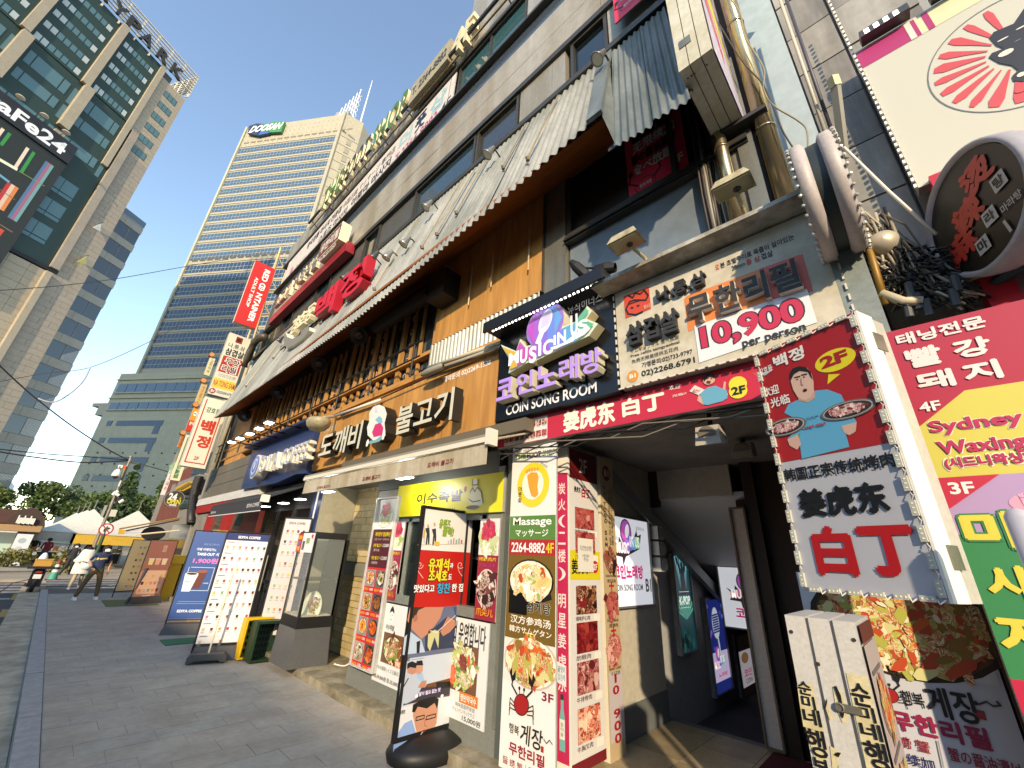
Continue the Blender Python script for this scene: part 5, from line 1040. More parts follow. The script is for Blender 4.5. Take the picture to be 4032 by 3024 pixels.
# ------------------------------------------------------------------ yellow sign
s = Sign('yellow_shop_sign', 'bright yellow sign with brushed black Korean letters and a line drawing of a cook', 'sign', FX(3.4), None, None, 'd8d020', .04, uv=(-5.62, 2.27, -3.38, 2.72))
s.a.t('이수족발', Q3(597,252), Q3(845,172), '1c1a14', .05, 3); s.a.t('YOKBAL', Q3(720,290), Q3(812,270), '1c1a14', .02, 3)
A = s.a; A.ell(Q3(850,187), Q3(868,155), 'b5322a', 3)
A.poly([Q3(*p) for p in ((885,190),(900,165),(925,162),(945,185),(955,245),(940,260),(885,255),(875,230))], 'dcdcc0', 3); A.ell(Q3(900,168), Q3(928,125), 'e0dcc0', 4); A.poly([Q3(*p) for p in ((898,150),(900,120),(915,115),(928,120),(928,148))], 'e8e6d0', 5)
for l in (((885,190),(900,165),(912,185),(925,162),(945,185),(955,245)), ((880,225),(900,240),(940,232)), ((898,150),(928,148)), ((900,120),(898,150)), ((928,120),(928,150))): A.line([Q3(*p) for p in l], .012, '22201a', 6)
A.ell(Q3(862,280), Q3(935,255), '2a2822', 4); s.done()
# ------------------------------------------------------------------ tall red menu board
def menu_cup(A, u, v, h, col, lid='e4e0da'):
    A.upoly([(u-h*.28,v),(u+h*.28,v),(u+h*.38,v+h*.8),(u-h*.38,v+h*.8)], col, 3); A.urect(u-h*.4, v+h*.8, u+h*.4, v+h*.92, lid, 4)
s = Sign('menu_board', 'tall red food menu board with eight dish photographs and yellow prices', 'sign', FX(3.36), None, None, 'c2272a', .05, rim=.02, rimcol='b9bcbc', uv=(-6.1, .36, -5.5, 2.56)); A = s.a
U0, U1 = -6.08, -5.52
A.urect(U0, 2.1, U1, 2.53, 'd9dadc', 2); A.ufood(-5.8, 2.28, .2, .15, ('d6dccb','8fa65a','e6e6da','a9b97a'), 70, 'e9e9e9', 'a3a3a3', .13, 2.5, 3); A.ufood(-5.8, 2.38, .11, .1, ('b5203f','c9355a','8f1532'), 40, None, None, .25, 1.8, 5, .9)
A.urect(U0, 1.58, U1, 2.1, '4a1720', 2)
A.ut('깨비정식 점심특선', -6.0, 2.0, -5.58, 2.06, 'd9c22c', .03, 4); A.ut('오전 11시 ~ 오후 3시', -6.0, 1.945, -5.6, 1.975, 'c9c0c0', 0, 4)
for zz, a, b, c in ((1.85, '순한 불고기', '12,000', '烤牛肉'), (1.68, '매운 불고기', '12,000', '辣味烤牛肉')):
    A.ut(a, -6.0, zz, -5.78, zz+.05, 'd9c22c', .02, 4); A.ut(b, -5.74, zz, -5.58, zz+.05, 'd8d8d8', .02, 4); A.ut(c, -5.98, zz-.06, -5.82, zz-.02, 'bfb8b8', .0, 4)
pals = (STEW, ('e6e0d0','3a3a34','c9a24a','6a7a45'), ('5d7a34','c9582f','e0c25a','2a2a22'), ('7a4a24','a8703a','5e3418'), ('d98a2a','e0b04a','a84a1c'), ('c2451f','e07a2a','8a2a14'), ('8a7a5a','d9d0b8','5a4a34'), ('b5401f','d97a3a','7a2412'))
nm_ = ('뚝배기불고기','해물순두부','돌솥비빔밥','육개장','김치찌개','제육볶음','갈비탕','낙지볶음'); prc = ('8,000','8,000','12,000','8,000','7,000','8,000','7,000','8,000')
for i in range(8):
    cu = -5.94 if i % 2 == 0 else -5.66; cv = 1.44 - (i//2)*.3
    A.urect(cu-.125, cv-.11, cu+.125, cv+.11, ('8c8a86','5d6064','a39a8a','4a4a4a')[i % 4], 2); A.ufood(cu, cv, .1, .09, pals[i], 40, '2a2522' if i % 2 else 'c9c4ba', '141210', .22, 1.7, 3, .85)
    A.ut(nm_[i], cu-.12, cv-.165, cu+.0, cv-.13, 'e6b02a', .02, 4); A.ut(prc[i], cu+.03, cv-.165, cu+.12, cv-.13, 'e0e0e0', .02, 4)
s.done()
# ------------------------------------------------------------------ posters on the kitchen front
def poster(name, label, F, uv, col, d=.012, cat='poster', grp=None, emit=0, rim=0, rc='c8c8c4'):
    return Sign(name, label, cat, F, None, None, col, d, uv=uv, group=grp, emit=emit, rim=rim, rimcol=rc)
F341 = FX(3.40)
def noodle(A, u0, v0, u1, v1, tagt):
    h = v1-v0; A.urect(u0, v0, u1, v1, '8d2638', 2); A.urect(u0, v0+h*.62, u1, v1, 'd4d6d8', 3); A.ufood((u0+u1)/2, v0+h*.76, (u1-u0)*.46, h*.12, ('dcdfd2','b9c49a','8fa65a'), 50, 'e3e3e3', None, .3, 3, 4); A.ufood((u0+u1)/2, v0+h*.88, (u1-u0)*.36, h*.1, ('b52a50','c94468','8f1c3c'), 40, None, None, .3, 2, 6, .9)
    A.ut('烤腌肉片', u0+.02, v0+h*.56, u1-.02, v0+h*.6, 'd9b23a', .02, 5); A.ut('プルコギ', u0+.02, v0+h*.5, u1-.02, v0+h*.54, 'b03c8a', .01, 5)
    A.ufood((u0+u1)/2, v0+h*.3, (u1-u0)*.45, h*.17, ('2f1d1c','6a4038','c9b0a4','45262a','e0d4cc'), 60, '3a2422', 'c9c9c9', .3, 3, 3); A.ut('爪尖儿', u0+.03, v0+h*.04, u1-.03, v0+h*.11, 'd99a2a', .02, 5)
s = poster('food_poster', 'narrow pink noodle poster at the left of the serving hatch', F341, (-5.58,1.2,-5.3,2.2), '8d2638'); noodle(s.a, -5.58, 1.2, -5.3, 2.2, 1); s.done()
s = poster('food_poster', 'pink noodle poster on the pillar right of the serving hatch', F341, (-3.72,1.18,-3.4,2.2), '8d2638'); noodle(s.a, -3.72, 1.18, -3.4, 2.2, 1); s.done()
s = poster('food_poster', 'white trotters poster with a drawn face below the hatch, half behind the black banner', FX(3.41), (-5.6,.28,-4.7,1.16), 'd2d5d6'); A = s.a
A.uell(-5.33, 1.03, .05, .085, 'e6e4de', 2); A.upoly([(-5.385,1.05),(-5.37,1.1),(-5.33,1.14),(-5.29,1.1),(-5.275,1.05),(-5.33,1.08)], '1c1c1c', 3)
for dx in (-.02,.02): A.uell(-5.33+dx, 1.03, .008, .005, '1c1c1c', 4)
A.uline([(-5.35,.985),(-5.33,.975),(-5.31,.985)], .006, '1c1c1c', 4); A.ut('이수족발', -5.43, .86, -5.23, .92, '22221f', .02, 3)
A.urect(-5.45, .5, -4.98, .83, '6a4a30', 2); A.ufood(-5.2, .66, .2, .14, ('c9a070','8a4a24','e0c9a8','5e2c14','6d8a3a'), 70, 'e0d9cc', '3a2a1c', .25, 3, 3); A.urect(-5.1, .5, -4.98, .57, 'cf7a2c', 5); A.ut('왕족발', -5.09, .51, -4.99, .56, 'f0f0f0', .02, 6)
A.ut('風味大猪蹄 | イス王豚足', -5.55, .41, -5.0, .46, '6a6a6a', .0, 3); A.ut('대-39,000원 중-35,000원', -5.55, .31, -4.95, .36, '3a3a3a', .02, 3); s.done()
s = poster('food_poster', 'white buckwheat noodle poster below the hatch, right of the black banner', FX(3.41), (-4.4,.26,-3.48,1.16), 'cfd4d4'); A = s.a
A.t('정상 영업 운영합니다', Q3(700,965), Q3(972,905), '2a2a2a', .02, 3); A.urect(-4.1, .5, -3.62, .92, '6d4a34', 2); A.ufood(-3.86, .72, .22, .19, VEG + ('e8ecdf','dfe6d0'), 110, '3b2d24', None, .2, 2.8, 3, .9); A.ufood(-3.84, .76, .07, .08, ('5e1f1c','7a2c24','8a3a2c'), 30, None, None, .3, 1.5, 6)
A.ufood(-3.99, .62, .05, .08, ('c9582f','d97a4a'), 16, None, None, .4, 2, 6); A.urect(-3.86, .42, -3.58, .51, 'c8742c', 5); A.ut('쟁반막국수', -3.84, .435, -3.6, .495, 'f0ece4', .02, 6)
A.ut('辣味盘盛荞麦面', -3.92, .375, -3.62, .41, '6a6a6a', 0, 3); A.ut('チェンバンマッククス', -3.96, .33, -3.62, .365, '5a5a5a', 0, 3); A.ut('15,000원', -3.8, .275, -3.53, .325, '2c2c2c', .02, 3); s.done()
# ------------------------------------------------------------------ directory poster on the entrance pillar
FP1 = FX(3.36)
s = Sign('directory_sign', 'tall pillar sign stacking a massage shop, ginseng chicken soup and marinated crab adverts', 'sign', FP1, None, None, 'dcdcda', .02, uv=(-3.215, .02, -2.585, 3.0)); A = s.a; Lf, Rt = -3.21, -2.59
def zq(y, x=250): return FP1.hit(Q4(x, y))[1]
A.ut('대한민국 NO.1 풋케어 전문점', -3.05, 2.9, -2.75, 2.925, '555555', .01, 3)
A.ut('THE', -3.18, 2.82, -3.01, 2.88, '6a9a35', .04, 3); A.ut('FOOT', -2.99, 2.82, -2.79, 2.88, '1c1c1c', .04, 3); A.ut('SHOP', -2.77, 2.82, -2.6, 2.88, '7a9a45', .04, 3)
A.uell(-2.9, 2.53, .225, .235, 'd9c93a', 2, 32); A.uell(-2.9, 2.53, .15, .16, 'e3e2da', 3, 28)
A.upoly([(-2.98,2.63),(-2.93,2.66),(-2.84,2.65),(-2.815,2.6),(-2.83,2.5),(-2.815,2.42),(-2.86,2.39),(-2.91,2.41),(-2.95,2.5)], 'd99a3a', 4)
for i in range(5): A.uell(-2.985+i*.038, 2.675+(.012 if i else .0), .02-.001*i, .022, 'd99a3a', 4, 12)
A.ut('더풋샵', -3.1, 2.35, -3.05, 2.52, '3a3a2a', .02, 4, vert=True); A.ut('대한민국 대표 풋관리', -2.8, 2.71, -2.69, 2.735, '3a3a2a', .0, 4, rot=-.6)
A.urect(Lf, 1.98, Rt, 2.21, '4f7d3a', 2); A.ut('Massage', -3.16, 2.095, -2.64, 2.195, 'eeeeee', .03, 3); A.ut('マッサージ', -3.12, 2.005, -2.68, 2.075, 'eeeeee', .02, 3)
A.urect(Lf, 1.83, Rt, 1.98, 'a32a2a', 2); A.ut('2264-8882', -3.17, 1.855, -2.72, 1.95, 'eeeeee', .03, 3); A.ut('4F', -2.71, 1.855, -2.61, 1.95, 'd9c23a', .03, 3)
A.urect(Lf, 1.09, Rt, 1.83, '6e5622', 2)
A.ufood(-2.9, 1.6, .27, .18, ('efe6d0','e0c98a','d9b870','b54a2a','f4f0e4','8fae5a'), 90, 'e6dcc4', '1c1a18', .2, 2.2, 3, .85); A.uline([(-3.16,1.5),(-2.9,1.4),(-2.65,1.48)], .05, '1c1a18', 3)
A.urect(-3.17, 1.3, -2.93, 1.5, '060606', 4); A.ut('삼계탕', -2.93, 1.33, -2.64, 1.42, '141414', .03, 5); A.ut('삼계탕', -2.93, 1.33, -2.64, 1.42, 'd8d2c0', .06, 4.5)
A.ut('汉方参鸡汤', -3.14, 1.22, -2.64, 1.29, 'e6e2d8', .02, 3); A.ut('韓方サムゲタン', -3.15, 1.145, -2.63, 1.2, 'e6e2d8', .02, 3); A.ut('3F', -2.95, 1.1, -2.84, 1.14+.02, 'd9c23a', .03, 3)
A.urect(Lf, .75, Rt, 1.09, 'd9d4cc', 2); A.ufood(-2.88, .93, .3, .19, CRAB, 150, 'ece9e2', 'b9b2a6', .17, 2.4, 3, .9)
A.ut('3F', -2.73, .68, -2.6, .745, '7d2040', .03, 5)
def crab(A, u, v, s_, L=4):
    A.uell(u, v, .13*s_, .11*s_, '1c1818', L, 20, .4); A.uell(u, v, .118*s_, .1*s_, '9c2020', L+1, 20, .4)
    for sx in (-1, 1):
        for k in range(3): A.uline([(u+sx*.1*s_, v-.02*s_-k*.03*s_), (u+sx*.19*s_, v+.03*s_-k*.05*s_), (u+sx*.2*s_, v-.05*s_-k*.05*s_)], .012*s_, '1c1818', L)
        A.uline([(u+sx*.08*s_, v+.09*s_), (u+sx*.17*s_, v+.17*s_), (u+sx*.15*s_, v+.26*s_)], .022*s_, '1c1818', L); A.upoly([(u+sx*.17*s_, v+.2*s_), (u+sx*.22*s_, v+.3*s_), (u+sx*.18*s_, v+.36*s_), (u+sx*.165*s_, v+.27*s_), (u+sx*.11*s_, v+.34*s_), (u+sx*.11*s_, v+.24*s_)], '1c1818', L)
        A.uline([(u+sx*.03*s_, v+.1*s_), (u+sx*.04*s_, v+.15*s_)], .01*s_, '1c1818', L); A.uell(u+sx*.04*s_, v+.16*s_, .018*s_, .02*s_, '1c1818', L, 10)
crab(A, -2.96, .6, .72, 6); A.ut('순미네', -3.02, .765, -2.9, .8, '1c1c1c', .01, 6)
A.ut('행복', -3.1, .37, -2.98, .44, '1c1c1c', .02, 5); A.ut('게장', -2.97, .33, -2.72, .47, '1c1c1c', .02, 5, sk=.1); A.urect(-2.73, .33, -2.7, .37, '9c2f2a', 5); A.uline([(-2.7,.42),(-2.67,.4),(-2.64,.43),(-2.61,.41)], .008, '4a4a4a', 5)
A.ut('무한리필', -3.09, .225, -2.69, .31, '8c1f3a', .04, 5); A.ut('醬 螃 蟹', -3.16, .14, -2.93, .195, '8c3038', .01, 5); A.ut('蟹の醤油漬け', -2.86, .15, -2.63, .2, '8c3038', .01, 5); A.urect(-2.895, .03, -2.89, .2, '888888', 5); A.ut('无限续加', -3.16, .05, -2.93, .11, '2c3450', .01, 5); A.ut('食べ放題', -2.86, .06, -2.64, .12, '2c3450', .01, 5)
s.done()
# ------------------------------------------------------------------ meat menu light box and price strip
s = Sign('meat_menu_box', 'upright light box with pink edge and photographs of raw meat cuts marked 2F', 'sign', FY(2.6), None, None, 'cccbc8', .15, uv=(3.6, .14, 4.14, 2.94), side=mat('c9c7c0', .5)); A = s.a
A.urect(3.6, 2.62, 4.14, 2.94, '5a1418', 2); A.ut('2F', 3.78, 2.7, 3.93, 2.86, 'c9b8b4', .02, 3); A.ut('姜虎东', 3.68, 2.48, 3.8, 2.54, '222222', .02, 3); A.ut('白丁', 3.82, 2.44, 3.98, 2.54, 'b32030', .04, 3)
A.urect(3.6, .14, 4.14, .22, '6e1620', 2); A.urect(3.6, 1.63, 4.14, 1.9, 'd0c22c', 2); A.ut('姜虎东', 3.62, 1.68, 3.94, 1.82, '1a1a1a', .02, 3); A.uell(4.04, 1.75, .06, .06, 'b32030', 3); A.ut('2F', 4.0, 1.72, 4.08, 1.78, 'eeeeee', .02, 4)
mts = (MEAT, MEAT, DARKM + MEAT, ('6a1418','8c2024','4a0c10','9c3a34'), ('8c3034','c9a49a','5e1c20','b57a70'), ('d9a48a','c9604a','e6c4a8','3a2018','b53a2a'))
for i, (zc, t_) in enumerate(((2.22,'刀鞘五花肉'),(1.98,'刀削猪腱肉'),(1.45,'调味护心肉'),(1.13,'肋眼肉'),(.81,'牛排骨肉'),(.46,'牛胸叉肉'))):
    hh = .105 if i < 2 else .125; A.ufood(3.87, zc, .18, hh, mts[i], 46, 'a03a38' if i != 5 else '5a2a1c', None, .32, 2.6, 3, 1, True); A.ut(t_, 3.68, zc-hh-.055, 3.92, zc-hh-.015, '4a2226', .01, 3); A.urect(3.98, zc-hh-.075, 4.1, zc-hh-.015, 'dedbd0', 3)
A.urect(3.72, 1.7, 4.0, 2.02, 'd6d4cc', 6); A.ut('지초한방삼계탕', 3.75, 1.9, 3.97, 1.95, '6a6a6a', 0, 7); A.ut('"휴업"', 3.8, 1.8, 3.92, 1.87, '6a6a6a', 0, 7)
s.done()
q = MB(); q.box(3.575, 3.6, 2.6, 2.75, .14, 2.94, mat('d8d5ca', .5)); q.obj('edge_casing', s.root)
PA = Art(FX(3.574)); PA.urect(-2.748, .22, -2.602, 2.66, 'b82c56', 1)
for i, c in enumerate('炭火(二楼)明星姜虎东'):
    z_ = 2.5 - i*.165 - (.07 if i > 5 else 0); PA.ut(c, -2.72, z_-.06, -2.63, z_+.06, 'ecd9dc', .02, 2)
PA.upoly([(-2.73,.78),(-2.63,.76),(-2.63,.92),(-2.73,.94)], 'd9dce0', 2); PA.ut('끝맛이', -2.72, .86, -2.64, .91, '3a8aa0', .02, 3); PA.ut('깔끔해', -2.72, .8, -2.64, .85, '6ab0c0', .02, 3)
PA.upoly([(-2.705,.3),(-2.645,.3),(-2.645,.52),(-2.66,.6),(-2.66,.68),(-2.69,.68),(-2.69,.6),(-2.705,.52)], '6fa8a8', 2); PA.urect(-2.692, .66, -2.658, .7, '2c3a3c', 3); PA.urect(-2.703, .38, -2.647, .52, 'd6dcd6', 3); PA.ut('참이슬', -2.69, .4, -2.66, .5, '2c4a44', .0, 4, vert=True)
PA.obj('edge_print', s.root)
s = Sign('price_strip_sign', 'narrow beige vertical sign with three meat circles and 10,900 in red', 'sign', FY(2.585), None, None, 'b3a07e', .1, uv=(4.185, .1, 4.47, 2.96), side=mat('c9c2ad', .5)); A = s.a
A.uell(4.32, 2.78, .085, .09, '6e1a20', 2); A.ut('B1', 4.27, 2.74, 4.37, 2.82, 'd9c9c4', .03, 3)
for i, c in enumerate('NA TONG SAM'): 
    if c != ' ': A.ut(c, 4.235, 2.58-i*.062, 4.285, 2.58-i*.062+.045, '2a2218', .03, 3, rot=0)
A.ut('나통삼무한리필', 4.33, 1.98, 4.37, 2.6, '4a3e2c', 0, 3, vert=True); A.ut('サムギョプサル食べ放題', 4.38, 1.98, 4.42, 2.6, '4a3e2c', 0, 3, vert=True)
for zc, pal, t1, t2 in ((1.82, ('5a2a1c','8a4a34','c9a48a','2c1a14'), 'Grilled Pork Belly', '烤五花肉'), (1.4, MEAT, 'Pork Neck', '猪颈肉'), (.98+.0, ('b56a60','d9a49a','8c3c38'), 'Beef Loin', '牛五花肉')):
    A.ufood(4.33, zc, .115, .12, pal, 34, 'a05a50', None, .3, 2.4, 3, .95); A.ut(t1, 4.22, zc-.17, 4.44, zc-.14, '3a2e20', .01, 3); A.ut(t2, 4.25, zc-.22, 4.42, zc-.185, '3a2e20', .01, 3)
for zc in (1.57, 1.15): A.urect(4.28, zc-.01, 4.38, zc+.01, 'b3262c', 3); A.urect(4.32, zc-.045, 4.34, zc+.045, 'b3262c', 3.2)
A.urect(4.2, .24, 4.46, .79+.0, 'b5adb0', 2)
for i, c in enumerate('10,900'): 
    z_ = .78 - i*.095; 
    if c != ',': e_ = .04 if c == '1' else 0; A.ut(c, 4.265+e_, z_-.08, 4.385-e_, z_-.005, '9c1c24', .05, 4)
s.done()
# ------------------------------------------------------------------ song room sign
s = Sign('song_room_sign', 'black song room sign with glowing pastel raised logo and lilac Korean letters', 'sign', FX(3.2), None, None, '0b0c10', .2, side=M_blk, uv=(-3.38, 3.27, -1.735, 4.42), pm=mat('0b0c10', .25)); A = s.a
A.ut('뮤직이너스', -2.31, 4.32, -1.86, 4.44, 'd9dce4', .03, 3); A.ut('COIN SONG ROOM', -3.2, 3.315, -1.97, 3.435, 'e6e6ea', .035, 3); s.done()
q = MB(); q.box(2.92, 3.3, 1.7, 3.42, 4.42, 4.52, mat('15161a', .35)); q.box(2.92,2.95,1.7,3.42,4.38,4.42,mat('15161a', .35)); q.obj('hood', s.root)
for i in range(28):
    q = MB(); y_ = 1.8 + i*.056; q.box(3.0, 3.012, y_, y_+.02, 4.405, 4.416, mat('f2f6ff', .4, emit=5)); o = q.obj('led', s.root)
FL = FX(3.06)
def slab(pts, h, par, view=R7, F=FL, th=.13, side='c4bb96', name='logo_slab', e=.25):
    q = MB(); uv = [F.hit(view(*p)) for p in pts]; a = sum(uv[i][0]*uv[(i+1)%len(uv)][1]-uv[(i+1)%len(uv)][0]*uv[i][1] for i in range(len(uv)))
    if a < 0: uv = uv[::-1]
    q.prism(F, uv, -th, 0, mat(h, .4, emit=e*.3), mat(side, .5)); return q.obj(name, par)
slab([(285,758),(385,800),(412,720),(450,770),(600,720),(690,640),(770,610),(850,505),(880,540),(845,590),(920,620),(862,700),(520,860),(500,885),(470,870),(335,945),(350,870)], 'b6c8b4', s.root)
q = MB(); 
def grad_slab(F, c, ru, rv, rot, cols_, th, par, name):
    pass
uc, vc = FL.hit(R7(575, 630)); q = MB(); n = 26; pts = [(uc + .27*math.cos(t)*1.0 + .0, vc + .27*math.sin(t)) for t in [2*math.pi*i/n for i in range(n)]]; q.prism(FL, pts, -.15, .012, mat('8a68b8', .4, emit=.08), mat('c9c4b4', .5)); q.obj('logo_disc', s.root)
A = Art(FL, .016, .1)
for i, h in enumerate(('a848b0','9058b8','7468c0','5e7cca','5690cc')): A.upoly([(uc-.25+i*.1, vc+math.sqrt(max(0,.0625-(-.25+i*.1)**2))), (uc-.25+i*.1, vc-math.sqrt(max(0,.0625-(-.25+i*.1)**2))), (uc-.15+i*.1, vc-math.sqrt(max(0,.0625-(-.15+i*.1)**2))), (uc-.15+i*.1, vc+math.sqrt(max(0,.0625-(-.15+i*.1)**2)))], h, 1)
A.uell(uc+.02, vc+.03, .09, .15, 'dfe2ee', 3, 20, -.35)
for k in range(7): A.uline([(uc-.05+k*.004, vc-.04+k*.028), (uc+.09+k*.004, vc-.01+k*.028)], .009, '8a7ac8', 5)
A.uline([(uc-.03, vc-.1), (uc-.08, vc-.2)], .07, 'dfe2ee', 3)
grd = ['d4c86a','c98a9a','c070b8','9a80d0','7aa0d8','70b8b0','8ac890']
pl_ = [(300,775),(392,812),(418,742),(455,785),(600,735),(700,655),(775,622),(848,525),(868,545),(832,600),(900,628),(850,690),(515,848),(495,870),(470,855),(350,925),(362,862)]
A.poly([R7(*p) for p in pl_], 'b08ac4', 2)
for i, seg in enumerate((((300,775),(392,812),(400,905),(350,925),(362,862)), ((392,812),(418,742),(455,785),(520,765),(515,850),(495,870),(470,855),(400,905)), ((520,765),(600,735),(620,805),(515,850)), ((600,735),(700,655),(720,765),(620,805)), ((700,655),(775,622),(790,735),(720,765)), ((775,622),(848,525),(868,545),(832,600),(900,628),(850,690),(790,735)))): A.poly([R7(*p) for p in seg], ('b89a3a','a8489a','8458b8','5f78c8','4e92bc','4ea080')[i], 3)
for c, a, b in (('M',(345,905),(415,800)), ('U',(420,890),(470,780)), ('S',(478,890),(530,765)), ('I',(540,840),(560,745)), ('C',(570,840),(635,720)), ('I',(640,770),(655,700)), ('N',(665,765),(720,665)), ('U',(752,720),(795,560)), ('S',(800,690),(860,590))): A.t(c, R7(*a), R7(*b), 'e9eaf2', .06, 5)
A.poly([R7(*p) for p in ((640,800),(860,640),(880,660),(840,700))], 'e0e4ee', 5); A.poly([R7(*p) for p in ((620,785),(770,730),(770,742),(625,800))], 'e9eaf2', 5)
A.obj('logo_print', s.root)
for c_, a, b in (('코',-3.24,-2.98), ('인',-2.93,-2.68), ('노',-2.64,-2.37), ('래',-2.33,-2.09), ('방',-2.06,-1.82)):
    L3(s, FL, .12, c_, (a,3.46,b,3.72), 'a48ad0', 'c9c4ae', .04, fm=mat('9678c4', .4, emit=.18), sm=mat('bdb8a2', .5))
# spotlights on the hood
for (p, lb_) in ((R7(850,300), 'black stage spotlight clamped on the song room sign'),):
    uu, vv_ = FX(3.05).hit(p); c_ = FX(3.05).w(uu, vv_); t = thing('stage_spotlight', lb_, 'lamp', (c_.x, c_.y, 4.52))
    q = MB(); q.lathe((c_.x-.05, c_.y+.02, 4.62), (-.35,.5,.75), [(-.08,.05),(0,.06),(.12,.055),(.2,.03)], M_blk, 12); q.tube([(c_.x, c_.y-.06, 4.52), (c_.x, c_.y-.08, 4.66), (c_.x-.03, c_.y, 4.68)], .015, M_blk, 6); q.obj('housing', t); q = MB(); q.lathe((c_.x-.02, c_.y-.02, 4.555), (.35,-.5,-.75), [(0,.001),(0,.035)], mat('ffffff', .3, emit=5), 12); q.obj('lens', t)
    q = MB(); q.lathe((c_.x+.05, c_.y-.2, 4.62), (-.2,.9,.2), [(-.1,.05),(0,.07),(.12,.05),(.15,.02)], M_blk, 12); q.tube([(c_.x+.05,c_.y-.2,4.52),(c_.x+.05,c_.y-.2,4.62)], .02, M_blk, 6); q.obj('second_head', t)
# ------------------------------------------------------------------ white samgyeopsal sign
s = Sign('price_sign', 'dirty white grill sign with black raised Korean letters and 10,900 per person', 'sign', FX(3.2), None, None, 'cfcabb', .16, uv=(-1.715, 3.29, -.02, 4.34), pm=mat('d8d4c6', .5, 0, .15, 2, stain='bdb59c')); A = s.a
A.ut('サムギョプサル 食べ放題', -1.59, 3.61, -1.13, 3.65, '2a2a28', .01, 3); A.ut('Free refills samgyeobsal', -1.59, 3.56, -1.13, 3.597, '2a2a28', .02, 3); A.ut('免费无限量提供五花肉', -1.585, 3.505, -1.15, 3.545, '2a2a28', .01, 3)
A.ut('가맹문의:02)733-9797', -1.49, 3.425, -1.035, 3.485, '22221f', .02, 3); A.ut('02)2268.6791', -1.5, 3.335, -1.025, 3.405, '1c1c18', .04, 3); A.uell(-1.585, 3.38, .058, .058, 'c98a3a', 3); A.ut('B1', -1.615, 3.36, -1.555, 3.4, 'efe6d6', .04, 4)
A.poly([D3(*p) for p in ((350,450),(365,435),(880,245),(905,240),(955,412),(370,602))], 'cf7a3c', 2); A.poly([D3(*p) for p in ((700,310),(905,240),(955,412),(780,470))], 'c9543a', 2.5)
A.poly([D3(*p) for p in ((398,578),(925,402),(975,560),(422,750))], 'd3d6da', 3.5)
A.ut('10,900', -.965, 3.41, -.225, 3.66, '24222e', .12, 4.5); A.ut('10,900', -.955, 3.42, -.235, 3.65, 'b82a48', .06, 5.5); A.ut('per person', -.66, 3.345, -.25, 3.415, '2a2a2c', .03, 6.5)
A.ut('오', -.75, 4.15, -.72, 4.2, 'c9452c', .02, 3); A.ut('븐 초벌구이로 육즙이 살아있는', -.71, 4.145, -.175, 4.2, '2a2a26', .02, 3); A.ut('28mm', -.63, 4.08, -.53, 4.125, '2a2a26', .02, 3); A.ut('통 삼', -.52, 4.075, -.42, 4.13, 'c9452c', .02, 3); A.ut('겹살', -.41, 4.075, -.33, 4.13, '2a2a26', .02, 3)
A.poly([R7(*p) for p in ((1090,445),(1255,383),(1268,525),(1102,588))], 'c2442c', 3)
def hh(pts, w_): A.line([R7(*p) for p in pts], w_, '1f1a18', 4)
hh(((1120,440),(1150,455),(1165,425),(1200,430),(1225,405),(1250,440),(1235,470),(1160,470),(1130,480),(1105,530),(1120,560),(1170,565),(1215,545)), .018); hh(((1130,495),(1200,470)), .014); hh(((1140,520),(1150,520)), .02); hh(((1180,508),(1190,505)), .02)
A.t('도니', R7(1225,530), R7(1258,492), 'd9c9b4', .02, 5)
s.done()
q = MB(); q.hexa([(2.98,-.1,4.36),(3.3,-.1,4.36),(3.3,1.86,4.36),(2.98,1.86,4.36),(2.98,-.1,4.4),(3.3,-.1,4.46),(3.3,1.86,4.46),(2.98,1.86,4.4)], mat('cfcbc0', .6, 0, .25, 4, stain='8a8474')); q.obj('rain_cover', s.root)
for i in range(22):
    q = MB(); y_ = .0 + i*.08; q.box(3.185, 3.2, y_, y_+.05, 3.275, 3.29, mat('c4c2b8', .3)); q.obj('led_module', s.root)
for i in range(12):
    for yy in (-.03, 1.722): q = MB(); q.box(3.185, 3.2, yy, yy+.012, 3.33+i*.085, 3.38+i*.085, mat('c4c2b8', .3)); q.obj('led_module', s.root)
F31 = FX(3.14); BK = mat('2a2b2c', .6)
L3(s, F31, .06, '나.통.삼', (-1.27,4.03,-.83,4.165), '2a2b2c', '1c1c1c', .04, .06, fm=BK, sm=BK); L3(s, F31, .06, '삼겹살', (-1.6,3.67,-1.1,3.9), '2a2b2c', '1c1c1c', .05, .08, fm=BK, sm=BK)
L3(s, F31, .06, '무한리필', (-1.01,3.69,-.2,3.95), '2a2b2c', '1c1c1c', .06, .1, fm=BK, sm=mat('d9d6cc', .5))
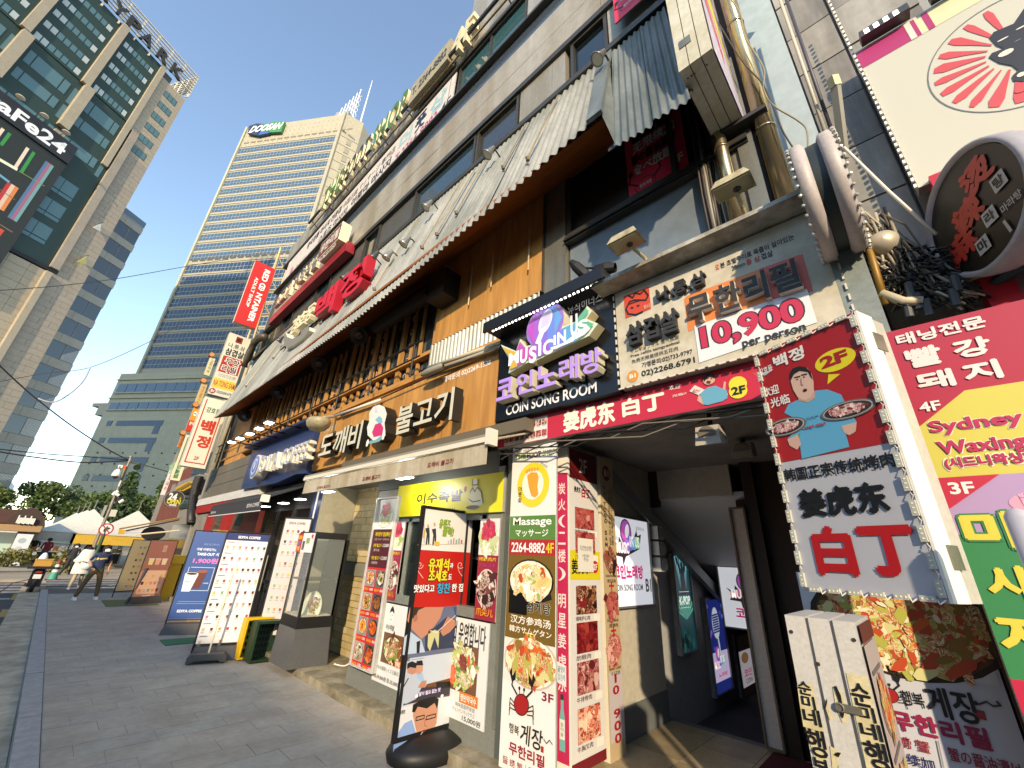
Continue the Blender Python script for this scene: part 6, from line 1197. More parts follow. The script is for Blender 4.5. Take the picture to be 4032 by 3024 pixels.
# floodlights on arms
def flood(label, p_head, p_base, Xh, Xb):
    A_ = FX(Xh).hit(p_head); B_ = FX(Xb).hit(p_base); h = FX(Xh).w(*A_); b = FX(Xb).w(*B_); t = thing('floodlight', label, 'lamp', tuple(b), 'old cream floodlights above the signs'); m_ = mat('cfc7aa', .5, 0, .3, 8, stain='8f8460')
    q = MB(); q.hexa([h+Vector((-.1,-.15,-.04)), h+Vector((.1,-.15,-.04)), h+Vector((.1,.15,-.04)), h+Vector((-.1,.15,-.04)), h+Vector((-.07,-.11,.05)), h+Vector((.07,-.11,.05)), h+Vector((.07,.11,.05)), h+Vector((-.07,.11,.05))], m_); q.obj('housing', t)
    q = MB(); q.box(h.x-.085, h.x+.085, h.y-.13, h.y+.13, h.z-.05, h.z-.041, mat('8f8a6a', .15)); q.obj('lens', t); q = MB(); q.tube([b, b.lerp(h, .25)+Vector((0,0,.03)), h+Vector((.02,0,-.03))], .017, m_, 7); q.lathe(h+Vector((.02,-.02,-.07)), (0,0,1), [(0,.01),(.01,.03),(.04,.03),(.05,.01)], M_dark, 8); q.obj('arm', t)
    q = MB(); 
    for k in range(9): q.box(h.x-.06, h.x+.06, h.y-.1+k*.024, h.y-.094+k*.024, h.z+.05, h.z+.062, m_)
    q.obj('cooling_fin', t)
flood('old cream floodlight on an arm over the grill sign', R7(1105,75), R7(1262,248), 2.75, 3.1)
flood('old cream floodlight beside the silver pipes', R4(140,1195), R4(235,1420), 3.0, 3.25)
# ------------------------------------------------------------------ long red banner
s = Sign('red_banner', 'long crimson banner with cream Chinese characters above the stair lobby', 'sign', FX(3.3), None, None, 'b8243c', .06, uv=(-3.42, 2.98, -.3, 3.28)); A = s.a
A.ut('姜虎东', -2.44, 3.015, -1.85, 3.235, 'ece6d2', .05, 3); A.ut('白丁', -1.76, 3.05, -1.36, 3.21, 'ece6d2', .06, 3); A.t('欢迎', R7(1388,1060), R7(1456,1012), 'e2c9c0', .03, 3); A.t('光临!!', R7(1408,1105), R7(1498,1068), 'e2c9c0', .03, 3)
u0, v0 = s.F.hit(R7(308,1425)); u1, v1 = s.F.hit(R7(592,1218)); A.urect(u0, v0, u1, v1, 'd6d2d0', 2)
for r__ in range(2):
    for k in range(8):
        cu = u0 + (u1-u0)*(k+.5)/8; cv = v1 - (v1-v0)*(.24+.48*r__); A.ufood(cu, cv, (u1-u0)/8*.42, (v1-v0)*.13, (MEAT, MEAT, DARKM, ('c9a49a','8c3034','3a3a3a'))[(k//2+r__) % 4], 9, ('8c3034','a84a44','3a2a28')[k % 3], None, .5, 2, 3, 1, True); A.ut('한우', cu-.025, cv-(v1-v0)*.2, cu+.025, cv-(v1-v0)*.15, '6a6a6a', 0, 3)
def pman(A, view, hair, face, shirt, arms, L=3):
    for a in arms: A.poly([view(*p) for p in a], 'c49a86', L)
    A.poly([view(*p) for p in shirt], '5a9ab4', L+1); A.ell(view(*face[0]), view(*face[1]), 'c9a08c', L+2); A.poly([view(*p) for p in hair], '1c1816', L+3)
pman(A, R7, [(1612,975),(1640,950),(1675,955),(1688,985),(1670,975),(1640,972),(1618,1005)], ((1615,1030),(1684,958)), [(1585,1080),(1640,1040),(1690,1028),(1765,1060),(1768,1110),(1735,1130),(1640,1155),(1610,1152),(1605,1110)], [[(1580,1085),(1570,1125),(1612,1155),(1630,1140),(1600,1100)], [(1735,1060),(1745,1000),(1758,1003),(1755,1050),(1772,1085),(1755,1110)]], 3)
A.poly([R7(*p) for p in ((1520,1065),(1555,1025),(1620,1055),(1580,1090))], 'd9c9c4', 4); A.food(R7(1535,1080), R7(1600,1045), ('c98a80','a84a44','e0c4bc'), 8, None, None, .5, 3, 5); A.line([R7(*p) for p in ((1640,1005),(1655,1008))], .02, '5e1c20', 7)
for x_ in (1636, 1665): A.ell(R7(x_-4,987), R7(x_+4,980), '221c1a', 7, 8)
A.ell(R7(1785,1080), R7(1885,955), 'd6c83a', 3); A.ell(VV(1578,865), VV(1612,825), 'd6c83a', 3.5); A.t('2F', VV(1583,855), VV(1610,832), '1a1a1a', .05, 6); s.done()
# ------------------------------------------------------------------ LED framed sign hung at an angle
LP_, RP_ = Vector((2.85, .53, 0)), Vector((2.62, -.02, 0)); FLED = Fr(LP_, RP_-LP_); LW_ = (RP_-LP_).length
_u, zt_ = FLED.hit(Q6(20, 300)); _u2, zt2 = FLED.hit(Q6(545, 30)); _u3, zb_ = FLED.hit(Q6(320, 1580)); _u4, zb2 = FLED.hit(Q6(1155, 1605)); zt_ = (zt_+zt2)/2; zb_ = (zb_+zb2)/2
s = Sign('led_framed_sign', 'red and grey LED-edged light box with a printed man holding two plates of meat', 'sign', FLED, None, None, 'a9adb6', .26, side=mat('c4c2b8', .45, 0, .1, 5), uv=(0, zb_, LW_, zt_)); A = s.a
q = MB(); 
_uM, zm = FLED.hit(Q6(150, 875)); _uM2, zm2 = FLED.hit(Q6(780, 735)); zm = (zm+zm2)/2
A.urect(0, zm, LW_, zt_, '9c1a20', 2)
A.ell(Q6(378, 395), Q6(565, 205), 'd4c52a', 3, 28); A.poly([Q6(*p) for p in ((435,380),(500,378),(430,435))], 'd4c52a', 3.2); A.t('2F', Q6(402,352), Q6(530,240), '9c1a20', .07, 4)
A.ut('강호동', .01, 2.965, .1, 3.01, 'dcd9d4', .03, 4); A.ut('백정', .115, 2.97, .3, 3.05, 'dcd9d4', .05, 4); A.poly([Q6(*p) for p in ((20,368),(45,382),(138,352),(95,385),(50,388))], 'a9b4ba', 4)
A.ut('欢迎', .005, 2.81, .11, 2.87, 'dcd9d4', .03, 4); A.ut('光临', .04, 2.73, .16, 2.79, 'dcd9d4', .03, 4)
A.poly([Q6(*p) for p in ((195,590),(215,545),(265,520),(300,528),(360,500),(350,470),(430,462),(505,490),(540,560),(590,640),(575,700),(530,710),(515,680),(535,720),(550,775),(290,840),(280,760),(275,700),(265,740),(225,765),(215,730),(250,690),(235,610))], '4f9cc0', 3)
A.poly([Q6(*p) for p in ((212,735),(270,705),(288,760),(265,790),(225,768))], 'c4a090', 3.4); A.poly([Q6(*p) for p in ((508,660),(590,640),(585,690),(550,712),(520,695))], 'c4a090', 3.4)
A.poly([Q6(*p) for p in ((265,490),(300,500),(360,470),(365,505),(325,532),(275,522))], 'bf9886', 3.5)
A.poly([Q6(*p) for p in ((232,420),(228,380),(245,350),(280,338),(320,345),(345,375),(356,420),(358,470),(340,505),(305,525),(270,505),(245,465))], 'c9a898', 4)
A.poly([Q6(*p) for p in ((232,415),(228,380),(240,350),(275,336),(315,342),(342,370),(352,410),(340,395),(325,368),(280,362),(250,380))], '1a1716', 4.5)
for c_ in ((268,408),(305,395)): A.ell(Q6(c_[0]-12,c_[1]+5), Q6(c_[0]+12,c_[1]-5), 'ece8e4', 4.6, 12); A.ell(Q6(c_[0]-5,c_[1]+5), Q6(c_[0]+5,c_[1]-5), '1c1614', 4.8, 10); A.line([Q6(c_[0]-14,c_[1]-10), Q6(c_[0]+14,c_[1]-16)], .008, '2a201c', 4.7)
A.line([Q6(288,405), Q6(290,438), Q6(300,440)], .005, '8a6658', 4.7); A.ell(Q6(300,480), Q6(320,455), '6a2a28', 4.7, 14); A.ell(Q6(305,475), Q6(316,460), '2a1010', 4.9, 12)
for (a, b, n_) in ((Q6(105,738), Q6(305,590), 50), (Q6(410,655), Q6(682,485), 70)):
    uu0, vv0 = FLED.hit(a); uu1, vv1 = FLED.hit(b); cu, cv, ru, rv = (uu0+uu1)/2, (vv0+vv1)/2, (uu1-uu0)/2, (vv1-vv0)/2
    A.uell(cu, cv, ru, rv, '5e5c5a', 5, 30); A.uell(cu, cv, ru*.92, rv*.88, 'a3a19e', 5.3, 30); A.uell(cu, cv, ru*.86, rv*.8, '2e2c2c', 5.6, 30)
    A.ufood(cu, cv, ru*.72, rv*.6, ('9c4a4c','c98a88','e0cfc8','7a2c30','d4b8b0'), n_, None, None, .2, 3, 6, .95)
A.t('강호동', Q6(318,628), Q6(385,602), '1c2c3a', .03, 6); A.t('백정', Q6(308,682), Q6(420,640), 'a32a34', .05, 6)
A.t('韩国正宗传统烤肉', 0, 0, '15171a') if False else A.ut('韩国正宗传统烤肉', .03, 2.28, .565, 2.35, '15171a', .035, 4); A.ut('姜虎东', .085, 2.08, .49, 2.22, '0e0f12', .06, 4)
A.ut('白', .11, 1.8, .285, 2.02, 'a8141c', .07, 4); A.ut('丁', .33, 1.81, .54, 2.01, 'a8141c', .07, 4); s.done()
q = MB(); q.fbox(FLED, LW_, LW_+.012, zb_, zt_, -.13, .01, mat('e3e1d8', .4)); q.obj('corner_trim', s.root)
for zz in (zb_+.18, zt_-.16): q = MB(); q.fbox(FLED, LW_+.012, LW_+.018, zz-.05, zz+.05, -.17, -.08, M_alu); q.obj('hinge', s.root)
q = MB(); q.fbox(FLED, LW_+.001, LW_+.004, zb_, zt_, -.135, -.13, mat('6a675e', .6)); q.obj('seam', s.root)
lm_ = mat('b9bbb2', .25, .1); n = 0; wcol = mat('dcdad2', .5)
def ledrun(a, b, k, vert):
    for i in range(k):
        t = (i+.5)/k; u = a[0]+(b[0]-a[0])*t; v = a[1]+(b[1]-a[1])*t; q = MB()
        hl = .034; 
        if vert: q.fbox(FLED, u-.012, u+.012, v-hl, v+hl, .004, .02, lm_); q.tube([FLED.w(u, v+hl, .01), FLED.w(u+.015, v+hl+.02, .025), FLED.w(u, v+hl+.04, .01)], .003, wcol, 4)
        else: q.fbox(FLED, u-hl*.8, u+hl*.8, v-.012, v+.012, .004, .02, lm_); q.tube([FLED.w(u+hl*.8, v, .01), FLED.w(u+hl*.8+.012, v-.018, .025), FLED.w(u+hl*.8+.03, v, .01)], .003, wcol, 4)
        for e in (-1, 0, 1): (q.fbox(FLED, u-.004, u+.004, v+e*.02-.003, v+e*.02+.003, .02, .0215, mat('f2f0d0', .3)) if vert else q.fbox(FLED, u+e*.018-.003, u+e*.018+.003, v-.004, v+.004, .02, .0215, mat('f2f0d0', .3)))
        q.obj('led_module', s.root)
ledrun((.012, zb_), (.012, zt_), 13, True); ledrun((LW_-.014, zb_), (LW_-.014, zt_), 13, True); ledrun((.02, zt_-.012), (LW_-.02, zt_-.012), 6, False); ledrun((.02, zb_+.012), (LW_-.02, zb_+.012), 6, False)
# ------------------------------------------------------------------ crab poster light box behind
s = Sign('crab_poster_box', 'tall poster box of marinated crab with brushed Korean letters, behind the white street box', 'sign', FX(3.42), None, None, 'b9bcc4', .12, uv=(-.66, .05, .115, 1.8), side=M_dark); A = s.a
FQ7 = s.F
A.rect(Q7(560,870), Q7(1880,290), 'c9cdd4', 2) if False else None
zc0 = 1.33; A.urect(-.66, zc0, .1, 1.8, 'c4c9cf', 2); A.ufood(-.22, (zc0+1.8)/2-.01, .38, (1.8-zc0)*.52, CRAB + ('3a2814','241808'), 430, '5a3c20', '2c2014', .1, 2.6, 3, .93)
A.ut('행복', -.29, 1.175, -.2, 1.24, '15151a', .02, 5); A.ut('게장', -.19, 1.15, .0, 1.28, '15151a', .03, 5); A.rect(Q7(1700,1260), Q7(1760,1205), '8c2f38', 5)
A.line([Q7(*p) for p in ((1720,1150),(1780,1130),(1830,1165),(1890,1160),(1860,1130))], .008, '3a3a44', 5)
A.ut('무한리필', -.355, 1.055, .0, 1.14, '8c1f44', .05, 5); A.ut('醬 螃 蟹', -.42, .98, -.23, 1.03, '8c2f3c', .02, 5); A.ut('无限续加', -.44, .91, -.23, .96, '2a2a58', .02, 5)
A.ut('蟹の醤油漬け', -.165, .975, .08, 1.03, '8c2f3c', .02, 5); A.ut('食べ放題', -.12, .9, .04, .95, '2a2a58', .02, 5); A.line([Q7(1395,1440), Q7(1440,1650)], .006, '8a8a94', 5); u_, v_ = FQ7.hit(Q7(1010, 1080)); crab(A, u_, v_, .32, 4); s.done()
q = MB(); q.box(3.36, 3.44, -.155, -.125, .05, 1.95, mat('3a2c1c', .6)); q.obj('side_frame', s.root)
# ------------------------------------------------------------------ white street light box, narrow end towards the camera
X0, X1_ = 2.22, 2.66; u0, zt_ = FX(X0).hit(Q7(165, 442)); u1, _ = FX(X0).hit(Q7(745, 495)); y0, y1 = -u1, -u0
t = thing('street_light_box', 'chipped white upright light box with torn cream stickers and brushed Korean letters', 'sign', ((X0+X1_)/2, (y0+y1)/2, 0)); Mw = mat('c9c8c3', .45, 0, .08, 14)
w3 = (y1-y0)/3
for k in range(3): q = MB(); q.box(X0, X1_, y0 + k*w3 + .006, y0 + (k+1)*w3 - .006, .06, zt_, Mw); q.obj('casing_section', t)
q = MB(); 
for k in (1, 2): q.box(X0+.015, X1_-.01, y0+k*w3-.006, y0+k*w3+.006, .06, zt_-.006, mat('8f9296', .5))
q.obj('seam_channel', t)
q = MB(); q.box(X0-.01, X0-.002, y0+w3*1.0-.035, y0+w3*1.0+.035, zt_-.30, zt_-.275, M_alu); q.lathe((X0-.014, y0+w3+.03, zt_-.287), (-1,0,0), [(0,.001),(0,.016),(.006,.012)], M_alu, 10); q.obj('latch', t)
for (yy, zz) in ((y0+.02, zt_-.06), (y1-.02, zt_-.06), (y1-w3-.01, zt_-.16)): q = MB(); q.lathe((X0-.004, yy, zz), (1,0,0), [(0,.001),(0,.007),(.006,.007)], M_frm, 8); q.obj('screw', t)
A = Art(FX(X0-.001)); st = mat('d9cfa8', .6, 0, .12, 20, stain='c4b98f')
def sticker(pts): A.upoly([FX(X0-.001).hit(Q7(*p)) for p in pts], 'd9cfa8', 1, st)
sticker(((668,905),(835,935),(1010,1659),(830,1659))); sticker(((280,1000),(400,990),(440,1180),(500,1380),(330,1330),(300,1150))); sticker(((350,1340),(490,1380),(530,1560),(500,1659),(420,1600))); sticker(((560,1010),(640,1060),(680,1290),(640,1300),(590,1190))); sticker(((500,1110),(560,1240),(580,1260),(540,1280),(505,1180))); sticker(((540,1480),(620,1530),(600,1659),(560,1659)))
for c, a, b in (('순',(300,1065),(382,980)), ('미',(330,1175),(415,1095)), ('네',(345,1300),(455,1205)), ('행',(375,1545),(490,1370)), ('복',(430,1740),(530,1600))): A.t(c, Q7(*a), Q7(*b), '17171a', .03, 3)
for c, a, b in (('순',(735,1150),(838,1000)), ('미',(790,1275),(885,1185)), ('네',(800,1410),(935,1320)), ('행',(845,1640),(975,1470))): A.t(c, Q7(*a), Q7(*b), '17171a', .035, 3)
A.poly([Q7(*p) for p in ((572,1010),(592,1005),(628,1080),(655,1230),(645,1265),(625,1240),(612,1120))], '17171a', 3); A.poly([Q7(*p) for p in ((518,1100),(522,1130),(505,1195),(495,1180))], '17171a', 3); A.poly([Q7(*p) for p in ((575,1550),(600,1530),(630,1535),(610,1570))], '17171a', 3)
A.obj('printed_end', t)
A = Art(FY(y0-.001)); A.urect(X0+.02, .1, X1_-.02, zt_-.08, 'a8a09c', 1); A.urect(X0+.02, zt_-.075, X1_-.02, zt_-.01, '5e2c2c', 1)
for k in range(5): A.ufood((X0+X1_)/2, zt_-.3-k*.26, .15, .09, CRAB, 24, '8a8480', None, .3, 2.4, 2, .9); 
for k in range(6): A.urect(X0+.06, zt_-.18-k*.26, X1_-.1, zt_-.165-k*.26, '6a6464', 2)
A.obj('printed_side', t)
# ------------------------------------------------------------------ pink stacked sign at the right
FPK = FX(3.1); q0 = FPK.hit(R8(975, 680)); q1 = FPK.hit(R8(1645, 520)); zt_ = (q0[1]+q1[1])/2
s = Sign('stacked_floor_sign', 'tall crimson, yellow and green floor directory sign cut by the right edge of the picture', 'sign', FPK, None, None, 'a82840', .14, uv=(q0[0], .2, q0[0]+.95, zt_)); A = s.a; uE = q0[0]+.95
_, za = FPK.hit(B2(600, 58)); ub, zb_ = FPK.hit(B2(335, 272)); ua, _ = FPK.hit(B2(600, 58)); _, zc_ = FPK.hit(B2(455, 577)); uc_, zd = FPK.hit(B2(525, 762)); ud, _ = FPK.hit(B2(805, 550)); _, ze = FPK.hit(B2(590, 912)); _, zg = FPK.hit(Q7(1975, 950))
uL = q0[0]
A.upoly([(uL, zc_), (uE, zc_), (uE, za), (ua, za), (uL, zb_)], 'c4bc58', 2); A.urect(uL, ze, uE, zc_, 'a98fb8', 2)
A.ufood(ud+.15, (zc_+ze)/2, .16, .06, ('d98ab0','c9a0c8','b56a98','e0b8cc'), 10, 'd49ab4', None, .8, 1.6, 3, .6); A.uell(uE-.12, ze+.12, .12, .07, 'd98ab4', 3)
A.upoly([(uL, zc_), (ud, zc_), (uL, zd)], 'b82a44', 5); A.urect(uL, zg, uE, ze, '2f7f50', 2); A.urect(uL, .2, uE, zg, 'b82848', 2)
A.ut('태닝전문', .165, 3.06, .52, 3.13, 'ddd2d0', .05, 4); A.ut('빨', .178, 2.91, .315, 3.02, 'ddd2d0', .06, 4); A.ut('강', .37, 2.91, .5, 3.01, 'ddd2d0', .06, 4); A.ut('돼', .185, 2.77, .325, 2.865, 'ddd2d0', .06, 4); A.ut('지', .37, 2.77, .495, 2.87, 'ddd2d0', .06, 4)
A.ut('4F', .155, 2.645, .24, 2.7, 'e0dad8', .04, 4)
for tx, u0_, v0_, u1_, v1_ in (('Sydney',.165,2.505,.5,2.59), ('Waxing',.17,2.385,.475,2.475), ('(시드니왁싱)',.175,2.325,.46,2.385)): A.ut(tx, u0_-.004, v0_-.004, u1_+.004, v1_+.004, 'e6e2c8', .1, 3); A.ut(tx, u0_, v0_, u1_, v1_, 'b02a54', .05, 5)
A.ut('3F', .155, 2.2, .245, 2.26, 'e6dcd8', .05, 6); A.t('마', Q6(1205,1320), Q6(1470,1130), 'cfc450', .06, 5, out='2f7f50', ow=.06); A.t('사', Q6(1330,1600), Q6(1520,1430), 'cfc450', .06, 5); A.t('지', Q7(1940,750), Q7(2250,480), 'cfc450', .06, 5); s.done()
# grey white padded edge of the nearer sign at the right border
uu, vv_ = FX(2.3).hit(B2(800, 800)); q = MB(); c_ = FX(2.3).w(uu, vv_); q.tube([(2.35, c_.y-.05, .1), (2.35, c_.y-.05, c_.z)], .035, mat('a9a9b4', .5), 16); q.lathe((2.35, c_.y-.05, c_.z), (0,0,1), [(0,.035),(.02,.025),(.03,.001)], mat('a9a9b4', .5), 16); o = q.obj('rounded_sign_edge', smooth=True); tag(o, 'rounded pale grey upright edge of a sign in front of the stacked floor sign', 'sign')
# ------------------------------------------------------------------ right hand neighbour: tiled wall, billboard, red frame
rb = thing('tiled_building', 'neighbouring building clad in stained grey metal panels with a pale blue side wall', 'building', (6, -4, 0)); M_tl = mat('bab7ae', .5, .1, .3, 1.6, 0, stain='75716a', streak=True); M_tl2 = mat('c4c1b8', .5, .1, .2, 1.6, 0, stain='8a867c', streak=True)
q = MB(); q.box(3.66, 12, -14, -.14, 3.2, 22, mat('8d8f8e', .7)); q.box(3.75, 12, -14, -.2, -.1, 3.2, M_dark); q.obj('wall', rb)
z = 3.4; k = 0
while z < 14:
    for (y0, y1) in ((-.55, -.19), (-1.05, -.56), (-1.7, -1.06), (-2.6, -1.71), (-3.9, -2.61)):
        if y1 < -.6 and 4.4 < z < 8.2: continue
        q = MB(); q.box(3.6+random.uniform(-.006,.006), 3.66, y0+.006, y1-.004, z+.006, z+.56, random.choice([M_tl, M_tl2])); q.obj('cladding_tile', rb)
    z += .57; k += 1
q = MB(); q.box(3.6, 3.8, -.178, .095, 2.5, 22, mat('b4c6cc', .6, 0, .1, 1.2, .15, stain='9db0b8', streak=True)); q.obj('pale_blue_strip', rb)
q = MB(); q.box(3.2, 3.62, -.16, .16, 2.6, 4.5, mat('8f9a96', .5, .2, .25, 12)); q.obj('galvanised_duct', rb)
q = MB(); q.box(3.45, 3.75, .1, .3, 4.2, 22, mat('1c1a18', .8)); q.obj('dark_gap', rb)
# pipes in the gap between the buildings
pp = thing('steel_flues', 'shiny stainless flue pipes rising in the gap beside the hanging light box', 'pipe', (3.3, .4, 4.3)); M_st = mat('c2b08c', .25, .85, .3, 6, streak=True)
def pz(p, X, z0, z1, r, m_, nm='flue_pipe'):
    u, v = FX(X).hit(p); q = MB(); q.tube([(X, -u, z0), (X, -u, z1)], r, m_, 16); 
    po = q.obj(nm, pp, smooth=True)
    for zz in (5.6, 7.3, 9.4): q = MB(); q.tube([(X, -u, zz), (X, -u, zz+.03)], r*1.12, m_, 16); q.obj('ring', po, smooth=True)
pz(B6(1130, 900), 3.42, 4.3, 14, .075, M_st); pz(B6(830, 1500), 3.35, 4.3, 7.2, .06, M_st); pz(B6(950, 1500), 3.55, 4.3, 14, .1, mat('a8a598', .6, .1, .2)); pz(B6(1280, 1500), 3.5, 4.3, 14, .05, mat('2a2520', .6)); pz(B6(720, 1550), 3.5, 4.3, 12, .035, mat('a89a80', .5, .2, .3)); pz(B6(690, 1450), 3.52, 4.3, 12, .02, mat('7a1c20', .5))
cb_ = thing('cable_run', 'bundle of black cables running down the facade beside the crab window', 'cable', (3.45, .75, 4.5))
for k in range(13):
    u, v = FX(3.42).hit(B6(560 + k*14, 1400)); pts = [(3.42, -u + random.uniform(-.02,.02), z_) for z_ in (4.4, 5.2, 6.1, 7.4, 9.2, 12)]; pts = [(x+random.uniform(-.03,.03), y+random.uniform(-.02,.02), z_) for x, y, z_ in pts]
    q = MB(); q.tube(pts, random.choice((.008,.012,.016)), random.choice([M_blk, M_blk, mat('8a8578', .5), mat('3a3430', .6)]), 5); q.obj('cable', cb_, smooth=True)
for k in range(14):
    u, v = FX(3.45).hit(R4(270 + k*17, 400 + k*10)); q = MB(); y_ = -u; q.tube([(3.47+random.uniform(-.03,.03), y_*.6+.18+random.uniform(-.03,.03), 4.4), (3.45, .2+random.uniform(-.06,.06), 8), (3.45, .22+random.uniform(-.06,.06), 12)], .014, M_blk, 5); q.obj('cable', cb_, smooth=True)
# hanging light box above
FB1 = FX(3.5); a0 = FB1.hit(B6(770, 1390)); a1 = FB1.hit(B6(1055, 1230)); zb_ = (a0[1]+a1[1])/2; ybL, ybR = -a0[0], -a1[0]
lo_, hi_ = .5, 3.4
for _ in range(40):
    md = (lo_+hi_)/2
    if FX(md).hit(B6(390, 690))[1] < zb_: lo_ = md
    else: hi_ = md
XF = md
s = thing('projecting_light_box', 'tall cream metal light box projecting high over the signs with a colourful striped side', 'sign', ((XF+3.5)/2, (ybL+ybR)/2, zb_)); Mc = mat('d9d7c6', .5, 0, .15, 3, stain='c2bda4'); w3 = (ybL-ybR)/3
for k in range(3): q = MB(); q.box(XF, 3.52, ybR+k*w3+.004, ybR+(k+1)*w3-.004, zb_, zb_+6, Mc); q.obj('casing_section', s)
q = MB(); q.box(XF+.01, 3.5, ybR+.01, ybL-.01, zb_+.01, zb_+5.9, mat('5a574c', .6)); q.obj('core', s)
q = MB(); q.box(XF-.008, XF, ybR+2*w3-.05, ybR+2*w3+.05, zb_+.28, zb_+.38, M_alu); q.obj('hinge', s)
q = MB(); q.box(3.3, 3.56, ybR-.2, ybL, zb_-.05, zb_-.005, M_dark); q.obj('bracket', s)
FS_ = FY(ybR-.004); A = Art(FS_); A.urect(XF+.02, zb_, 3.5, zb_+6, 'b3aec4', 1); 
sl = 3.3
A.upoly([(XF+.25, zb_+1.5), (XF+.45, zb_+1.2), (3.42, zb_+.3), (3.3, zb_+.75), (XF+.35, zb_+4), (XF+.2, zb_+4)], 'd0c23a', 2); 
for k in range(16): A.uline([(XF+.3+k*.03, zb_+3.2-k*.18), (XF+.42+k*.035, zb_+2.6-k*.15)], .012, '3a3a2a', 3)
A.upoly([(XF+.1, zb_+1.2), (XF+.45, zb_+.35), (XF+.5, zb_+.6), (XF+.15, zb_+1.9)], 'c4486a', 2)
for k in range(8): A.ufood(XF+.5+k*.07, zb_+3.2-k*.4, .08, .2, ('6a78b0','8a94c0','c4a8a0'), 6, None, None, .5, 2, 2, .9)
A.obj('printed_side', s)
q = MB()
for k in range(10): q.lathe((random.choice([XF+.1, 3.4]) , ybR+.04+random.random()*(ybL-ybR-.08), zb_-.004), (0,0,1), [(0,.001),(0,.008),(.003,.008)], M_dark, 6)
q.obj('screw', s)
# round sign seen edge on
ce = FX(3.0).hit(VV(1787, 430)); cw_ = FX(3.0).w(*ce); rt = FX(3.0).hit(VV(1787, 322))[1] - ce[1]
t = thing('round_hub_sign', 'round double-faced sign seen edge-on, pale rims with a dark green hub and LED string', 'sign', tuple(cw_)); Mr = mat('c4bbb8', .5, 0, .15, 8); wdt = .08
q = MB(); q.lathe(cw_ + Vector((0, -.125, 0)), (0,1,0), [(0,.001),(0,rt*.93),(.02,rt),(.075,rt),(.09,rt*.93)], Mr, 40); q.obj('rim', t, smooth=True); q = MB(); q.lathe(cw_ + Vector((0, .035, 0)), (0,1,0), [(0,rt*.93),(.02,rt),(.075,rt),(.09,rt*.93),(.09,.001)], Mr, 40); q.obj('rim', t, smooth=True)
q = MB(); q.lathe(cw_ + Vector((0, -.036, 0)), (0,1,0), [(0,rt*.9),(.072,rt*.9)], mat('1f2a2a', .5), 40); q.obj('hub', t, smooth=True)
for sx in (-.128, .128):
    for k in range(40):
        th = 2*math.pi*k/40; q = MB(); c_ = cw_ + Vector((math.cos(th)*rt*.97, sx, math.sin(th)*rt*.97)); q.lathe(c_, (math.cos(th),0,math.sin(th)), [(-.012,.001),(-.012,.011),(.012,.011),(.016,.001)], lm_, 6); q.obj('led_module', t)
# round black sign at the right border
FRS = Fr((2.9, -.75, 0), (-.9, -.44)); cc = FRS.hit(B3(562, 855)); top_ = FRS.hit(B3(530, 440)); bot_ = FRS.hit(B3(640, 1262)); lft = FRS.hit(B3(388, 850)); rgt = FRS.hit(B3(742, 880)); rr = (top_[1]-bot_[1])/2; cu = (lft[0]+rgt[0])/2; cv = (top_[1]+bot_[1])/2
t = thing('round_malatang_sign', 'large round black sign with red brushed characters and thick pale rim', 'sign', tuple(FRS.w(cu, cv))); t['label'] = 'large round black sign with red brushed characters and a thick pale rim'; t.name = 'round_black_sign'
o_ = FRS.w(cu, cv, 0); nn = FRS.n; q = MB(); q.lathe(o_, -nn, [(0,rr),(-.03,rr*1.04),(-.02,rr*1.1),(.06,rr*1.12),(.13,rr*1.08),(.15,rr)], mat('a9a9b2', .5, 0, .1), 44); q.obj('rim', t, smooth=True)
q = MB(); q.lathe(o_, -nn, [(.15,rr*1.02),(.3,rr*1.02)], mat('2c3f94', .45), 44); q.obj('blue_drum', t, smooth=True); q = MB(); q.lathe(o_, -nn, [(.3,rr),(.3,rr*1.1),(.42,rr*1.1),(.44,rr*.9),(.44,.001)], mat('a9a9b2', .5), 44); q.obj('rim', t, smooth=True)
q = MB(); q.lathe(o_, -nn, [(-.004,.001),(-.004,rr*.99),(.02,rr*.99)], mat('0c0d0c', .4), 44); q.obj('face', t)
A = Art(FRS, .008)
for c, dx, dy in (('烫',.33,.43), ('辣',-.1,.02), ('麻',-.45,-.36)): A.ut(c, cu+(dx-.3)*rr, cv+(dy-.25)*rr, cu+(dx+.3)*rr, cv+(dy+.25)*rr, 'b0342c', .06, 2, rot=.12)
for c, dx, dy in (('탕',.6,.0), ('라',.22,-.34), ('마',-.1,-.64)): A.urect(cu+(dx-.13)*rr, cv+(dy-.13)*rr, cu+(dx+.13)*rr, cv+(dy+.13)*rr, 'a9a9a6', 2); A.ut(c, cu+(dx-.09)*rr, cv+(dy-.09)*rr, cu+(dx+.09)*rr, cv+(dy+.09)*rr, '1d1e1c', .03, 3)
A.ut('마라탕', cu+.42*rr, cv-.5*rr, cu+.8*rr, cv-.36*rr, 'a9a9a6', .02, 2); A.uline([(cu+.38*rr, cv-.6*rr), (cu+.4*rr, cv-.8*rr)], .05*rr, 'a9a9a6', 2); A.obj('printed_face', t)
for (a, b) in ((B3(440,1100), B3(350,1290)), (B3(590,1270), B3(470,1480))):
    u, v = FRS.hit(a); pa = FRS.w(u, v, -.2); u2, v2 = FX(3.5).hit(b); q = MB(); q.tube([pa, FX(3.5).w(u2, v2)], .035, mat('15303c', .5), 6); q.obj('bracket_arm', t)
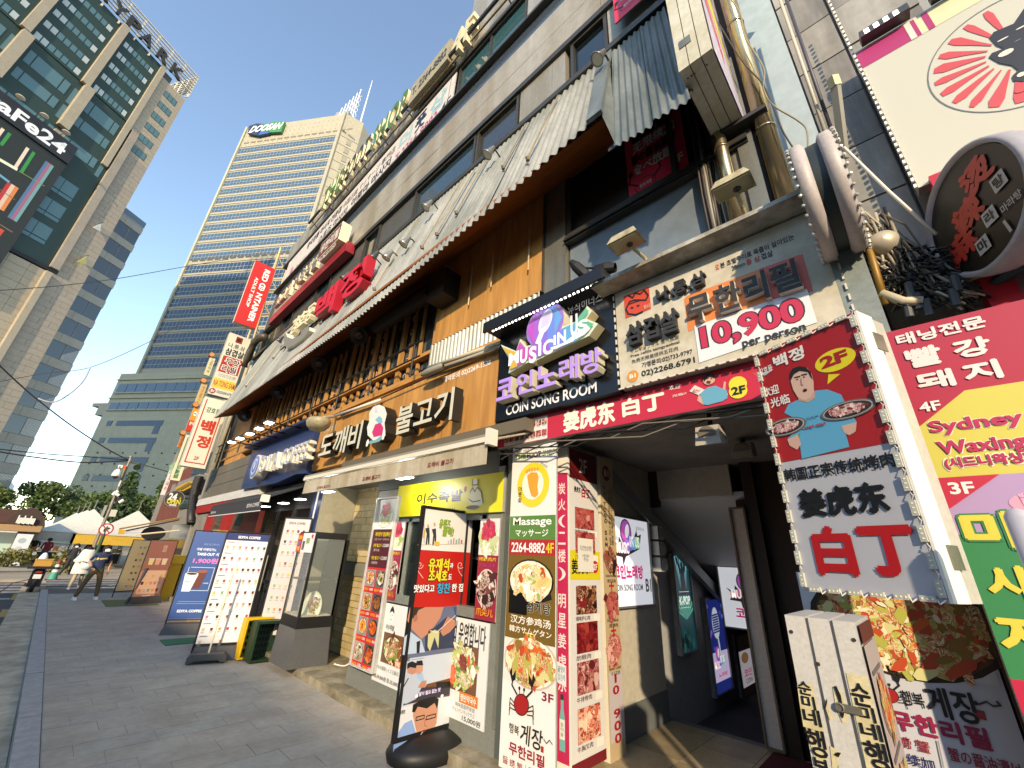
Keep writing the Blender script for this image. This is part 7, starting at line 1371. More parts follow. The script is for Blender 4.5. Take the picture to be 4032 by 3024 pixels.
# billboard with red rays emblem
FBB = FX(3.4); bL = FBB.hit(R4(940, 350)); bB = FBB.hit(R4(1340, 1220)); u0 = (bL[0]+bB[0])/2; zb_ = bB[1]; zt_ = bL[1]
s = Sign('pale_billboard', 'large pale billboard with a red ray emblem, black brush figure and pink banded top', 'billboard', FBB, None, None, 'bcbcae', .1, uv=(u0, zb_, u0+3.6, zt_+.02)); A = s.a
hz_ = abs(FBB.hit(R4(985,445))[1]-zt_)
for k in range(9):
    w_ = .36; A.urect(u0+k*w_*1.0, zt_-hz_, u0+k*w_+.36, zt_, 'a83068' if k % 2 == 0 else 'd3cfa8', 2)
    A.urect(u0+k*w_+.04 if k % 2 else u0+k*w_+.3, zt_-hz_, u0+(k*w_+.075 if k % 2 else k*w_+.335), zt_, 'dccfc2' if k % 2 == 0 else 'a83068', 3)
ec = FBB.hit(R4(1905, 460)); eL = FBB.hit(R4(1428, 600)); er = abs(ec[0]-eL[0]) ; ev = abs(FBB.hit(R4(1850,785))[1] - ec[1]); vb0 = ec[1]-ev; er *= 1.3; ev *= 1.35; ec = (eL[0]+er, vb0+ev)
for i in range(48):
    a1_ = 2*math.pi*i/48; a2_ = 2*math.pi*(i+1)/48; A.uline([(ec[0]+er*math.cos(a1_), ec[1]+ev*math.sin(a1_)), (ec[0]+er*math.cos(a2_), ec[1]+ev*math.sin(a2_))], .008, '6a6c70', 2)
rg = random.Random(3)
for i in range(15):
    th = math.pi*(.52 + i*.088); w_ = .075 + rg.uniform(-.02,.03); r0, r1_ = .34, .93; P_ = []
    for r_, s_ in ((r0,-.45),(r0+.2,-.8),(r1_-.1,-1),(r1_,-.5),(r1_,.6),(r1_-.12,1),(r0+.25,.8),(r0,.4)):
        t_ = th + s_*w_ + rg.uniform(-.01,.01); P_.append((ec[0]+er*r_*math.cos(t_), ec[1]+ev*r_*math.sin(t_)))
    A.upoly(P_, 'c2484e', 2.5)
def brush(pts, w_, c='23262c'): A.line([R4(*p) for p in pts], w_, c, 4)
A.poly([R4(*p) for p in ((2028,60),(1960,160),(1830,215),(1805,250),(1850,300),(1900,320),(1820,350),(1800,375),(1870,415),(1950,430),(1990,460),(1950,500),(1960,530),(2028,535),(2100,400),(2100,100))], '23262c', 4)
for (x, y, a, b) in ((1890,262,40,16),(2010,185,40,16),(1910,350,60,12),(1985,270,22,12),(2010,490,22,25)): A.ell(R4(x-a,y+b), R4(x+a,y-b), 'd3d3c2', 5, 14)
A.ell(R4(1975,620), R4(2060,545), 'c2484e', 4, 12); s.done()
q = MB()
for k in range(40): u_ = u0 - .01; q.fbox(FBB, u0-.02, u0-.005, zb_+k*.06, zb_+k*.06+.03, .0, .02, mat('f0f0e4', .4))
o = q.obj('led_string', s.root); o['kind'] = 'stuff'
for k in range(6):
    q = MB(); q.fbox(FBB, u0+.05+k*.42, u0+.35+k*.42, zt_+.03, zt_+.1, .0, .1, mat('4c4c4c', .3, .3)); 
    for i in range(4):
        for j in range(2): q.fbox(FBB, u0+.08+k*.42+i*.06, u0+.11+k*.42+i*.06, zt_+.04+j*.03, zt_+.055+j*.03, .1, .103, mat('ffffff', .3, emit=3))
    q.obj('lamp_bar', s.root)
t = thing('red_shop_frame', 'red painted metal frame of the shop below the billboard', 'shopfront', (3.4, -1.4, 3.5)); Mr_ = mat('b01c2c', .4)
q = MB(); p_ = FBB.hit(B3(275,720)); q.fbox(FBB, p_[0], p_[0]+3, p_[1]-.25, p_[1]+.05, -.1, .05, Mr_); q.obj('lintel', t); q = MB(); q.fbox(FBB, p_[0], p_[0]+.13, 2.4, p_[1]-.27, -.1, .04, Mr_); q.obj('upright', t); q = MB(); _, z2_ = FBB.hit(R8(1690,570)); q.fbox(FBB, p_[0]+.15, p_[0]+3, z2_-.1, z2_+.03, -.1, .05, Mr_); q.obj('sill', t); q = MB(); q.fbox(FBB, p_[0]+.15, p_[0]+3, z2_+.04, p_[1]-.27, -.1, -.05, mat('7a807e', .5)); q.obj('grey_panel', t)
# meter box / cable tangle
t = thing('cable_tangle', 'dense tangle of grey and black power cables and junctions on the stained wall', 'cable', (3.4, -.4, 4)); rg = random.Random(11)
FT = FX(3.42)
for k in range(80):
    a = FT.hit(R8(rg.uniform(830,1000), rg.uniform(-100,250))); b = FT.hit(R8(rg.uniform(1000,1600), rg.uniform(380,560))); 
    P_ = []
    for i in range(6):
        f_ = i/5; P_.append(FT.w(a[0]+(b[0]-a[0])*f_+rg.uniform(-.03,.03), a[1]+(b[1]-a[1])*f_+rg.uniform(-.05,.05)-.12*math.sin(f_*3.14), .03+rg.uniform(0,.12)))
    q = MB(); q.tube(P_, rg.choice((.004,.006,.007,.01)), rg.choice([M_blk, M_blk, mat('4a4640', .6), mat('a39c8a', .5), mat('8a8270', .5)]), 5); q.obj('cable', t, smooth=True)
for k in range(26):
    c = FT.hit(R8(rg.uniform(960,1350), rg.uniform(250,520))); r_ = rg.uniform(.05,.13); P_ = [FT.w(c[0]+r_*math.cos(h_), c[1]+r_*.7*math.sin(h_), .12+rg.uniform(-.05,.05)) for h_ in [j*.7 for j in range(8)]]; q = MB(); q.tube(P_, rg.choice((.005,.008)), M_blk, 5); q.obj('cable', t, smooth=True)
for p in ((1120,590),(1240,580),(1180,540),(1420,430),(1410,520),(1130,470)): c = FT.hit(R8(*p)); q = MB(); q.tube([FT.w(c[0], c[1]-.06, .15), FT.w(c[0]+.01, c[1]+.05, .15)], .022, mat('3a4044', .6), 8); q.obj('junction', t)
c = FT.hit(R8(970, 160)); q = MB(); q.lathe(FT.w(c[0], c[1], .12), FT.n, [(-.12,.1),(-.02,.1),(.05,.075),(.08,.03),(.085,.001)], mat('b4ac98', .45, .3), 20); q.obj('siren_dome', t, smooth=True)
c0 = FT.hit(R8(960,310)); c1 = FT.hit(R8(1060,255)); q = MB(); c = FT.w((c0[0]+c1[0])/2, (c0[1]+c1[1])/2, .2); Fq = Fr(tuple(c), (FT.r.x, FT.r.y)); 
q.prism(Fq, [(-.055,c.z),(0,c.z-.06),(.06,c.z),(.0,c.z+.06)], -.01, 0, mat('d4cfb4', .5)); q.prism(Fq, [(-.038,c.z),(0,c.z-.042),(.042,c.z),(.0,c.z+.042)], 0, .004, mat('d08a1c', .5)); q.obj('yellow_tag', t)
for (p0, p1, r_, m_) in ((R8(830,50), R8(985,560), .022, mat('8a6a2c', .5, .2)), (R8(960,490), R8(1220,540), .03, mat('b9ae94', .5)), (R4(480,0), R4(800,930), .014, mat('3c3c48', .5)), (R4(440,0), R4(760,940), .014, mat('b9b5a4', .5)), (R4(880,1040), R4(1460,1600), .01, mat('cfccc0', .5))):
    a, b = FT.hit(p0), FT.hit(p1); q = MB(); q.tube([FT.w(*a, .15), FT.w((a[0]+b[0])/2, (a[1]+b[1])/2-.04, .16), FT.w(*b, .15)], r_, m_, 7); q.obj('conduit', t, smooth=True)
for (a_, pts) in (('thin looping wire in front of the pale blue wall', [(130,0),(190,90),(220,240),(340,440),(340,570),(400,680),(560,780),(620,850),(625,1010)]), ('dark cable swinging across the pale blue wall', [(0,70),(190,380),(330,540),(400,690),(470,860),(580,1030)])):
    wire(a_, [FX(3.3).w(*FX(3.3).hit(R4(*p))) for p in pts], .007, '8a8064' if 'thin' in a_ else '3a3630', 'wires across the pale blue wall')
c0 = FT.hit(R4(790,680)); c1 = FT.hit(R4(865,1030)); t = thing('lamp_arm', 'cream capped grey square post jutting from the stained tile wall', 'bracket', tuple(FT.w(*c1))); q = MB(); q.tube([FT.w(c1[0], c1[1], 0), FT.w(c0[0]+.03, c0[1]-.1, .25)], .035, mat('8f8c80', .6), 4); q.tube([FT.w(c0[0]+.03, c0[1]-.1, .25), FT.w(c0[0]+.03, c0[1]-.02, .28)], .04, mat('cfc49a', .6), 4); q.obj('post', t)
# crab stickers in the windows
def crabwin(uv, label):
    s = Sign('window_poster', label, 'poster', FX(3.47), None, None, 'd0304e', .02, uv=uv, side=M_alu); A = s.a; u0, v0, u1, v1 = uv; w_ = u1-u0; h = v1-v0
    A.ut('醬螃蟹', u0+w_*.14, v1-h*.24, u1-w_*.2, v1-h*.06, '1a1416', .06, 3); A.ut('无限续加', u0+w_*.14, v1-h*.38, u1-w_*.12, v1-h*.25, 'c9d6cf', .03, 3); A.ut('蟹の醤油漬け', u0+w_*.1, v1-h*.52, u1-w_*.12, v1-h*.4, '1a1416', .04, 3); A.ut('食べ放題', u0+w_*.12, v1-h*.66, u1-w_*.2, v1-h*.54, 'c9d6cf', .03, 3); A.ut('3F', u1-w_*.24, v0+h*.2, u1-w_*.06, v0+h*.3, 'd9d2a8', .04, 3)
    u, v = u0+w_*.3, v0+h*.18
    for sx in (-1, 1): A.uline([(u+sx*w_*.12, v+h*.02), (u+sx*w_*.28, v+h*.1), (u+sx*w_*.24, v+h*.2)], .02, '1a1416', 3); A.uell(u+sx*w_*.24, v+h*.2, .03, .05, '1a1416', 3, 12)
    for i in range(20): t1, t2 = 6.283*i/20, 6.283*(i+1)/20; A.uline([(u+.13*math.cos(t1), v+.1*math.sin(t1)), (u+.13*math.cos(t2), v+.1*math.sin(t2))], .008, '1a1416', 3)
    A.ut('행복게장', u-.07, v-.03, u+.08, v+.03, 'd9c2c4', .02, 3); s.done()
u0, v1 = FX(3.47).hit(R3(928,1012)); u1, v0 = FX(3.47).hit(R3(1360,1110)); ub_, vb_ = FX(3.47).hit(R3(958,1350)); crabwin((u0, vb_, u1-.02, 6.95), 'crimson crab window poster under the canopy on the second floor'); 
u0, v0 = FX(3.55).hit(R3(870,195)); crabwin((u0+.02, v0+.02, u0+.8, v0+1.25), 'crimson crab window poster at the top edge on the third floor')
gl = MB(); gl.lathe(FX(4.6).w(*FX(4.6).hit(R3(878,1252))), (-1,0,0), [(0,.001),(.0,.08),(.02,.08),(.03,.001)], mat('fffdf4', .3, emit=6), 20); tag(gl.obj('round_ceiling_lamp'), 'glowing round lamp inside the open second floor window', 'lamp')
# ------------------------------------------------------------------ roof letters and fourth floor banner
F32 = FX(3.3)
t = thing('rooftop_lettering', 'row of deep green and black roof letters with a phone number box along the cornice', 'sign', (3.4, 11, 14.6)); cm_ = mat('c9bd97', .5, 0, .2, 3)
class _S: pass
rt_ = _S(); rt_.root = t
for tx, a, b, c in (('THE', -14.5, -12.75, '3f6f2c'), ('FOOT', -12.55, -10.75, '24261f'), ('SHOP', -10.5, -8.4, '3f6f2c')):
    L3(rt_, F32, .1, tx, (a, 14.15, b, 15.35), c, 'd9cfae', .045, .12, sm=mat('d9cfae', .5))
u0, v0, u1, v1 = -8.2, 14.15, -6.3, 15.1; q = MB(); q.fbox(F32, u0, u1, v0, v1, -.25, 0, mat('a39a80', .6, 0, .15)); q.obj('number_box', t)
A = Art(F32, .002); A.ut('T. 2264-8882', u0+.12, v0+.28, u1-.1, v1-.28, '22201c', .03, 2); A.obj('number_print', t)
L3(rt_, F32, .2, '4F', (-6.15, 14.0, -5.3, 15.0), 'b9ae8c', 'c9bd97', .07, .12, fm=mat('bdb28f', .5), sm=mat('d9cfae', .5))
q = MB(); q.tube([(3.35, 3.9, 14.28), (3.35, 15.8, 14.45)], .05, mat('2a2c34', .5), 6); q.tube([(3.45, 3.9, 14.1), (3.45, 15.8, 14.2)], .03, mat('8a7a58', .6), 6)
for k in range(9): q.tube([(3.35, 4.2+k*1.4, 14.3), (3.7, 4.2+k*1.4, 14.1)], .02, M_dark, 5)
q.obj('support_rail', t)
q = MB(); q.lathe(F32.w(*F32.hit(R2(1095,1330))), (-1,0,0), [(-.1,.001),(-.1,.22),(0,.2),(0,.001)], cm_, 12); q.obj('foot_emblem', t)
FBN = FX(3.6)
s = Sign('fourth_floor_banner', 'long white window banner with pale blue, navy and magenta massage shop lettering', 'banner', FBN, None, None, 'c9c2bd', .02, uv=(-18.3, 12.52, -6.2, 13.84), pm=mat('cfc8c4', .6, 0, .08, .6)); A = s.a
uu = FBN.hit(C2(1250, 300))[0]; A.urect(uu-.01, 12.52, uu+.01, 13.84, '4a4642', 2)
A.ut('더', -8.9, 13.08, -8.25, 13.7, '8fb0b8', .05, 3); A.ut('풋', -8.05, 13.05, -7.5, 13.72, '1a2c48', .05, 3); A.ut('샵', -7.3, 13.05, -6.6, 13.7, '8fb0b8', .05, 3); A.ut('T.2264-8882', -9.0, 12.6, -6.88, 12.98, 'a82a5e', .02, 3); A.ut('4F', -6.72, 12.6, -6.3, 12.98, '333333', .01, 3)
A.ut('中国正統 マッサージ 専門店', -12.7, 13.3, -9.15, 13.62, '5a554e', .01, 3); A.ut('아로마 마사지', -11.9, 12.84, -9.3, 13.22, '1c2634', .04, 3); A.ut('アロマリンパ マッサージ', -11.7, 12.57, -9.35, 12.77, '6a665e', .01, 3)
A.ut('중국정통 마사지 전문점', -16.0, 13.3, -12.85, 13.65, '1c2634', .03, 3); A.ut('스포츠 마사지', -14.6, 12.8, -12.2, 13.15, '2a3240', .03, 3); A.t('발 마사지', C3(885,165), C3(1010,20), '26303c', .02, 3); A.ell(C3(785,300), C3(855,150), 'b56a7c', 3); A.t('전신', C3(950,120), C3(1040,10), '3a4250', .02, 3); s.done()
# vinyl stars in the nearest 4F window
# third floor red strip sign
t = thing('third_floor_sign', 'dark red strip sign with raised chrome and white letters below the banner', 'sign', (3.3, 13, 10.9)); FR = FX(3.35); a = FR.hit(C3(525,870)); b = FR.hit(R6(930,90)); 
q = MB(); q.fbox(FR, -17.2, -10.5, 10.0, 10.36, -.25, 0, mat('8a1f2a', .4)); q.obj('red_strip', t); zc = (a[1]+b[1])/2
rt_.root = t
L3(rt_, FX(3.25), .12, '소고기 무한리필', (-16.7, 10.45, -12.65, 11.1), 'b9b4ac', 'd9cfae', .05, .06, fm=mat('8f8f92', .3, .6), sm=mat('d6ccac', .5))
u0, v0, u1, v1 = -12.3, 10.45, -10.75, 11.15; q = MB(); q.fbox(FX(3.15), u0, u1, v0-.0, v1, -.3, 0, mat('d9cfb0', .5)); q.obj('white_box', t); A = Art(FX(3.15), .002); A.urect(u0+.03, v0+.03, u1-.03, v1-.03, '5e2424', 1); A.ut('무한리필', u0+.12, v0+.15, u1-.12, v1-.15, 'c9c2b8', .04, 2); A.ut('070-7622-5353', u0+.1, v0-.25, u1-.1, v0-.08, 'd9d2cc', .02, 2); A.obj('box_print', t)
# canopy sign: white and red raised letters on a black rack
t = thing('canopy_letter_sign', 'red and cream raised brush letters with a white blade shape standing on the canopy', 'sign', (2.9, 12, 7)); rt_.root = t; FCN = FX(2.75)
L3(rt_, FCN, .14, '강호동', (-11.35, 7.08, -9.85, 7.6), 'd9d2b4', 'd9d0ae', .05, .06, fm=mat('d6ceb0', .5), sm=mat('cfc6a4', .5)); L3(rt_, FCN, .2, '백', (-9.7, 6.78, -8.5, 7.62), 'c22238', 'a81a2c', .08, .06); L3(rt_, FCN, .2, '정', (-8.3, 6.78, -7.15, 7.6), 'c22238', 'a81a2c', .08, .06)
q = MB(); uv = [FCN.hit(C3(*p)) for p in ((720,1045),(745,1030),(765,1085),(830,1110),(930,1060),(1000,960),(1060,955),(1055,1000),(960,1110),(850,1190),(770,1230),(725,1190))]; q.prism(FCN, uv[::-1], -.22, 0, mat('8f8c84', .4, .3), mat('d9d6c4', .5)); q.obj('blade', t)
q = MB()
for k, (p0, p1) in enumerate((((660,1380),(1860,420)), ((680,1255),(1890,290)), ((700,1100),(1900,60)))): A0, A1 = FX(2.95).hit(C3(*p0)), FX(2.95).hit(C3(*p1)); q.tube([FX(2.95).w(*A0), FX(2.95).w(*A1)], .02, M_blk, 5)
for k in range(14): x_ = 700+k*85; y_ = 1340-k*68; A0 = FX(2.95).hit(C3(x_, y_)); q.tube([FX(2.95).w(A0[0], A0[1]-.1), FX(3.0).w(A0[0], A0[1]+1.0)], .014, M_blk, 5)
q.obj('rack', t)
for i, p in enumerate((C3(1830,85), C3(1900,30), C3(1520,300), C3(1740,370), C3(1640,440), C3(670,1120), R6(1318,90), R6(1205,180), R3(40,990), C2(1065,1240), R3(755,370))):
    Xp = 2.9 if i < 8 else 3.1; c = FX(Xp).w(*FX(Xp).hit(p)); t = thing('clip_spotlight', ('spotlight at the top right of the rack','second spotlight at the top right of the rack','spotlight above the red letters','spotlight right of the red letters','spotlight under the red letters','spotlight left of the white blade','spotlight on the canopy, second from the rack','spotlight on the canopy, nearest the rack','spotlight hanging at the canopy top near the dark window','spotlight below the blue reflecting window','spotlight at the canopy ridge corner')[i], 'lamp', tuple(c), 'clip spotlights on the canopy')
    q = MB(); q.lathe(c, (-.3,.35,-.8), [(-.16,.03),(-.1,.045),(-.02,.06),(.06,.1),(.07,.095),(.0,.02)], mat('8f8d86', .3, .6) if i > 5 else mat('3a3c3c', .4), 14); q.obj('shade', t, smooth=True); q = MB(); q.lathe(c, (-.3,.35,-.8), [(.055,.001),(.055,.09)], mat('c9c6b8', .2), 14); q.obj('lens', t)
    q = MB(); q.tube([c+Vector((.03,-.03,.12)), c+Vector((.12,-.05,.12)), c+Vector((.3,-.05,.02))], .014, M_blk, 5); q.obj('arm', t)
# under canopy loudspeakers
for i, (p, r_) in enumerate(((R6(1013,698), 40), (R6(755,885), 34), (R6(482,1072), 30), (R6(265,1225), 25))):
    c = FX(3.1).w(*FX(3.1).hit(p)); t = thing('canopy_speaker', ('round black ceiling lamp under the canopy nearest the timber panel','second round ceiling lamp under the canopy','third round ceiling lamp under the canopy','fourth round ceiling lamp, at the far end of the canopy')[i], 'lamp', tuple(c), 'round lamps under the canopy'); t.name = 'canopy_lamp'
    q = MB(); q.lathe(c, (-.45,-.5,-.6), [(-.2,.1),(-.15,.17),(0,.2),(.02,.19),(-.04,.15),(-.05,.001)], mat('2a2724', .4), 24); q.obj('shade', t, smooth=True); q = MB(); q.lathe(c, (-.45,-.5,-.6), [(-.03,.001),(.01,.06),(-.03,.08)], mat('5e564e', .4), 14); q.obj('bulb', t)
    q = MB(); q.tube([c+Vector((.05,.05,.1)), c+Vector((.2,.1,.25))], .03, M_blk, 6); q.obj('bracket', t)
c = FX(3.2).w(*FX(3.2).hit(R6(1560,380))); q = MB(); q.box(c.x-.1, c.x+.3, c.y-.2, c.y+.25, c.z-.25, c.z+.25, M_blk); tag(q.obj('black_speaker_box'), 'black loudspeaker box tucked under the canopy beside the timber panel', 'speaker')
c = FX(3.25).w(*FX(3.25).hit(R6(1170,610))); q = MB(); q.tube([(3.3, c.y-1.6, c.z), (3.3, c.y+.3, c.z)], .14, mat('161412', .7), 14); tag(q.obj('rolled_awning'), 'black rolled awning case over the slatted windows', 'awning')
# old street lamp head over the plywood sign and long tubes
c = FX(2.9).w(*FX(2.9).hit(R6(755,1265))); t = thing('oval_flood', 'old oval cream floodlight bowl hanging over the plywood sign', 'lamp', tuple(c)); t.name = 'bowl_lamp'
q = MB(); q.lathe(c, (0,0,1), [(-.16,.02),(-.15,.14),(-.08,.2),(0,.22),(.05,.2),(.08,.1),(.09,.001)], mat('b9ac88', .5, 0, .35, 8), 20, sc=(1,1.3)); q.obj('bowl', t, smooth=True); e_ = FX(3.3).w(*FX(3.3).hit(R6(870,1225))); q = MB(); q.tube([c+Vector((.0,-.2,.05)), e_], .03, mat('b9b09a', .5), 7); q.obj('arm', t)
t = thing('tube_bundle', 'white and grey conduit tubes lying along the top of the plywood sign', 'pipe', (3.3, 5, 4.45))
for (p0, p1, r_, m_) in ((R6(860,1225), R6(1160,1120), .03, mat('c9c6bc', .5)), (R6(1470,910), R7(290,745), .03, mat('b9b3a0', .5)), (R6(1460,945), R7(285,770), .025, mat('9a9484', .5)), (R6(900,1225), R7(285,760), .012, M_blk)):
    A0, A1 = FX(3.22).hit(p0), FX(3.22).hit(p1); q = MB(); q.tube([FX(3.22).w(*A0), FX(3.22).w(*A1)], r_, m_, 7); q.obj('tube', t, smooth=True)
q = MB(); A0 = FX(3.1).hit(R6(1500,925)); q.lathe(FX(3.1).w(*A0), (0,1,0), [(-.25,.02),(-.2,.05),(.1,.06),(.25,.04),(.3,.01)], mat('8a8678', .5), 10); q.obj('end_fitting', t, smooth=True)
# ------------------------------------------------------------------ projecting signs at the far end
def yat(p, X): d = ray(*p); return d.y/d.x*X
def psign(name, label, pTL, pTR, pBR, pBL, Xr, col, depth=.25, **k):
    Y = yat(pBR, Xr); F = FY(Y); P_ = [F.hit(p) for p in (pTL, pTR, pBR, pBL)]; u0 = (P_[0][0]+P_[3][0])/2; u1 = (P_[1][0]+P_[2][0])/2; v1 = (P_[0][1]+P_[1][1])/2; v0 = (P_[2][1]+P_[3][1])/2
    return Sign(name, label, 'sign', F, None, None, col, depth, uv=(u0, v0, u1, v1), group='signs projecting over the pavement', **k)
s = psign('red_projecting_sign', 'bright red vertical sign with white sideways lettering projecting from the far corner', C3(350,80), C3(612,197), C3(360,980), C3(75,880), 3.1, 'b8201e', side=mat('c9b9a8', .5)); A = s.a; w_ = s.u1-s.u0; h = s.v1-s.v0
def side_text(A, txt, u0, v0, u1, v1, h, bold, L=3):   # reads top to bottom, rotated clockwise
    vs, fs, nz, bb = glyph(txt, bold); d = A._d(L); i0 = len(A.mb.v); k = A.mb._m(pr(h))
    for x, y, _ in vs: a = (x-bb[0])/(bb[2]-bb[0]); b = (y-bb[1])/(bb[3]-bb[1]); A.mb.v.append(tuple(A.F.w(u0 + b*(u1-u0), v1 - a*(v1-v0), d)))
    for f in fs: A.mb.f.append(tuple(i0+j for j in f)); A.mb.mi.append(k)
side_text(A, 'RED C   NTAINER', s.u0+w_*.52, s.v0+h*.07, s.u0+w_*.8, s.v0+h*.93, 'e8e2e0', .06); side_text(A, 'ADULT SHOP', s.u0+w_*.24, s.v0+h*.27, s.u0+w_*.4, s.v0+h*.75, 'e8e2e0', .04)
cu, cv, r_ = s.u0+w_*.66, s.v0+h*.615, w_*.13
hx = [(cu+r_*math.cos(R_(a)), cv+r_*math.sin(R_(a))) for a in range(30, 390, 60)]
for i in range(6): A.uline([hx[i], hx[(i+1)%6]], .035, 'e8e2e0', 4)
for i in (0, 2, 4): A.uline([(cu,cv), hx[i]], .03, 'e8e2e0', 4)
s.done()
s = psign('white_projecting_sign', 'white vertical grill sign with pig badge, red block and yellow NA TONG SAM strip', E5(605,68), E5(808,132), E5(590,665), E5(402,600), 3.2, 'c9c6b8', .3, side=mat('b9b19c', .6, 0, .3)); A = s.a; w_ = s.u1-s.u0; h = s.v1-s.v0; U = lambda f: s.u0+w_*f; V_ = lambda f: s.v0+h*f
A.urect(U(.36), V_(.87), U(.66), V_(.97), '7d2426', 2); A.uell(U(.5), V_(.92), w_*.1, h*.025, '2a1614', 3); A.ut('나.통.삼', U(.12), V_(.77), U(.88), V_(.84), '3a3a38', .02, 3); A.ut('삼겹살', U(.1), V_(.64), U(.92), V_(.75), '22221f', .04, 3); A.urect(U(.08), V_(.36), U(.95), V_(.62), 'a32a2a', 2); A.ut('무한', U(.25), V_(.5), U(.9), V_(.6), '17120f', .03, 4, out='e6e0d6', ow=.07) if False else None
A.ut('무한', U(.22), V_(.5), U(.88), V_(.6), 'e6e0d6', .09, 3); A.ut('무한', U(.24), V_(.505), U(.86), V_(.595), '17120f', .03, 4); A.ut('리필', U(.18), V_(.375), U(.84), V_(.48), 'e6e0d6', .09, 3); A.ut('리필', U(.2), V_(.38), U(.82), V_(.475), '17120f', .03, 4)
A.ut('サムギョプサル 食べ放題', U(.15), V_(.31), U(.9), V_(.335), '5a5a55', 0, 3); A.ut('Free refills samgyeobsal', U(.15), V_(.285), U(.9), V_(.305), '5a5a55', 0, 3); A.urect(U(.03), V_(.11), U(.99), V_(.26), 'cfb84a', 2); A.ut('NA TONG SAM', U(.06), V_(.14), U(.98), V_(.23), 'b0402c', .03, 3)
A.uell(U(.14), V_(.055), w_*.13, h*.04, '8c2424', 3); A.ut('B1', U(.07), V_(.035), U(.21), V_(.075), 'e6e0d6', .04, 4); A.ut('02)2268.6791', U(.32), V_(.03), U(.99), V_(.08), '3a3a38', .03, 3); s.done()
s = psign('cream_projecting_sign', 'cream vertical sign with red double border, green and red brushed Korean letters and 2F', B5(575,170), B5(790,218), B5(605,965), B5(300,915), 3.0, 'd3cdb9', .3, side=mat('b9b2a4', .5)); A = s.a; w_ = s.u1-s.u0; h = s.v1-s.v0
rr_ = 'b0322c'; A.urect(U(.1), V_(.05), U(.15), V_(.97), rr_, 2); A.urect(U(.88), V_(.05), U(.93), V_(.97), rr_, 2); A.urect(U(.15), V_(.05), U(.88), V_(.065), rr_, 2)
A.ut('강호동', U(.24), V_(.78), U(.84), V_(.86), '2f6a45', .03, 3); A.ut('백', U(.26), V_(.48), U(.8), V_(.67), 'b8341e', .06, 3); A.ut('정', U(.3), V_(.28), U(.82), V_(.44), 'b8341e', .06, 3); A.ut('2F', U(.42), V_(.1), U(.62), V_(.15), '8c3c38', .03, 3); s.done()
s = psign('green_framed_sign', 'green panel in a cream and dark frame behind the cream sign', B5(370,590), B5(470,600), B5(290,1095), B5(180,1070), 3.3, '5a7a5a', .2, side=M_dark, rim=.1, rimcol='d9d2b0'); s.a.ufood(s.u1-.3, s.v0+.5, .25, .3, ('7a9a7a','9ab09a','4a6a4a'), 12, None, None, .5, 2); s.done()
for i, (pts, col, lb_, tx) in enumerate((((C1(1300,430), C1(1350,440), C1(1290,580), C1(1250,570)), 'c4b98f', 'small cream sign with a log end at the top of the far stack', '고연이야'), ((C1(1225,640), C1(1275,650), C1(1225,820), C1(1180,810)), 'b9a06a', 'small tan sign with a log end, second of the far stack', '생과일쥬스'), ((C1(1160,850), C1(1215,835), C1(1170,1020), C1(1095,1045)), 'cf8a24', 'orange and red sign with a blue badge in the far stack', '분식'), ((C1(1065,1080), C1(1110,1060), C1(1075,1170), C1(1030,1160)), 'b5622c', 'small orange brown sign with a log end low in the far stack', '꼬마김밥'))):
    s = psign('small_projecting_sign', lb_, *pts, 3.3, col, .15); A = s.a; w_ = s.u1-s.u0; h = s.v1-s.v0
    if i == 2: A.urect(s.u0, s.v0, s.u1, V_(.45), 'b8321e', 2); A.uell(U(.55), V_(.75), w_*.3, h*.1, 'd9d9d4', 3); A.urect(U(.35), V_(.73), U(.75), V_(.77), '2c4a9c', 4); A.ut('분식', U(.2), V_(.25), U(.85), V_(.4), 'e6dccc', .03, 3)
    else: A.ut(tx, U(.3), V_(.12), U(.75), V_(.9), '4a3a1c' if i != 1 else 'a8642c', .02, 3, vert=True)
    q = MB(); q.lathe(s.F.w(U(.1), s.v1+.15, .1), (0,-1,0), [(-.3,.14),(0,.14),(.0,.001)], mat('7a4a2c', .8), 14); q.lathe(s.F.w(U(.1), s.v1+.15, .1), (0,-1,0), [(.003,.001),(.003,.12)], mat('b5804a', .8), 14); q.obj('log_end', s.root); s.done()
s = psign('white_vertical_banner', 'white banner with crimson brushed letters low beyond the green framed sign', C1(985,1330), C1(1010,1340), C1(935,1545), C1(880,1560), 3.2, 'cfcac6', .05); s.a.ut('한우구이', U(.3), V_(.1), U(.8), V_(.6), '8c2440', .03, 3, vert=True) if False else None
A = s.a; w_ = s.u1-s.u0; h = s.v1-s.v0; A.ut('국수', U(.3), V_(.15), U(.85), V_(.5), '8c2440', .04, 3, vert=True); s.done()
# round 24H sign
Y = yat(B5(235,1280), 2.9); F = FY(Y); a = F.hit(B5(122,1285)); b = F.hit(B5(350,1285)); c1 = F.hit(B5(240,1190)); c0 = F.hit(B5(240,1375)); cu, cv, ru, rv = (a[0]+b[0])/2, (c0[1]+c1[1])/2, (b[0]-a[0])/2, (c1[1]-c0[1])/2
t = thing('round_open_sign', 'round grey sign reading 24H OPEN in white and yellow', 'sign', (cu, Y, cv)); q = MB(); q.lathe((cu, Y, cv), (0,1,0), [(0,.001),(0,1),(.15,1),(.15,.001)], M_dark, 32, sc=(1,1)) ; 
q = MB(); n = 36; q.prism(F, [(cu+ru*math.cos(2*math.pi*i/n), cv+rv*math.sin(2*math.pi*i/n)) for i in range(n)], -.15, 0, mat('8f8a82', .5), M_dark); q.obj('disc', t); A = Art(F, .0); A.uell(cu, cv, ru*.94, rv*.94, '3c3a38', 1, 32)
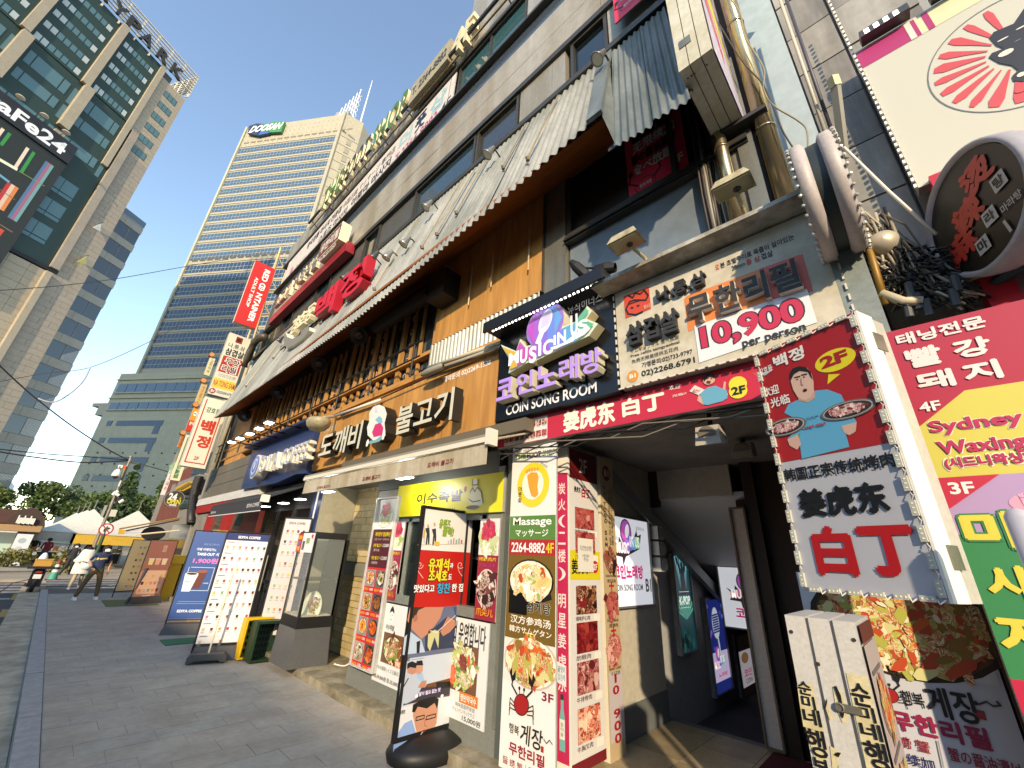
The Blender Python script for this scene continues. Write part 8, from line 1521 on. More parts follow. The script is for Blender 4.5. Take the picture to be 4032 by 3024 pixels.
A.t('24', B5(162,1295), B5(282,1225), 'e6e6e6', .06, 2); A.t('H', B5(290,1300), B5(315,1262), 'd9cf3a', .04, 2); A.t('OPEN', B5(150,1332), B5(312,1298), 'd9cf3a', .05, 2); A.rect(B5(178,1355), B5(262,1345), 'c4c4c4', 2); A.obj('printed_face', t)
q = MB(); q.tube([(cu+ru, Y+.08, cv+.05), (3.5, Y+.3, cv+.1)], .03, M_alu, 6); q.obj('bracket', t)
# yellow folded awning box
t = thing('yellow_awning_box', 'yellow ribbed awning box below the cream sign', 'awning', (3, 19.5, 4)); Fq = FY(yat(B5(400,1130), 3.1)); q = MB(); q.prism(Fq, [Fq.hit(B5(*p)) for p in ((258,1185),(335,1200),(470,1130),(460,1090),(400,1090),(262,1160))], -.25, 0, mat('b5912c', .6)); q.obj('box', t)
for k in range(3): a = Fq.hit(B5(270+k*20,1180+k*2)); b = Fq.hit(B5(400+k*15,1105+k*4)); q = MB(); q.tube([Fq.w(*a, .01), Fq.w(*b, .01)], .02, mat('7a6424', .6), 5); q.obj('rib', t)
# bent duct
t = thing('flexible_duct', 'ribbed black duct running down the corner beside the cream sign', 'pipe', (3.3, 18.9, 1)); pts = [FX(3.3).w(*FX(3.3).hit(B5(*p))) for p in ((510,1050),(470,1150),(450,1260),(430,1400),(420,1540))]; q = MB(); q.tube(pts, .13, mat('1c1a1a', .5), 12); q.obj('duct', t, smooth=True)
for i in range(30): f_ = i/29*(len(pts)-1); k = min(int(f_), len(pts)-2); p = pts[k].lerp(pts[k+1], f_-k); q = MB(); q.tube([p, p+Vector((0,0,.04))], .15, mat('2c2a2a', .5), 12); q.obj('rib', t)
t = thing('elbow_flue', 'grey brown flue elbow bending down over the canopy end', 'pipe', (3.3, 18, 8)); pts = [FX(3.2).w(*FX(3.2).hit(C3(*p))) for p in ((470,1085),(410,1095),(340,1150),(290,1260),(240,1380),(200,1470))]; q = MB(); q.tube(pts, .14, mat('5e5648', .5, .3, .3), 12); q.obj('flue', t, smooth=True)
for i in range(7): q = MB(); z0 = 6.6; x_ = 3.45; y_ = 18.9+i*.16; q.tube([(x_, y_, 4.3), (x_, y_, 10.2)], .05, mat(('b9ae90','cfc6a8','8f8a7c','d9d0b4','a8a294','c4bb9c','9a9484')[i], .5, .2, .2), 8); o = q.obj('corner_pipe', smooth=True); tag(o, 'first second third fourth fifth sixth seventh'.split()[i] + ' drain pipe from the facade edge on the far corner', 'pipe', 'drain pipes on the far corner')
# ------------------------------------------------------------------ standing banners on the pavement
def xbanner(name, label, P0, P1, ztop, zbot, col, base=True):
    P0, P1 = Vector((*P0, 0)), Vector((*P1, 0)); F = Fr(P0, P1-P0); w_ = (P1-P0).length
    t = thing(name, label, 'banner stand', tuple((P0+P1)/2)); q = MB(); bm = M_blk
    for u in (0, w_): q.tube([F.w(u, .02, -.01), F.w(u, ztop+.02, -.01)], .016, bm, 6)
    q.tube([F.w(0, ztop+.02, -.01), F.w(w_, ztop+.02, -.01)], .014, bm, 6); q.tube([F.w(0, zbot-.02, -.01), F.w(w_, zbot-.02, -.01)], .012, bm, 6); q.obj('frame', t)
    if base: q = MB(); q.hexa([F.w(-.02,0,.16),F.w(w_+.02,0,.16),F.w(w_+.02,0,-.2),F.w(-.02,0,-.2),F.w(.02,.2,.08),F.w(w_-.02,.2,.08),F.w(w_-.02,.2,-.12),F.w(.02,.2,-.12)], mat('3c3d3f', .6)); q.obj('base', t)
    q = MB(); q.fbox(F, .015, w_-.015, zbot, ztop, -.004, 0, mat('c9c9c6', .6)); q.obj('sheet', t)
    A = Art(F, 0); A.urect(.015, zbot, w_-.015, ztop, col, 1); return t, F, A, w_
t, F, A, w_ = xbanner('menu_banner', 'white drinks menu banner stand with navy heading and rows of cups', (2.2, 9.22), (2.88, 9.06), 1.98, .24, 'dbd7d6')
A.urect(.015, 1.86, w_-.015, 1.98, '1f2c62', 2); A.ut('EDIYA COFFEE', w_*.27, 1.895, w_*.78, 1.94, 'e6e6ea', .05, 3); rg = random.Random(5); cc_ = ('5a2a22','b5836a','8a4a3a','3a2220','c9a88a','d98a5a','a83a3a','7a9a7a','b06a9a','d9b04a')
for r__ in range(9):
    zz = 1.72 - r__*.185; 
    A.urect(w_*.06, zz+.1, w_*.06+.11, zz+.113, '6a6c90', 2); A.urect(w_*.03, zz+.095, w_*.97, zz+.098, 'b9b9c4', 2)
    n_ = (7, 6, 8, 7, 6, 7, 5, 6, 3)[r__]
    for k in range(n_):
        x_ = w_*(.09 + .84*k/max(n_-1, 1)); menu_cup(A, x_, zz, .055, rg.choice(cc_), 'd9d6d4'); A.urect(x_-.025, zz-.02, x_+.025, zz-.012, '8a8a92', 2); A.urect(x_-.018, zz-.034, x_+.018, zz-.027, 'a9a9ae', 2)
A.obj('printed_sheet', t)
t, F, A, w_ = xbanner('blue_banner', 'blue take-out coffee banner stand with white and pink price lettering', (2.23, 12.0), (2.86, 11.74), 2.02, .28, '1f4a8a')
A.ut('용량 업그레이드', w_*.35, 1.74, w_*.8, 1.78, '7f95c4', 0, 2); A.ut('카페 아메리카노', w_*.2, 1.62, w_*.75, 1.68, 'cfd9e8', .03, 2); A.ut('TAKE-OUT 시', w_*.25, 1.52, w_*.85, 1.59, 'dfe6f0', .04, 2); A.ut('1,900원', w_*.2, 1.36, w_*.88, 1.47, 'cf6ab8', .05, 2)
for (a, b) in (((w_*.15,.82),(w_*.85,.82)), ((w_*.85,.82),(w_*.85,1.28)), ((w_*.85,1.28),(w_*.2,1.28)), ((w_*.15,1.28),(w_*.15,.82))): A.uline([a, b], .01, 'b9cce0', 2)
A.upoly([(w_*.14,.8),(w_*.36,.8),(w_*.46,1.14),(w_*.1,1.14)], 'dcdcda', 3); A.uell(w_*.28, 1.15, w_*.18, .03, 'c9c6c2', 4); A.uell(w_*.28, 1.15, w_*.14, .022, '1c1412', 5); A.upoly([(w_*.4,.86),(w_*.58,.86),(w_*.68,1.18),(w_*.42,1.18)], '5a2420', 2.6); A.uell(w_*.55, 1.2, w_*.15, .028, '8a4a38', 4); A.ut('EDIYA', w_*.16, .98, w_*.38, 1.0, '7a5a4a', .02, 6); A.ut('1,800', w_*.66, .95, w_*.8, .98, 'cfd9e8', .02, 4)
A.urect(w_*.15, .6, w_*.9, .612, '6a86b8', 2); A.urect(w_*.12, .56, w_*.88, .572, '6a86b8', 2); A.ut('EDIYA COFFEE', w_*.2, .4, w_*.85, .45, 'e6e9f0', .05, 2); A.obj('printed_sheet', t)
t, F, A, w_ = xbanner('pink_banner', 'faded pink and brown drinks banner stand leaning by the far shops', (2.22, 17.6), (2.95, 17.9), 1.78, .16, 'b98a72')
A.urect(.02, .9, w_-.02, 1.78, '9a6a5c', 2); A.urect(w_*.1, .26, w_*.92, .92, 'd9b49a', 3); A.ut('음료', w_*.5, 1.45, w_*.68, 1.66, 'd0b0a4', .03, 3, vert=True)
for k, c in enumerate(('d9cf8a', 'd9a48a', 'dcd0a8')): menu_cup(A, w_*(.25+.24*k), 1.08, .2, c, 'e0d6c0')
for r__ in range(3):
    for k in range(3 + (r__ > 0)*2): menu_cup(A, w_*(.2+(.6/(2+(r__ > 0)*2))*k), .72-.2*r__, .11, rg.choice(cc_), 'dcd0c0')
A.urect(w_*.35, .2, w_*.65, .225, 'e0d0c0', 3); A.obj('printed_sheet', t)
t, F, A, w_ = xbanner('cream_banner', 'cream drinks banner stand half hidden behind the pink one', (2.0, 19.6), (2.75, 20.1), 1.75, .2, 'c4b490', False)
for r__ in range(7):
    for k in range(4): menu_cup(A, w_*(.35+.16*k), 1.5-.2*r__, .08, rg.choice(cc_), 'cfc4a8')
A.obj('printed_sheet', t)
t = thing('closed_umbrella', 'closed black umbrella leaning on the pink drinks banner', 'umbrella', (2.1, 17.2, 0)); q = MB(); q.tube([(2.12,17.2,.02),(2.3,17.3,.9)], .012, M_blk, 6); q.obj('shaft', t); q = MB(); q.tube([(2.22,17.25,.45),(2.32,17.32,1.0)], .02, mat('2a2a30', .7), 8, r1=.05); q.obj('folded_cloth', t)
# yellow box, plaster pillar board by the far shop
q = MB(); q.box(3.05, 3.35, 18.4, 18.9, .0, 1.1, mat('c4991c', .6)); q.box(3.0, 3.38, 18.35, 18.92, 1.1, 1.35, mat('cfa824', .6)); tag(q.obj('yellow_grit_box'), 'yellow plastic storage box beside the pink banner', 'box')
q = MB(); q.box(2.95, 3.25, 13.6, 13.75, .0, 2.12, mat('c9b48c', .8, 0, .4, 3, .2, stain='a08050')); tag(q.obj('stained_board'), 'tall stained cream board leaning behind the blue banner', 'board')
q = MB(); q.box(2.98, 3.3, 15.2, 15.6, .12, .9, mat('b5763a', .8)); tag(q.obj('cardboard_box'), 'orange brown cardboard box on the step beside the stained board', 'box')
q = MB(); q.box(2.1, 2.75, 10.7, 11.3, .001, .012, mat('2f6a48', .9)); tag(q.obj('green_mat'), 'green mat on the pavement under the blue banner', 'mat'); q = MB(); q.box(1.7, 2.9, 17.2, 18.9, .001, .012, mat('56603a', .95)); tag(q.obj('green_mat'), 'worn olive mat under the pink banner', 'mat')
# pole with grey block base in front of the menu banner
b_ = gnd((810, 2610), 0); t = thing('sign_pole_base', 'grey moulded weight base with a cream pole in front of the drinks menu banner', 'stand', tuple(b_)); Fq = Fr((b_.x, b_.y, 0), (.95, -.3))
q = MB(); q.prism(Fq, [(-.27,.02),(-.2,.02),(-.16,.05),(.16,.05),(.2,.02),(.27,.02),(.27,.1),(.22,.14),(-.22,.14),(-.27,.1)], -.12, .12, mat('4a4b4c', .6, 0, .1)); q.obj('weight', t); q = MB(); q.tube([(b_.x, b_.y, .14), (b_.x+.02, b_.y-.03, 1.32)], .014, mat('c9c4ac', .5), 8); q.tube([(b_.x+.01, b_.y-.015, .76), (b_.x+.01, b_.y-.015, .84)], .022, mat('b9b49c', .5), 8); q.obj('pole', t)
# the black framed banner in front
F4 = FY(4.03); t = thing('tall_banner_stand', 'tall black framed banner stand with red lettering block and three photographs of men eating noodles', 'banner stand', (3.18, 4.05, 0)); zt_ = 2.3; x0, x1 = 2.8, 3.56
q = MB(); q.box(x0-.02, x0+.015, 4.02, 4.07, .16, zt_, M_blk); q.box(x1-.015, x1+.02, 4.02, 4.07, .16, zt_, M_blk); q.box(x0+.015, x1-.015, 4.02, 4.07, zt_-.03, zt_, M_blk); q.box(x0+.015, x1-.015, 4.02, 4.07, .16, .2, M_blk); q.obj('frame', t); q = MB(); q.box(x0+.015, x1-.015, 4.035, 4.045, .2, zt_-.03, mat('cfcfcc', .5)); q.obj('sheet', t)
q = MB(); q.lathe((3.18, 4.03, 0), (0,0,1), [(0,.40),(.06,.42),(.12,.38),(.17,.2),(.175,.001)], mat('141414', .5), 30, sc=(1,.75)); q.obj('base', t, smooth=True)
A = Art(F4, 0.0); F4 = A.F = FY(4.03)
_, za = F4.hit(Q3(720,500)); _, zb_ = F4.hit(Q3(700,800)); _, zc = F4.hit(Q3(680,1055)); _, zd = F4.hit(Q3(660,1300))
l, r_ = x0+.02, x1-.02
A.urect(l, za, r_, zt_-.035, 'd6d6d4', 1); A.urect(l, zb_, r_, za, 'b3201c', 2)
for x_, a, b in ((655,465,360),(690,470,350)):
    A.poly([Q3(*p) for p in ((x_-12,a),(x_-6,a-55),(x_-14,a-85),(x_+8,a-90),(x_+10,a-50),(x_+8,a),(x_+1,a),(x_,a-45),(x_-4,a))], '2c3038', 3); A.ell(Q3(x_-7,b+18), Q3(x_+7,b-2), 'c49a82', 4, 12)
A.t('유퀴즈', Q3(712,378), Q3(775,335), '7a9a34', .06, 4, sk=.1); A.t('블럭!', Q3(730,420), Q3(792,375), '7a9a34', .06, 4, sk=.1)
for i, c in enumerate(('b5b0c4','8aa0a8','c48a5a','6aa0a4','9a9a9a','b56a4a')): A.rect(Q3(760+i*14,463), Q3(770+i*14,445-(i*7)%16), c, 3)
A.line([Q3(635,340), Q3(635,460)], .006, '7a7a8a', 3); A.rect(Q3(628,430), Q3(642,390), 'c4a43a', 4); A.rect(Q3(690,472), Q3(718,452), 'd0a83a', 3); A.line([Q3(600,468), Q3(855,462)], .004, 'b9a98a', 3)
for (tx, a, b, c) in (('유재석', (655,603), (770,543), 'dccc3a'), ('조세호', (655,663), (760,603), 'dccc3a'), ('과', (770,592), (790,565), 'e6e6e6'), ('도', (762,652), (782,625), 'e6e6e6'), ('맛있다고', (578,722), (690,680), 'e6e6e6'), ('칭찬', (700,728), (775,672), '3a9ac4'), ('한 집', (780,718), (842,675), 'e6e6e6')):
    A.t(tx, Q3(*a), Q3(*b), c, .045, 5, out='171212', ow=.06)
for cx_ in (612, 828):
    pts = [(cx_ + 18*math.cos(a/3)*(1-a/30) , 575 + 22*math.sin(a/3)*(1-a/30)) for a in range(0, 24)]; A.line([Q3(*p) for p in pts], .007, 'dcb0aa', 3); A.line([Q3(cx_-14,585), Q3(cx_-5,615), Q3(cx_+18,645)], .007, 'dcb0aa', 3)
# photo 1
A.urect(l, zc, r_, zb_, '5c6480', 1.5); 
def C(*p): return [Q3(*x) for x in p]
A.poly(C((560,800),(545,870),(570,920),(620,970),(650,945),(690,900),(720,860),(740,800)), 'b5806a', 3); A.poly(C((560,800),(560,870),(590,850),(605,815),(640,800)), '3a2a24', 3.5); A.ell(*C((575,880),(602,840)), 'a06a54', 4, 12)
A.poly(C((530,960),(560,930),(620,975),(640,1040),(520,1055)), 'a9bccf', 2.6); A.poly(C((595,985),(615,978),(610,1045),(595,1045)), '1c1c28', 3); A.poly(C((640,1035),(640,960),(700,900),(760,850),(840,880),(835,1010)), '2c3450', 2.4)
A.poly(C((720,930),(760,850),(800,870),(800,900),(770,935),(735,955)), 'b07a62', 4); A.line(C((665,925),(700,935),(800,845)), .008, 'cfcabc', 5); A.poly(C((655,945),(690,920),(715,930),(710,1020),(690,960),(665,1035),(652,1010)), 'b9b88a', 4.5); A.ell(*C((655,945),(690,915)), '4a1c18', 4, 12)
A.poly(C((790,800),(845,795),(840,900),(810,870)), '3a4a74', 2.8)
# photo 2
A.urect(l, zd, r_, zc, 'b3bfcf', 2); A.poly(C((650,1210),(850,1160),(840,1265),(600,1300)), '6a4428', 2.5); A.poly(C((600,1230),(845,1215),(842,1250),(520,1325),(560,1270)), '33303a', 2.8); A.poly(C((700,1200),(790,1195),(790,1225),(700,1235)), '1c1c1e', 3.2)
A.poly(C((500,1310),(508,1210),(545,1150),(590,1150),(620,1230),(590,1290),(540,1315)), 'a9b3c4', 3.3); A.poly(C((545,1150),(545,1105),(570,1090),(595,1100),(592,1150),(570,1160)), 'b0806a', 3.5); A.poly(C((543,1130),(545,1100),(570,1088),(597,1100),(590,1125),(560,1120)), '17171c', 3.8); A.line(C((515,1240),(550,1180)), .012, '17171c', 4)
A.poly(C((588,1190),(592,1150),(625,1150),(640,1200)), '8fb0d4', 3.1); A.poly(C((590,1150),(594,1100),(628,1095),(628,1140),(610,1160)), 'b98a74', 3.2); A.poly(C((590,1110),(595,1088),(625,1083),(630,1110)), '17171c', 3.5); A.poly(C((600,1230),(620,1195),(648,1190),(640,1225)), 'b07a62', 4)
A.t('말이 필요 없는 맛', Q3(605,1275), Q3(722,1228), 'cfc8ea', .05, 5, out='4a3a7a', ow=.05); A.rect(Q3(568,1082), Q3(635,1070), '4a4a50', 4); A.t('유퀴즈', Q3(533,1092), Q3(560,1068), '3a3a3a', .04, 4); A.t('tvN', Q3(795,1075), Q3(815,1062), 'dfe6ef', .04, 4)
for x_ in (595, 730): A.ell(*C((x_-10,1285),(x_+8,1262)), 'e6e6f0', 5, 12)
# photo 3
A.urect(l, .2, r_, zd, 'c9ccd0', 2); A.poly(C((465,1620),(475,1500),(530,1420),(570,1400),(600,1500),(700,1470),(740,1420),(765,1440),(770,1560),(700,1590)), '7f9ccc', 2.5)
A.poly(C((575,1380),(580,1310),(700,1290),(708,1350),(700,1420),(665,1480),(625,1510),(595,1470)), 'b9866e', 3.2); A.poly(C((570,1360),(575,1320),(620,1295),(690,1275),(712,1290),(705,1345),(690,1310),(650,1340),(600,1330),(585,1360)), '15120f', 3.8)
for (a, b) in (((590,1405),(635,1375)), ((645,1400),(695,1368))):
    u0, v0 = F4.hit(Q3(*a)); u1, v1 = F4.hit(Q3(*b))
    for seg in (((u0,v0),(u1,v0)), ((u1,v0),(u1,v1)), ((u1,v1),(u0,v1)), ((u0,v1),(u0,v0))): A.uline(seg, .008, '15120f', 4.5)
for p in ((610,1392),(668,1385)): A.ell(*C((p[0]-8,p[1]+3),(p[0]+8,p[1]-2)), '2a1c18', 4.4, 8)
A.ell(*C((618,1470),(645,1450)), '7a2c28', 4.4, 12); A.line(C((640,1395),(636,1430),(648,1435)), .006, '8a5a48', 4.4)
A.poly(C((505,1570),(530,1540),(580,1560),(590,1590),(520,1610),(470,1620)), 'bf866c', 3.6); A.poly(C((670,1580),(680,1500),(705,1500),(715,1540),(690,1580)), 'bf7a60', 3.6); A.poly(C((585,1560),(585,1525),(680,1500),(690,1530),(660,1565),(610,1575)), 'd0d2d6', 4); A.food(Q3(600,1550), Q3(680,1508), ('8a4a44','c9a8a0','6a3430'), 12, None, None, .3, 2, 5); A.line(C((590,1520),(625,1465)), .008, 'b9b9bc', 5); A.poly(C((610,1500),(630,1490),(635,1520),(615,1525)), '1a2030', 3.4)
A.t('유퀴즈', Q3(503,1375), Q3(535,1345), '3a3a3a', .04, 4); A.rect(Q3(540,1360), Q3(600,1345), '4a4a6a', 4); A.rect(Q3(760,1530), Q3(800,1490), 'b5845a', 3)
A.obj('printed_sheet', t)
# ------------------------------------------------------------------ display case with kimchi plate
t = thing('display_case', 'black framed glass food display case on a grey plinth beside the tiled wall', 'display case', (3.3, 7.7, .1)); Y0, Y1, X0, X1 = 7.42, 8.1, 3.06, 3.62; zp_, zt_ = .62, 2.05
q = MB(); q.hexa([(X0-.04,Y0-.04,.1),(X1+.04,Y0-.04,.1),(X1+.04,Y1,.1),(X0-.04,Y1,.1),(X0,Y0,zp_),(X1,Y0,zp_),(X1,Y1,zp_),(X0,Y1,zp_)], mat('606162', .4, .1, .1, 5)); q.obj('plinth', t)
q = MB(); q.box(X0, X1, Y0, Y1, zp_+.002, zp_+.16, M_blk); q.box(X0, X1, Y0, Y1, zt_-.1, zt_, M_blk); 
for (a, b) in ((X0,Y0),(X1-.035,Y0),(X0,Y1-.035),(X1-.035,Y1-.035)): q.box(a, a+.035, b, b+.035, zp_+.16, zt_-.1, M_blk)
q.box(X1-.03, X1+.05, Y0, Y1, zp_+.16, zt_-.1, M_blk); q.box(X0+.02, X1-.03, Y0+.02, Y1-.02, 1.3, 1.325, M_dark); q.obj('frame', t)
gm_ = glass('aab4b0', .03, .6, .16); q = MB(); q.box(X0+.004, X0+.008, Y0+.035, Y1-.035, zp_+.16, zt_-.1, gm_); q.obj('glass_pane', t); q = MB(); q.box(X0+.035, X1-.035, Y0+.004, Y0+.008, zp_+.16, zt_-.1, gm_); q.obj('glass_pane', t)
q = MB(); q.box(X0+.03, X1-.04, Y0+.03, Y1-.03, zp_+.162, zp_+.18, mat('b5a88c', .6)); q.obj('shelf_board', t)
pl_ = thing('kimchi_plate', 'tilted leaf-shaped plate of kimchi and salad inside the display case', 'plate', (3.35, 7.65, .85)); q = MB(); c_ = Vector((3.32, 7.6, .88)); q.lathe(c_, (-.35,-.75,.5), [(0,.001),(.02,.17),(.05,.21),(.055,.205),(.03,.16),(.015,.001)], mat('cfd6c0', .3), 24, sc=(.7,1.25)); q.obj('plate', pl_, smooth=True)
rg = random.Random(8)
for i in range(60):
    a, b = rg.uniform(-.1,.1), rg.uniform(-.14,.14); p = c_ + Vector((a*.9, b*.3-.05+a*0, b*.9+.03)); q = MB() if i % 12 == 0 else q; q.lathe(p, (rg.uniform(-1,1), rg.uniform(-1,0), rg.uniform(-1,1)), [(0,.001),(.01,.02),(.02,.001)], mat(rg.choice(('a83a20','c9602c','7a9a3a','b5c46a','8c2a18')), .4), 5)
    if i % 12 == 11: q.obj('kimchi_piece', pl_)
A = Art(FX(X0-.006), 0); _ = A.F
A2 = Art(FX(3.04)); s = Sign('show_notice', 'small red and white notice with a heart taped to the display case', 'notice', FX(3.045), None, None, 'd9d9dc', .004, uv=(-8.1,1.72,-7.42,2.03)); A = s.a; A.urect(-8.1,1.72,-7.9,2.03,'b8241e',2); A.ut('유재석', -8.07, 1.92, -7.93, 1.99, 'dccc3a', .05, 3); A.ut('칭찬', -8.06, 1.83, -7.95, 1.9, '3a8ac4', .05, 3); A.ut('한집', -8.06, 1.75, -7.95, 1.81, 'dccc3a', .05, 3); A.ut('유퀴즈', -7.72, 1.86, -7.58, 1.95, '7a9a3a', .05, 3)
for x_ in (-7.84,-7.79): A.upoly([(x_-.02,1.76),(x_+.015,1.76),(x_+.02,1.9),(x_-.02,1.9)], '2c3240', 3)
A.upoly([(-7.5,1.93),(-7.46,1.98),(-7.46,2.0),(-7.48,2.01),(-7.5,1.99),(-7.52,2.01),(-7.54,2.0),(-7.54,1.98)], 'b8243c', 3); s.done()
t, F, A, w_ = xbanner('cafe_banner', 'narrow pale drinks menu banner inside the coffee shop entrance behind the display case', (3.05, 9.0), (3.4, 8.6), 2.3, .35, 'b9b4b4', False)
for r__ in range(9):
    for k in range(4): menu_cup(A, w_*(.2+.2*k), 2.05-.19*r__, .06, rg.choice(cc_), 'cfcaca'); A.urect(w_*(.14+.2*k), 2.02-.19*r__, w_*(.26+.2*k), 2.03-.19*r__, '8a8a90', 2)
A.ut('EDIYA COFFEE', w_*.2, 2.2, w_*.8, 2.24, '3a3a4a', .03, 2); A.obj('printed_sheet', t)
# crates
def crate(label, X0, X1, Y0, Y1, z0, z1, m_, tilt=False):
    t = thing('plastic_crate', label, 'crate', ((X0+X1)/2, (Y0+Y1)/2, z0)); th = .02
    q = MB(); q.box(X0, X1, Y1-th, Y1, z0, z1, m_); q.obj('bottom', t)
    for (a, b, c, d, e, f) in ((X0,X0+th,Y0,Y1-th,z0,z1),(X1-th,X1,Y0,Y1-th,z0,z1),(X0+th,X1-th,Y0,Y1-th,z0,z0+th),(X0+th,X1-th,Y0,Y1-th,z1-th,z1)): q = MB(); q.box(a,b,c,d,e,f,m_); q.obj('side', t)
    q = MB(); q.box(X0-.01, X1+.01, Y0-.02, Y0, z0-.0, z0+.03, m_); q.box(X0-.01, X1+.01, Y0-.02, Y0, z1-.03, z1+.01, m_); q.box(X0-.01,X0+.03,Y0-.02,Y0,z0+.03,z1-.03,m_); q.box(X1-.03,X1+.01,Y0-.02,Y0,z0+.03,z1-.03,m_); q.obj('rim', t)
    q = MB()
    for i in range(6):
        for j in range(5): q.box(X0+.07+i*(X1-X0-.14)/6, X0+.1+i*(X1-X0-.14)/6, Y1-th-.006, Y1-th-.003, z0+.06+j*(z1-z0-.1)/5, z0+.12+j*(z1-z0-.1)/5, mat('0c120c', .8))
    o = q.obj('slot', t); o['kind'] = 'stuff'
crate('dark green plastic crate standing on its side before the coffee shop', 2.86, 3.3, 8.5, 8.8, .02, .6, mat('15301c', .5)); crate('bright yellow plastic crate standing behind the green crate', 2.78, 3.2, 8.82, 9.02, .02, .62, mat('d0a414', .5))
# sockets and cable by the tiles
wire('white power cable coiled on the step behind the display case', [(3.75,7.3,.12),(3.7,7.2,.13),(3.85,7.1,.12),(3.95,7.0,.3),(4.02,6.95,.42)], .012, 'cfc8b8', None, 'power_cable')
# ------------------------------------------------------------------ lobby signs and lamps
s = Sign('lit_song_room_sign', 'backlit white song room sign with rainbow microphone logo on the lobby wall', 'sign', FY(2.72), None, None, 'ccd6f0', .05, uv=(4.45, 1.32, 5.58, 2.35), emit=.28, rim=.02, rimcol='6a6c70'); A = s.a
def logo(A, cu, cv, k, flip=1, e=0):
    P = lambda pts: [(cu+x*k*flip, cv+y*k) for x, y in pts]
    A.upoly(P([(-.5,.1),(-.33,.02),(-.3,.16),(-.2,.03),(.05,.1),(.22,.16),(.33,.3),(.36,.2),(.5,.24),(.4,-.02),(-.1,-.16),(-.2,-.3),(-.22,-.17),(-.45,-.15),(-.38,-.03)]), '2a2430', 2)
    A.uell(cu-.06*k*flip, cv+.24*k, .2*k, .22*k, '2a2430', 2.3); A.uell(cu-.06*k*flip, cv+.24*k, .175*k, .195*k, '9a4ab0', 2.6)
    for i, h in enumerate(('c04a9a','7a5ac4','4a78cc')): A.uell(cu+(-.13+i*.07)*k*flip, cv+.24*k, .05*k, (.13+.03*(i==1))*k, h, 2.7)
    A.uell(cu-.02*k*flip, cv+.26*k, .07*k, .12*k, 'd9dcec', 2.9, 14, -.3)
    for i, (h, a, b) in enumerate((('c98a6a',-.42,-.3),('c05aa0',-.3,-.1),('7a6ac8',-.1,.1),('5a9acc',.1,.25),('6ab890',.25,.42))): A.upoly(P([(a,-.1+i*.02),(b,-.1+i*.02),(b,.02+i*.04),(a,.02+i*.04)]), h, 3.1)
    A.ut('MUSIC', min(cu-.4*k*flip, cu+.02*k*flip), cv-.11*k, max(cu-.4*k*flip, cu+.02*k*flip), cv+.07*k, 'e6e8f4', .06, 4); A.ut('IN US', min(cu+.05*k*flip, cu+.4*k*flip), cv-.0*k, max(cu+.05*k*flip, cu+.4*k*flip), cv+.18*k, 'e6e8f4', .05, 4)
logo(A, 5.0, 1.99, .72); A.ut('뮤직이너스', 5.22, 2.2, 5.45, 2.25, '3a3a44', .01, 4); A.ut('코인노래방', 4.62, 1.63, 5.33, 1.78, 'a8206a', .05, 4); A.ut('COIN SONG ROOM', 4.62, 1.5, 5.3, 1.57, '2a2a30', .02, 4); A.ut('B1', 5.38, 1.48, 5.53, 1.63, '3a3a40', .05, 4); s.done()
t = thing('junction_boxes', 'three clear-lidded junction boxes stacked beside the lit sign', 'electrical box', (5.68, 2.7, 1.7))
for k in range(3): q = MB(); q.box(5.62, 5.78, 2.6, 2.72, 1.72+k*.2, 1.89+k*.2, mat('b9bcb8', .3)); q.box(5.66,5.8,2.585,2.6,1.74+k*.2,1.87+k*.2, mat('8f9290', .3)); q.obj('box', t)
def lpost(label, x0, x1, z0, z1, col, emit=.3, fr='8f9090'):
    return Sign('light_poster', label, 'poster', FY(2.79), None, None, col, .06, uv=(x0, z0, x1, z1), emit=emit, rim=.03, rimcol=fr)
def fcorn(a, b, F=FY(2.79)): p, q_ = F.hit(Q5(*a)), F.hit(Q5(*b)); return p, q_
(a0, a1), (b0, b1) = fcorn((305,600), (437,1082)); s = lpost('backlit teal concert poster with raised arms reading K-POP', a0-.02, b0, b1, a1, '123a44'); A = s.a; w_ = b0-a0; h = a1-b1
for i in range(26):
    an = R_(200 + i*5.4); cu, cv = a0+w_*.5, b1+h*.32; A.upoly([(cu,cv),(cu+w_*.6*math.cos(an+math.pi)*1.0, cv+h*.2*abs(math.sin(an))+.05),(cu+w_*.6*math.cos(an+math.pi+.06), cv+h*.2*abs(math.sin(an+.06))+.05)], ('3a9a8a','6ac0b4','1f6a5c')[i % 3], 2)
for i in range(9): A.upoly([(a0+w_*(.1+i*.1), a1-.03), (a0+w_*(.15+i*.1), a1-.03), (a0+w_*(.35+i*.04), b1+h*.62)], ('6ab0c4','9ac9d6','4a90a8')[i % 3], 2)
A.upoly([(a0+w_*.38,b1+h*.58),(a0+w_*.62,b1+h*.58),(a0+w_*.62,b1+h*.78),(a0+w_*.85,b1+h*.97),(a0+w_*.8,b1+h*.98),(a0+w_*.55,b1+h*.84),(a0+w_*.5,b1+h*.86),(a0+w_*.45,b1+h*.84),(a0+w_*.2,b1+h*.98),(a0+w_*.15,b1+h*.97),(a0+w_*.38,b1+h*.78)], '16222a', 3); A.uell(a0+w_*.5, b1+h*.88, w_*.07, h*.035, '16222a', 3)
A.ut('K-POP', a0+w_*.18, b1+h*.47, a0+w_*.82, b1+h*.56, 'dfe6ea', .05, 4); A.urect(a0+w_*.2, b1+h*.6, a0+w_*.8, b1+h*.605, 'c9d6dc', 4); A.urect(a0+w_*.2, b1+h*.44, a0+w_*.8, b1+h*.445, 'c9d6dc', 4)
for i in range(18): A.uell(a0+w_*random.random(), b1+h*random.uniform(.03,.2), w_*.07, h*.05, ('0a1a1c','123034','1f4a4a')[i % 3], 3, 8)
s.done()
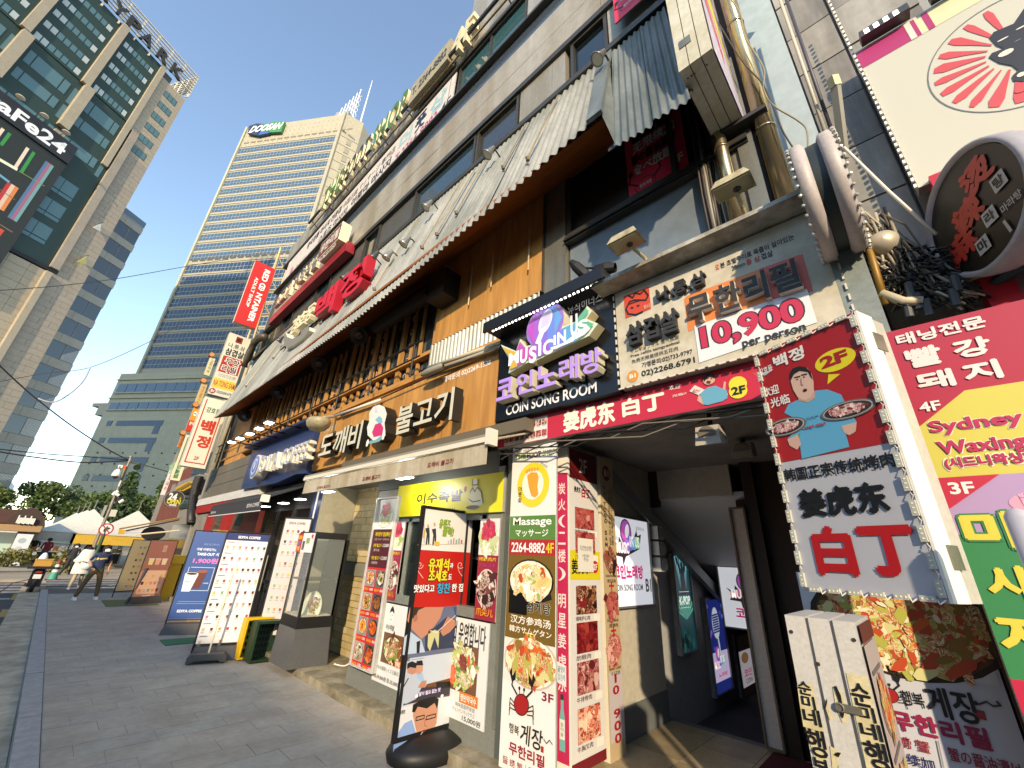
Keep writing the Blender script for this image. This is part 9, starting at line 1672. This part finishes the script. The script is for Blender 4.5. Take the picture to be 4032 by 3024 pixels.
(a0, a1), (b0, b1) = fcorn((462,820), (608,1270)); s = lpost('backlit blue poster with a vintage microphone, second down the stairs', a0, b0, b1, a1, '1c2a78', .25); A = s.a; w_ = b0-a0; h = a1-b1
A.uell(a0+w_*.5, b1+h*.72, w_*.2, h*.17, 'b4c4d6', 3, 20, -.1)
for i in range(8): A.uline([(a0+w_*.33, b1+h*(.62+i*.026)), (a0+w_*.66, b1+h*(.63+i*.026))], .025, '1c2a78', 4)
A.uline([(a0+w_*.53,b1+h*.58),(a0+w_*.58,b1+h*.3)], w_*.06, 'b4c4d6', 3)
for i in range(8): A.uell(a0+w_*random.random(), b1+h*random.uniform(.35,.95), w_*.05, h*.025, ('4a6ac9','7a5ac0','3a4ab0')[i % 3], 2.5, 10)
A.urect(a0+.02, b1+h*.13, b0-.02, b1+h*.42, 'b4b0dc', 2.6); logo(A, a0+w_*.45, b1+h*.3, w_*.7); A.ut('노래방', a0+w_*.3, b1+h*.17, a0+w_*.8, b1+h*.21, 'a8206a', .04, 4); s.done()
(a0, a1), (b0, b1) = fcorn((612,1000), (750,1430)); s = lpost('dark poster at the foot of the stairs with a lit panel mirrored in it', a0, b0, b1, a1, '14100f', .15, '4a4a4a'); A = s.a; w_ = b0-a0; h = a1-b1
A.urect(a0+.03, b1+h*.42, b0-.03, b1+h*.8, 'b9bcd0', 2); A.ut('코인', a0+w_*.3, b1+h*.52, a0+w_*.85, b1+h*.6, 'a8206a', .04, 4); A.ut('COIN', a0+w_*.35, b1+h*.45, a0+w_*.8, b1+h*.5, '3a3a44', .03, 4); A.uell(a0+w_*.5, b1+h*.72, w_*.25, h*.06, '8a6a4a', 3); A.urect(a0+w_*.2, b1+h*.16, a0+w_*.8, b1+h*.21, '8a8a2a', 3); s.done()  # pale panel and its words: reflection of a lit sign drawn into the print
s = Sign('hanging_lit_sign', 'backlit white song room sign hanging under the sloping stair soffit', 'sign', FX(7.7), None, None, 'ccd6f0', .08, uv=(-2.6, .95, -1.55, 1.84), emit=.25, rim=.02); logo(s.a, -2.15, 1.45, .7); s.a.ut('코인노래방', -2.4, 1.1, -1.7, 1.25, 'a8206a', .04, 4); s.done()
s = Sign('blank_light_box', 'narrow unlit white light box leaning as a post at the stair head', 'sign', FX(5.7), None, None, 'c9c4bb', .1, uv=(-1.68, .13, -1.5, 2.5), rim=.02, rimcol='6a5c48', pm=mat('cdc8c0', .5, 0, .08, 6)); s.done()
DL = mat('fff2b8', .4, emit=7)
for i, (p, lb_) in enumerate(((D1(226,142), 'recessed downlight at the left of the lobby ceiling'), (D1(975,8), 'recessed downlight in the middle of the lobby ceiling'), (D1(1688,218), 'recessed downlight by the poster edge, right of the lobby ceiling'))):
    d = ray(*p); t_ = (3.29-CAM.z)/d.z; c = CAM + d*t_; c.z = 3.29; t = thing('downlight', lb_, 'lamp', tuple(c), 'recessed downlights in the lobby ceiling'); q = MB(); q.lathe(c, (0,0,-1), [(0,.07),(.008,.07),(.008,.05)], M_alu, 18); q.obj('bezel', t); q = MB(); q.lathe(c, (0,0,-1), [(.004,.001),(.004,.048)], DL, 16); q.obj('lens', t)
    pl = bpy.data.lights.new('downlight_light', 'SPOT'); pl.energy = 150; pl.color = (1, .9, .72); pl.spot_size = R_(150); pl.spot_blend = .8; pl.shadow_soft_size = .06; po = bpy.data.objects.new('downlight_light', pl); po.location = (c.x, c.y, 3.26); COL.objects.link(po)
for i, (p, X, lb_) in enumerate(((D1(1120,30), 3.5, 'grey box loudspeaker hanging below the red banner'), (D1(1470,190), 4.6, 'pale round loudspeaker at the lobby ceiling by the dark post'))):
    c = FX(X).w(*FX(X).hit(p)); t = thing('loudspeaker', lb_, 'speaker', tuple(c)); q = MB(); q.hexa([c+Vector(v) for v in ((-.08,-.1,-.1),(.1,-.1,-.06),(.1,.1,-.06),(-.08,.1,-.1),(-.06,-.09,.06),(.1,-.09,.08),(.1,.09,.08),(-.06,.09,.06))], mat('a39c90', .5)); q.obj('cabinet', t); q = MB(); q.tube([c+Vector((.05,0,.06)), c+Vector((.05,0,.3))], .02, M_blk, 6); q.obj('bracket', t)
    q = MB(); q.lathe(c+Vector((-.075,0,-.02)), (-1,0,-.25), [(0,.001),(0,.07),(-.01,.075)], mat('6e675c', .7), 16); q.obj('grille', t)
# fold out panels etc.
t = thing('banner_cables', 'loose black cables tied along the lower edge of the crimson banner', 'cable', (3.25, 2, 2.95))
for k in range(4):
    pts = [(3.24+random.uniform(-.02,.02), 3.3 - j*.35, 2.95 - .04*((j+k) % 3) - .02*k) for j in range(9)]; q = MB(); q.tube(pts, .008, random.choice([M_blk, mat('6a6458', .6)]), 5); q.obj('cable', t, smooth=True)
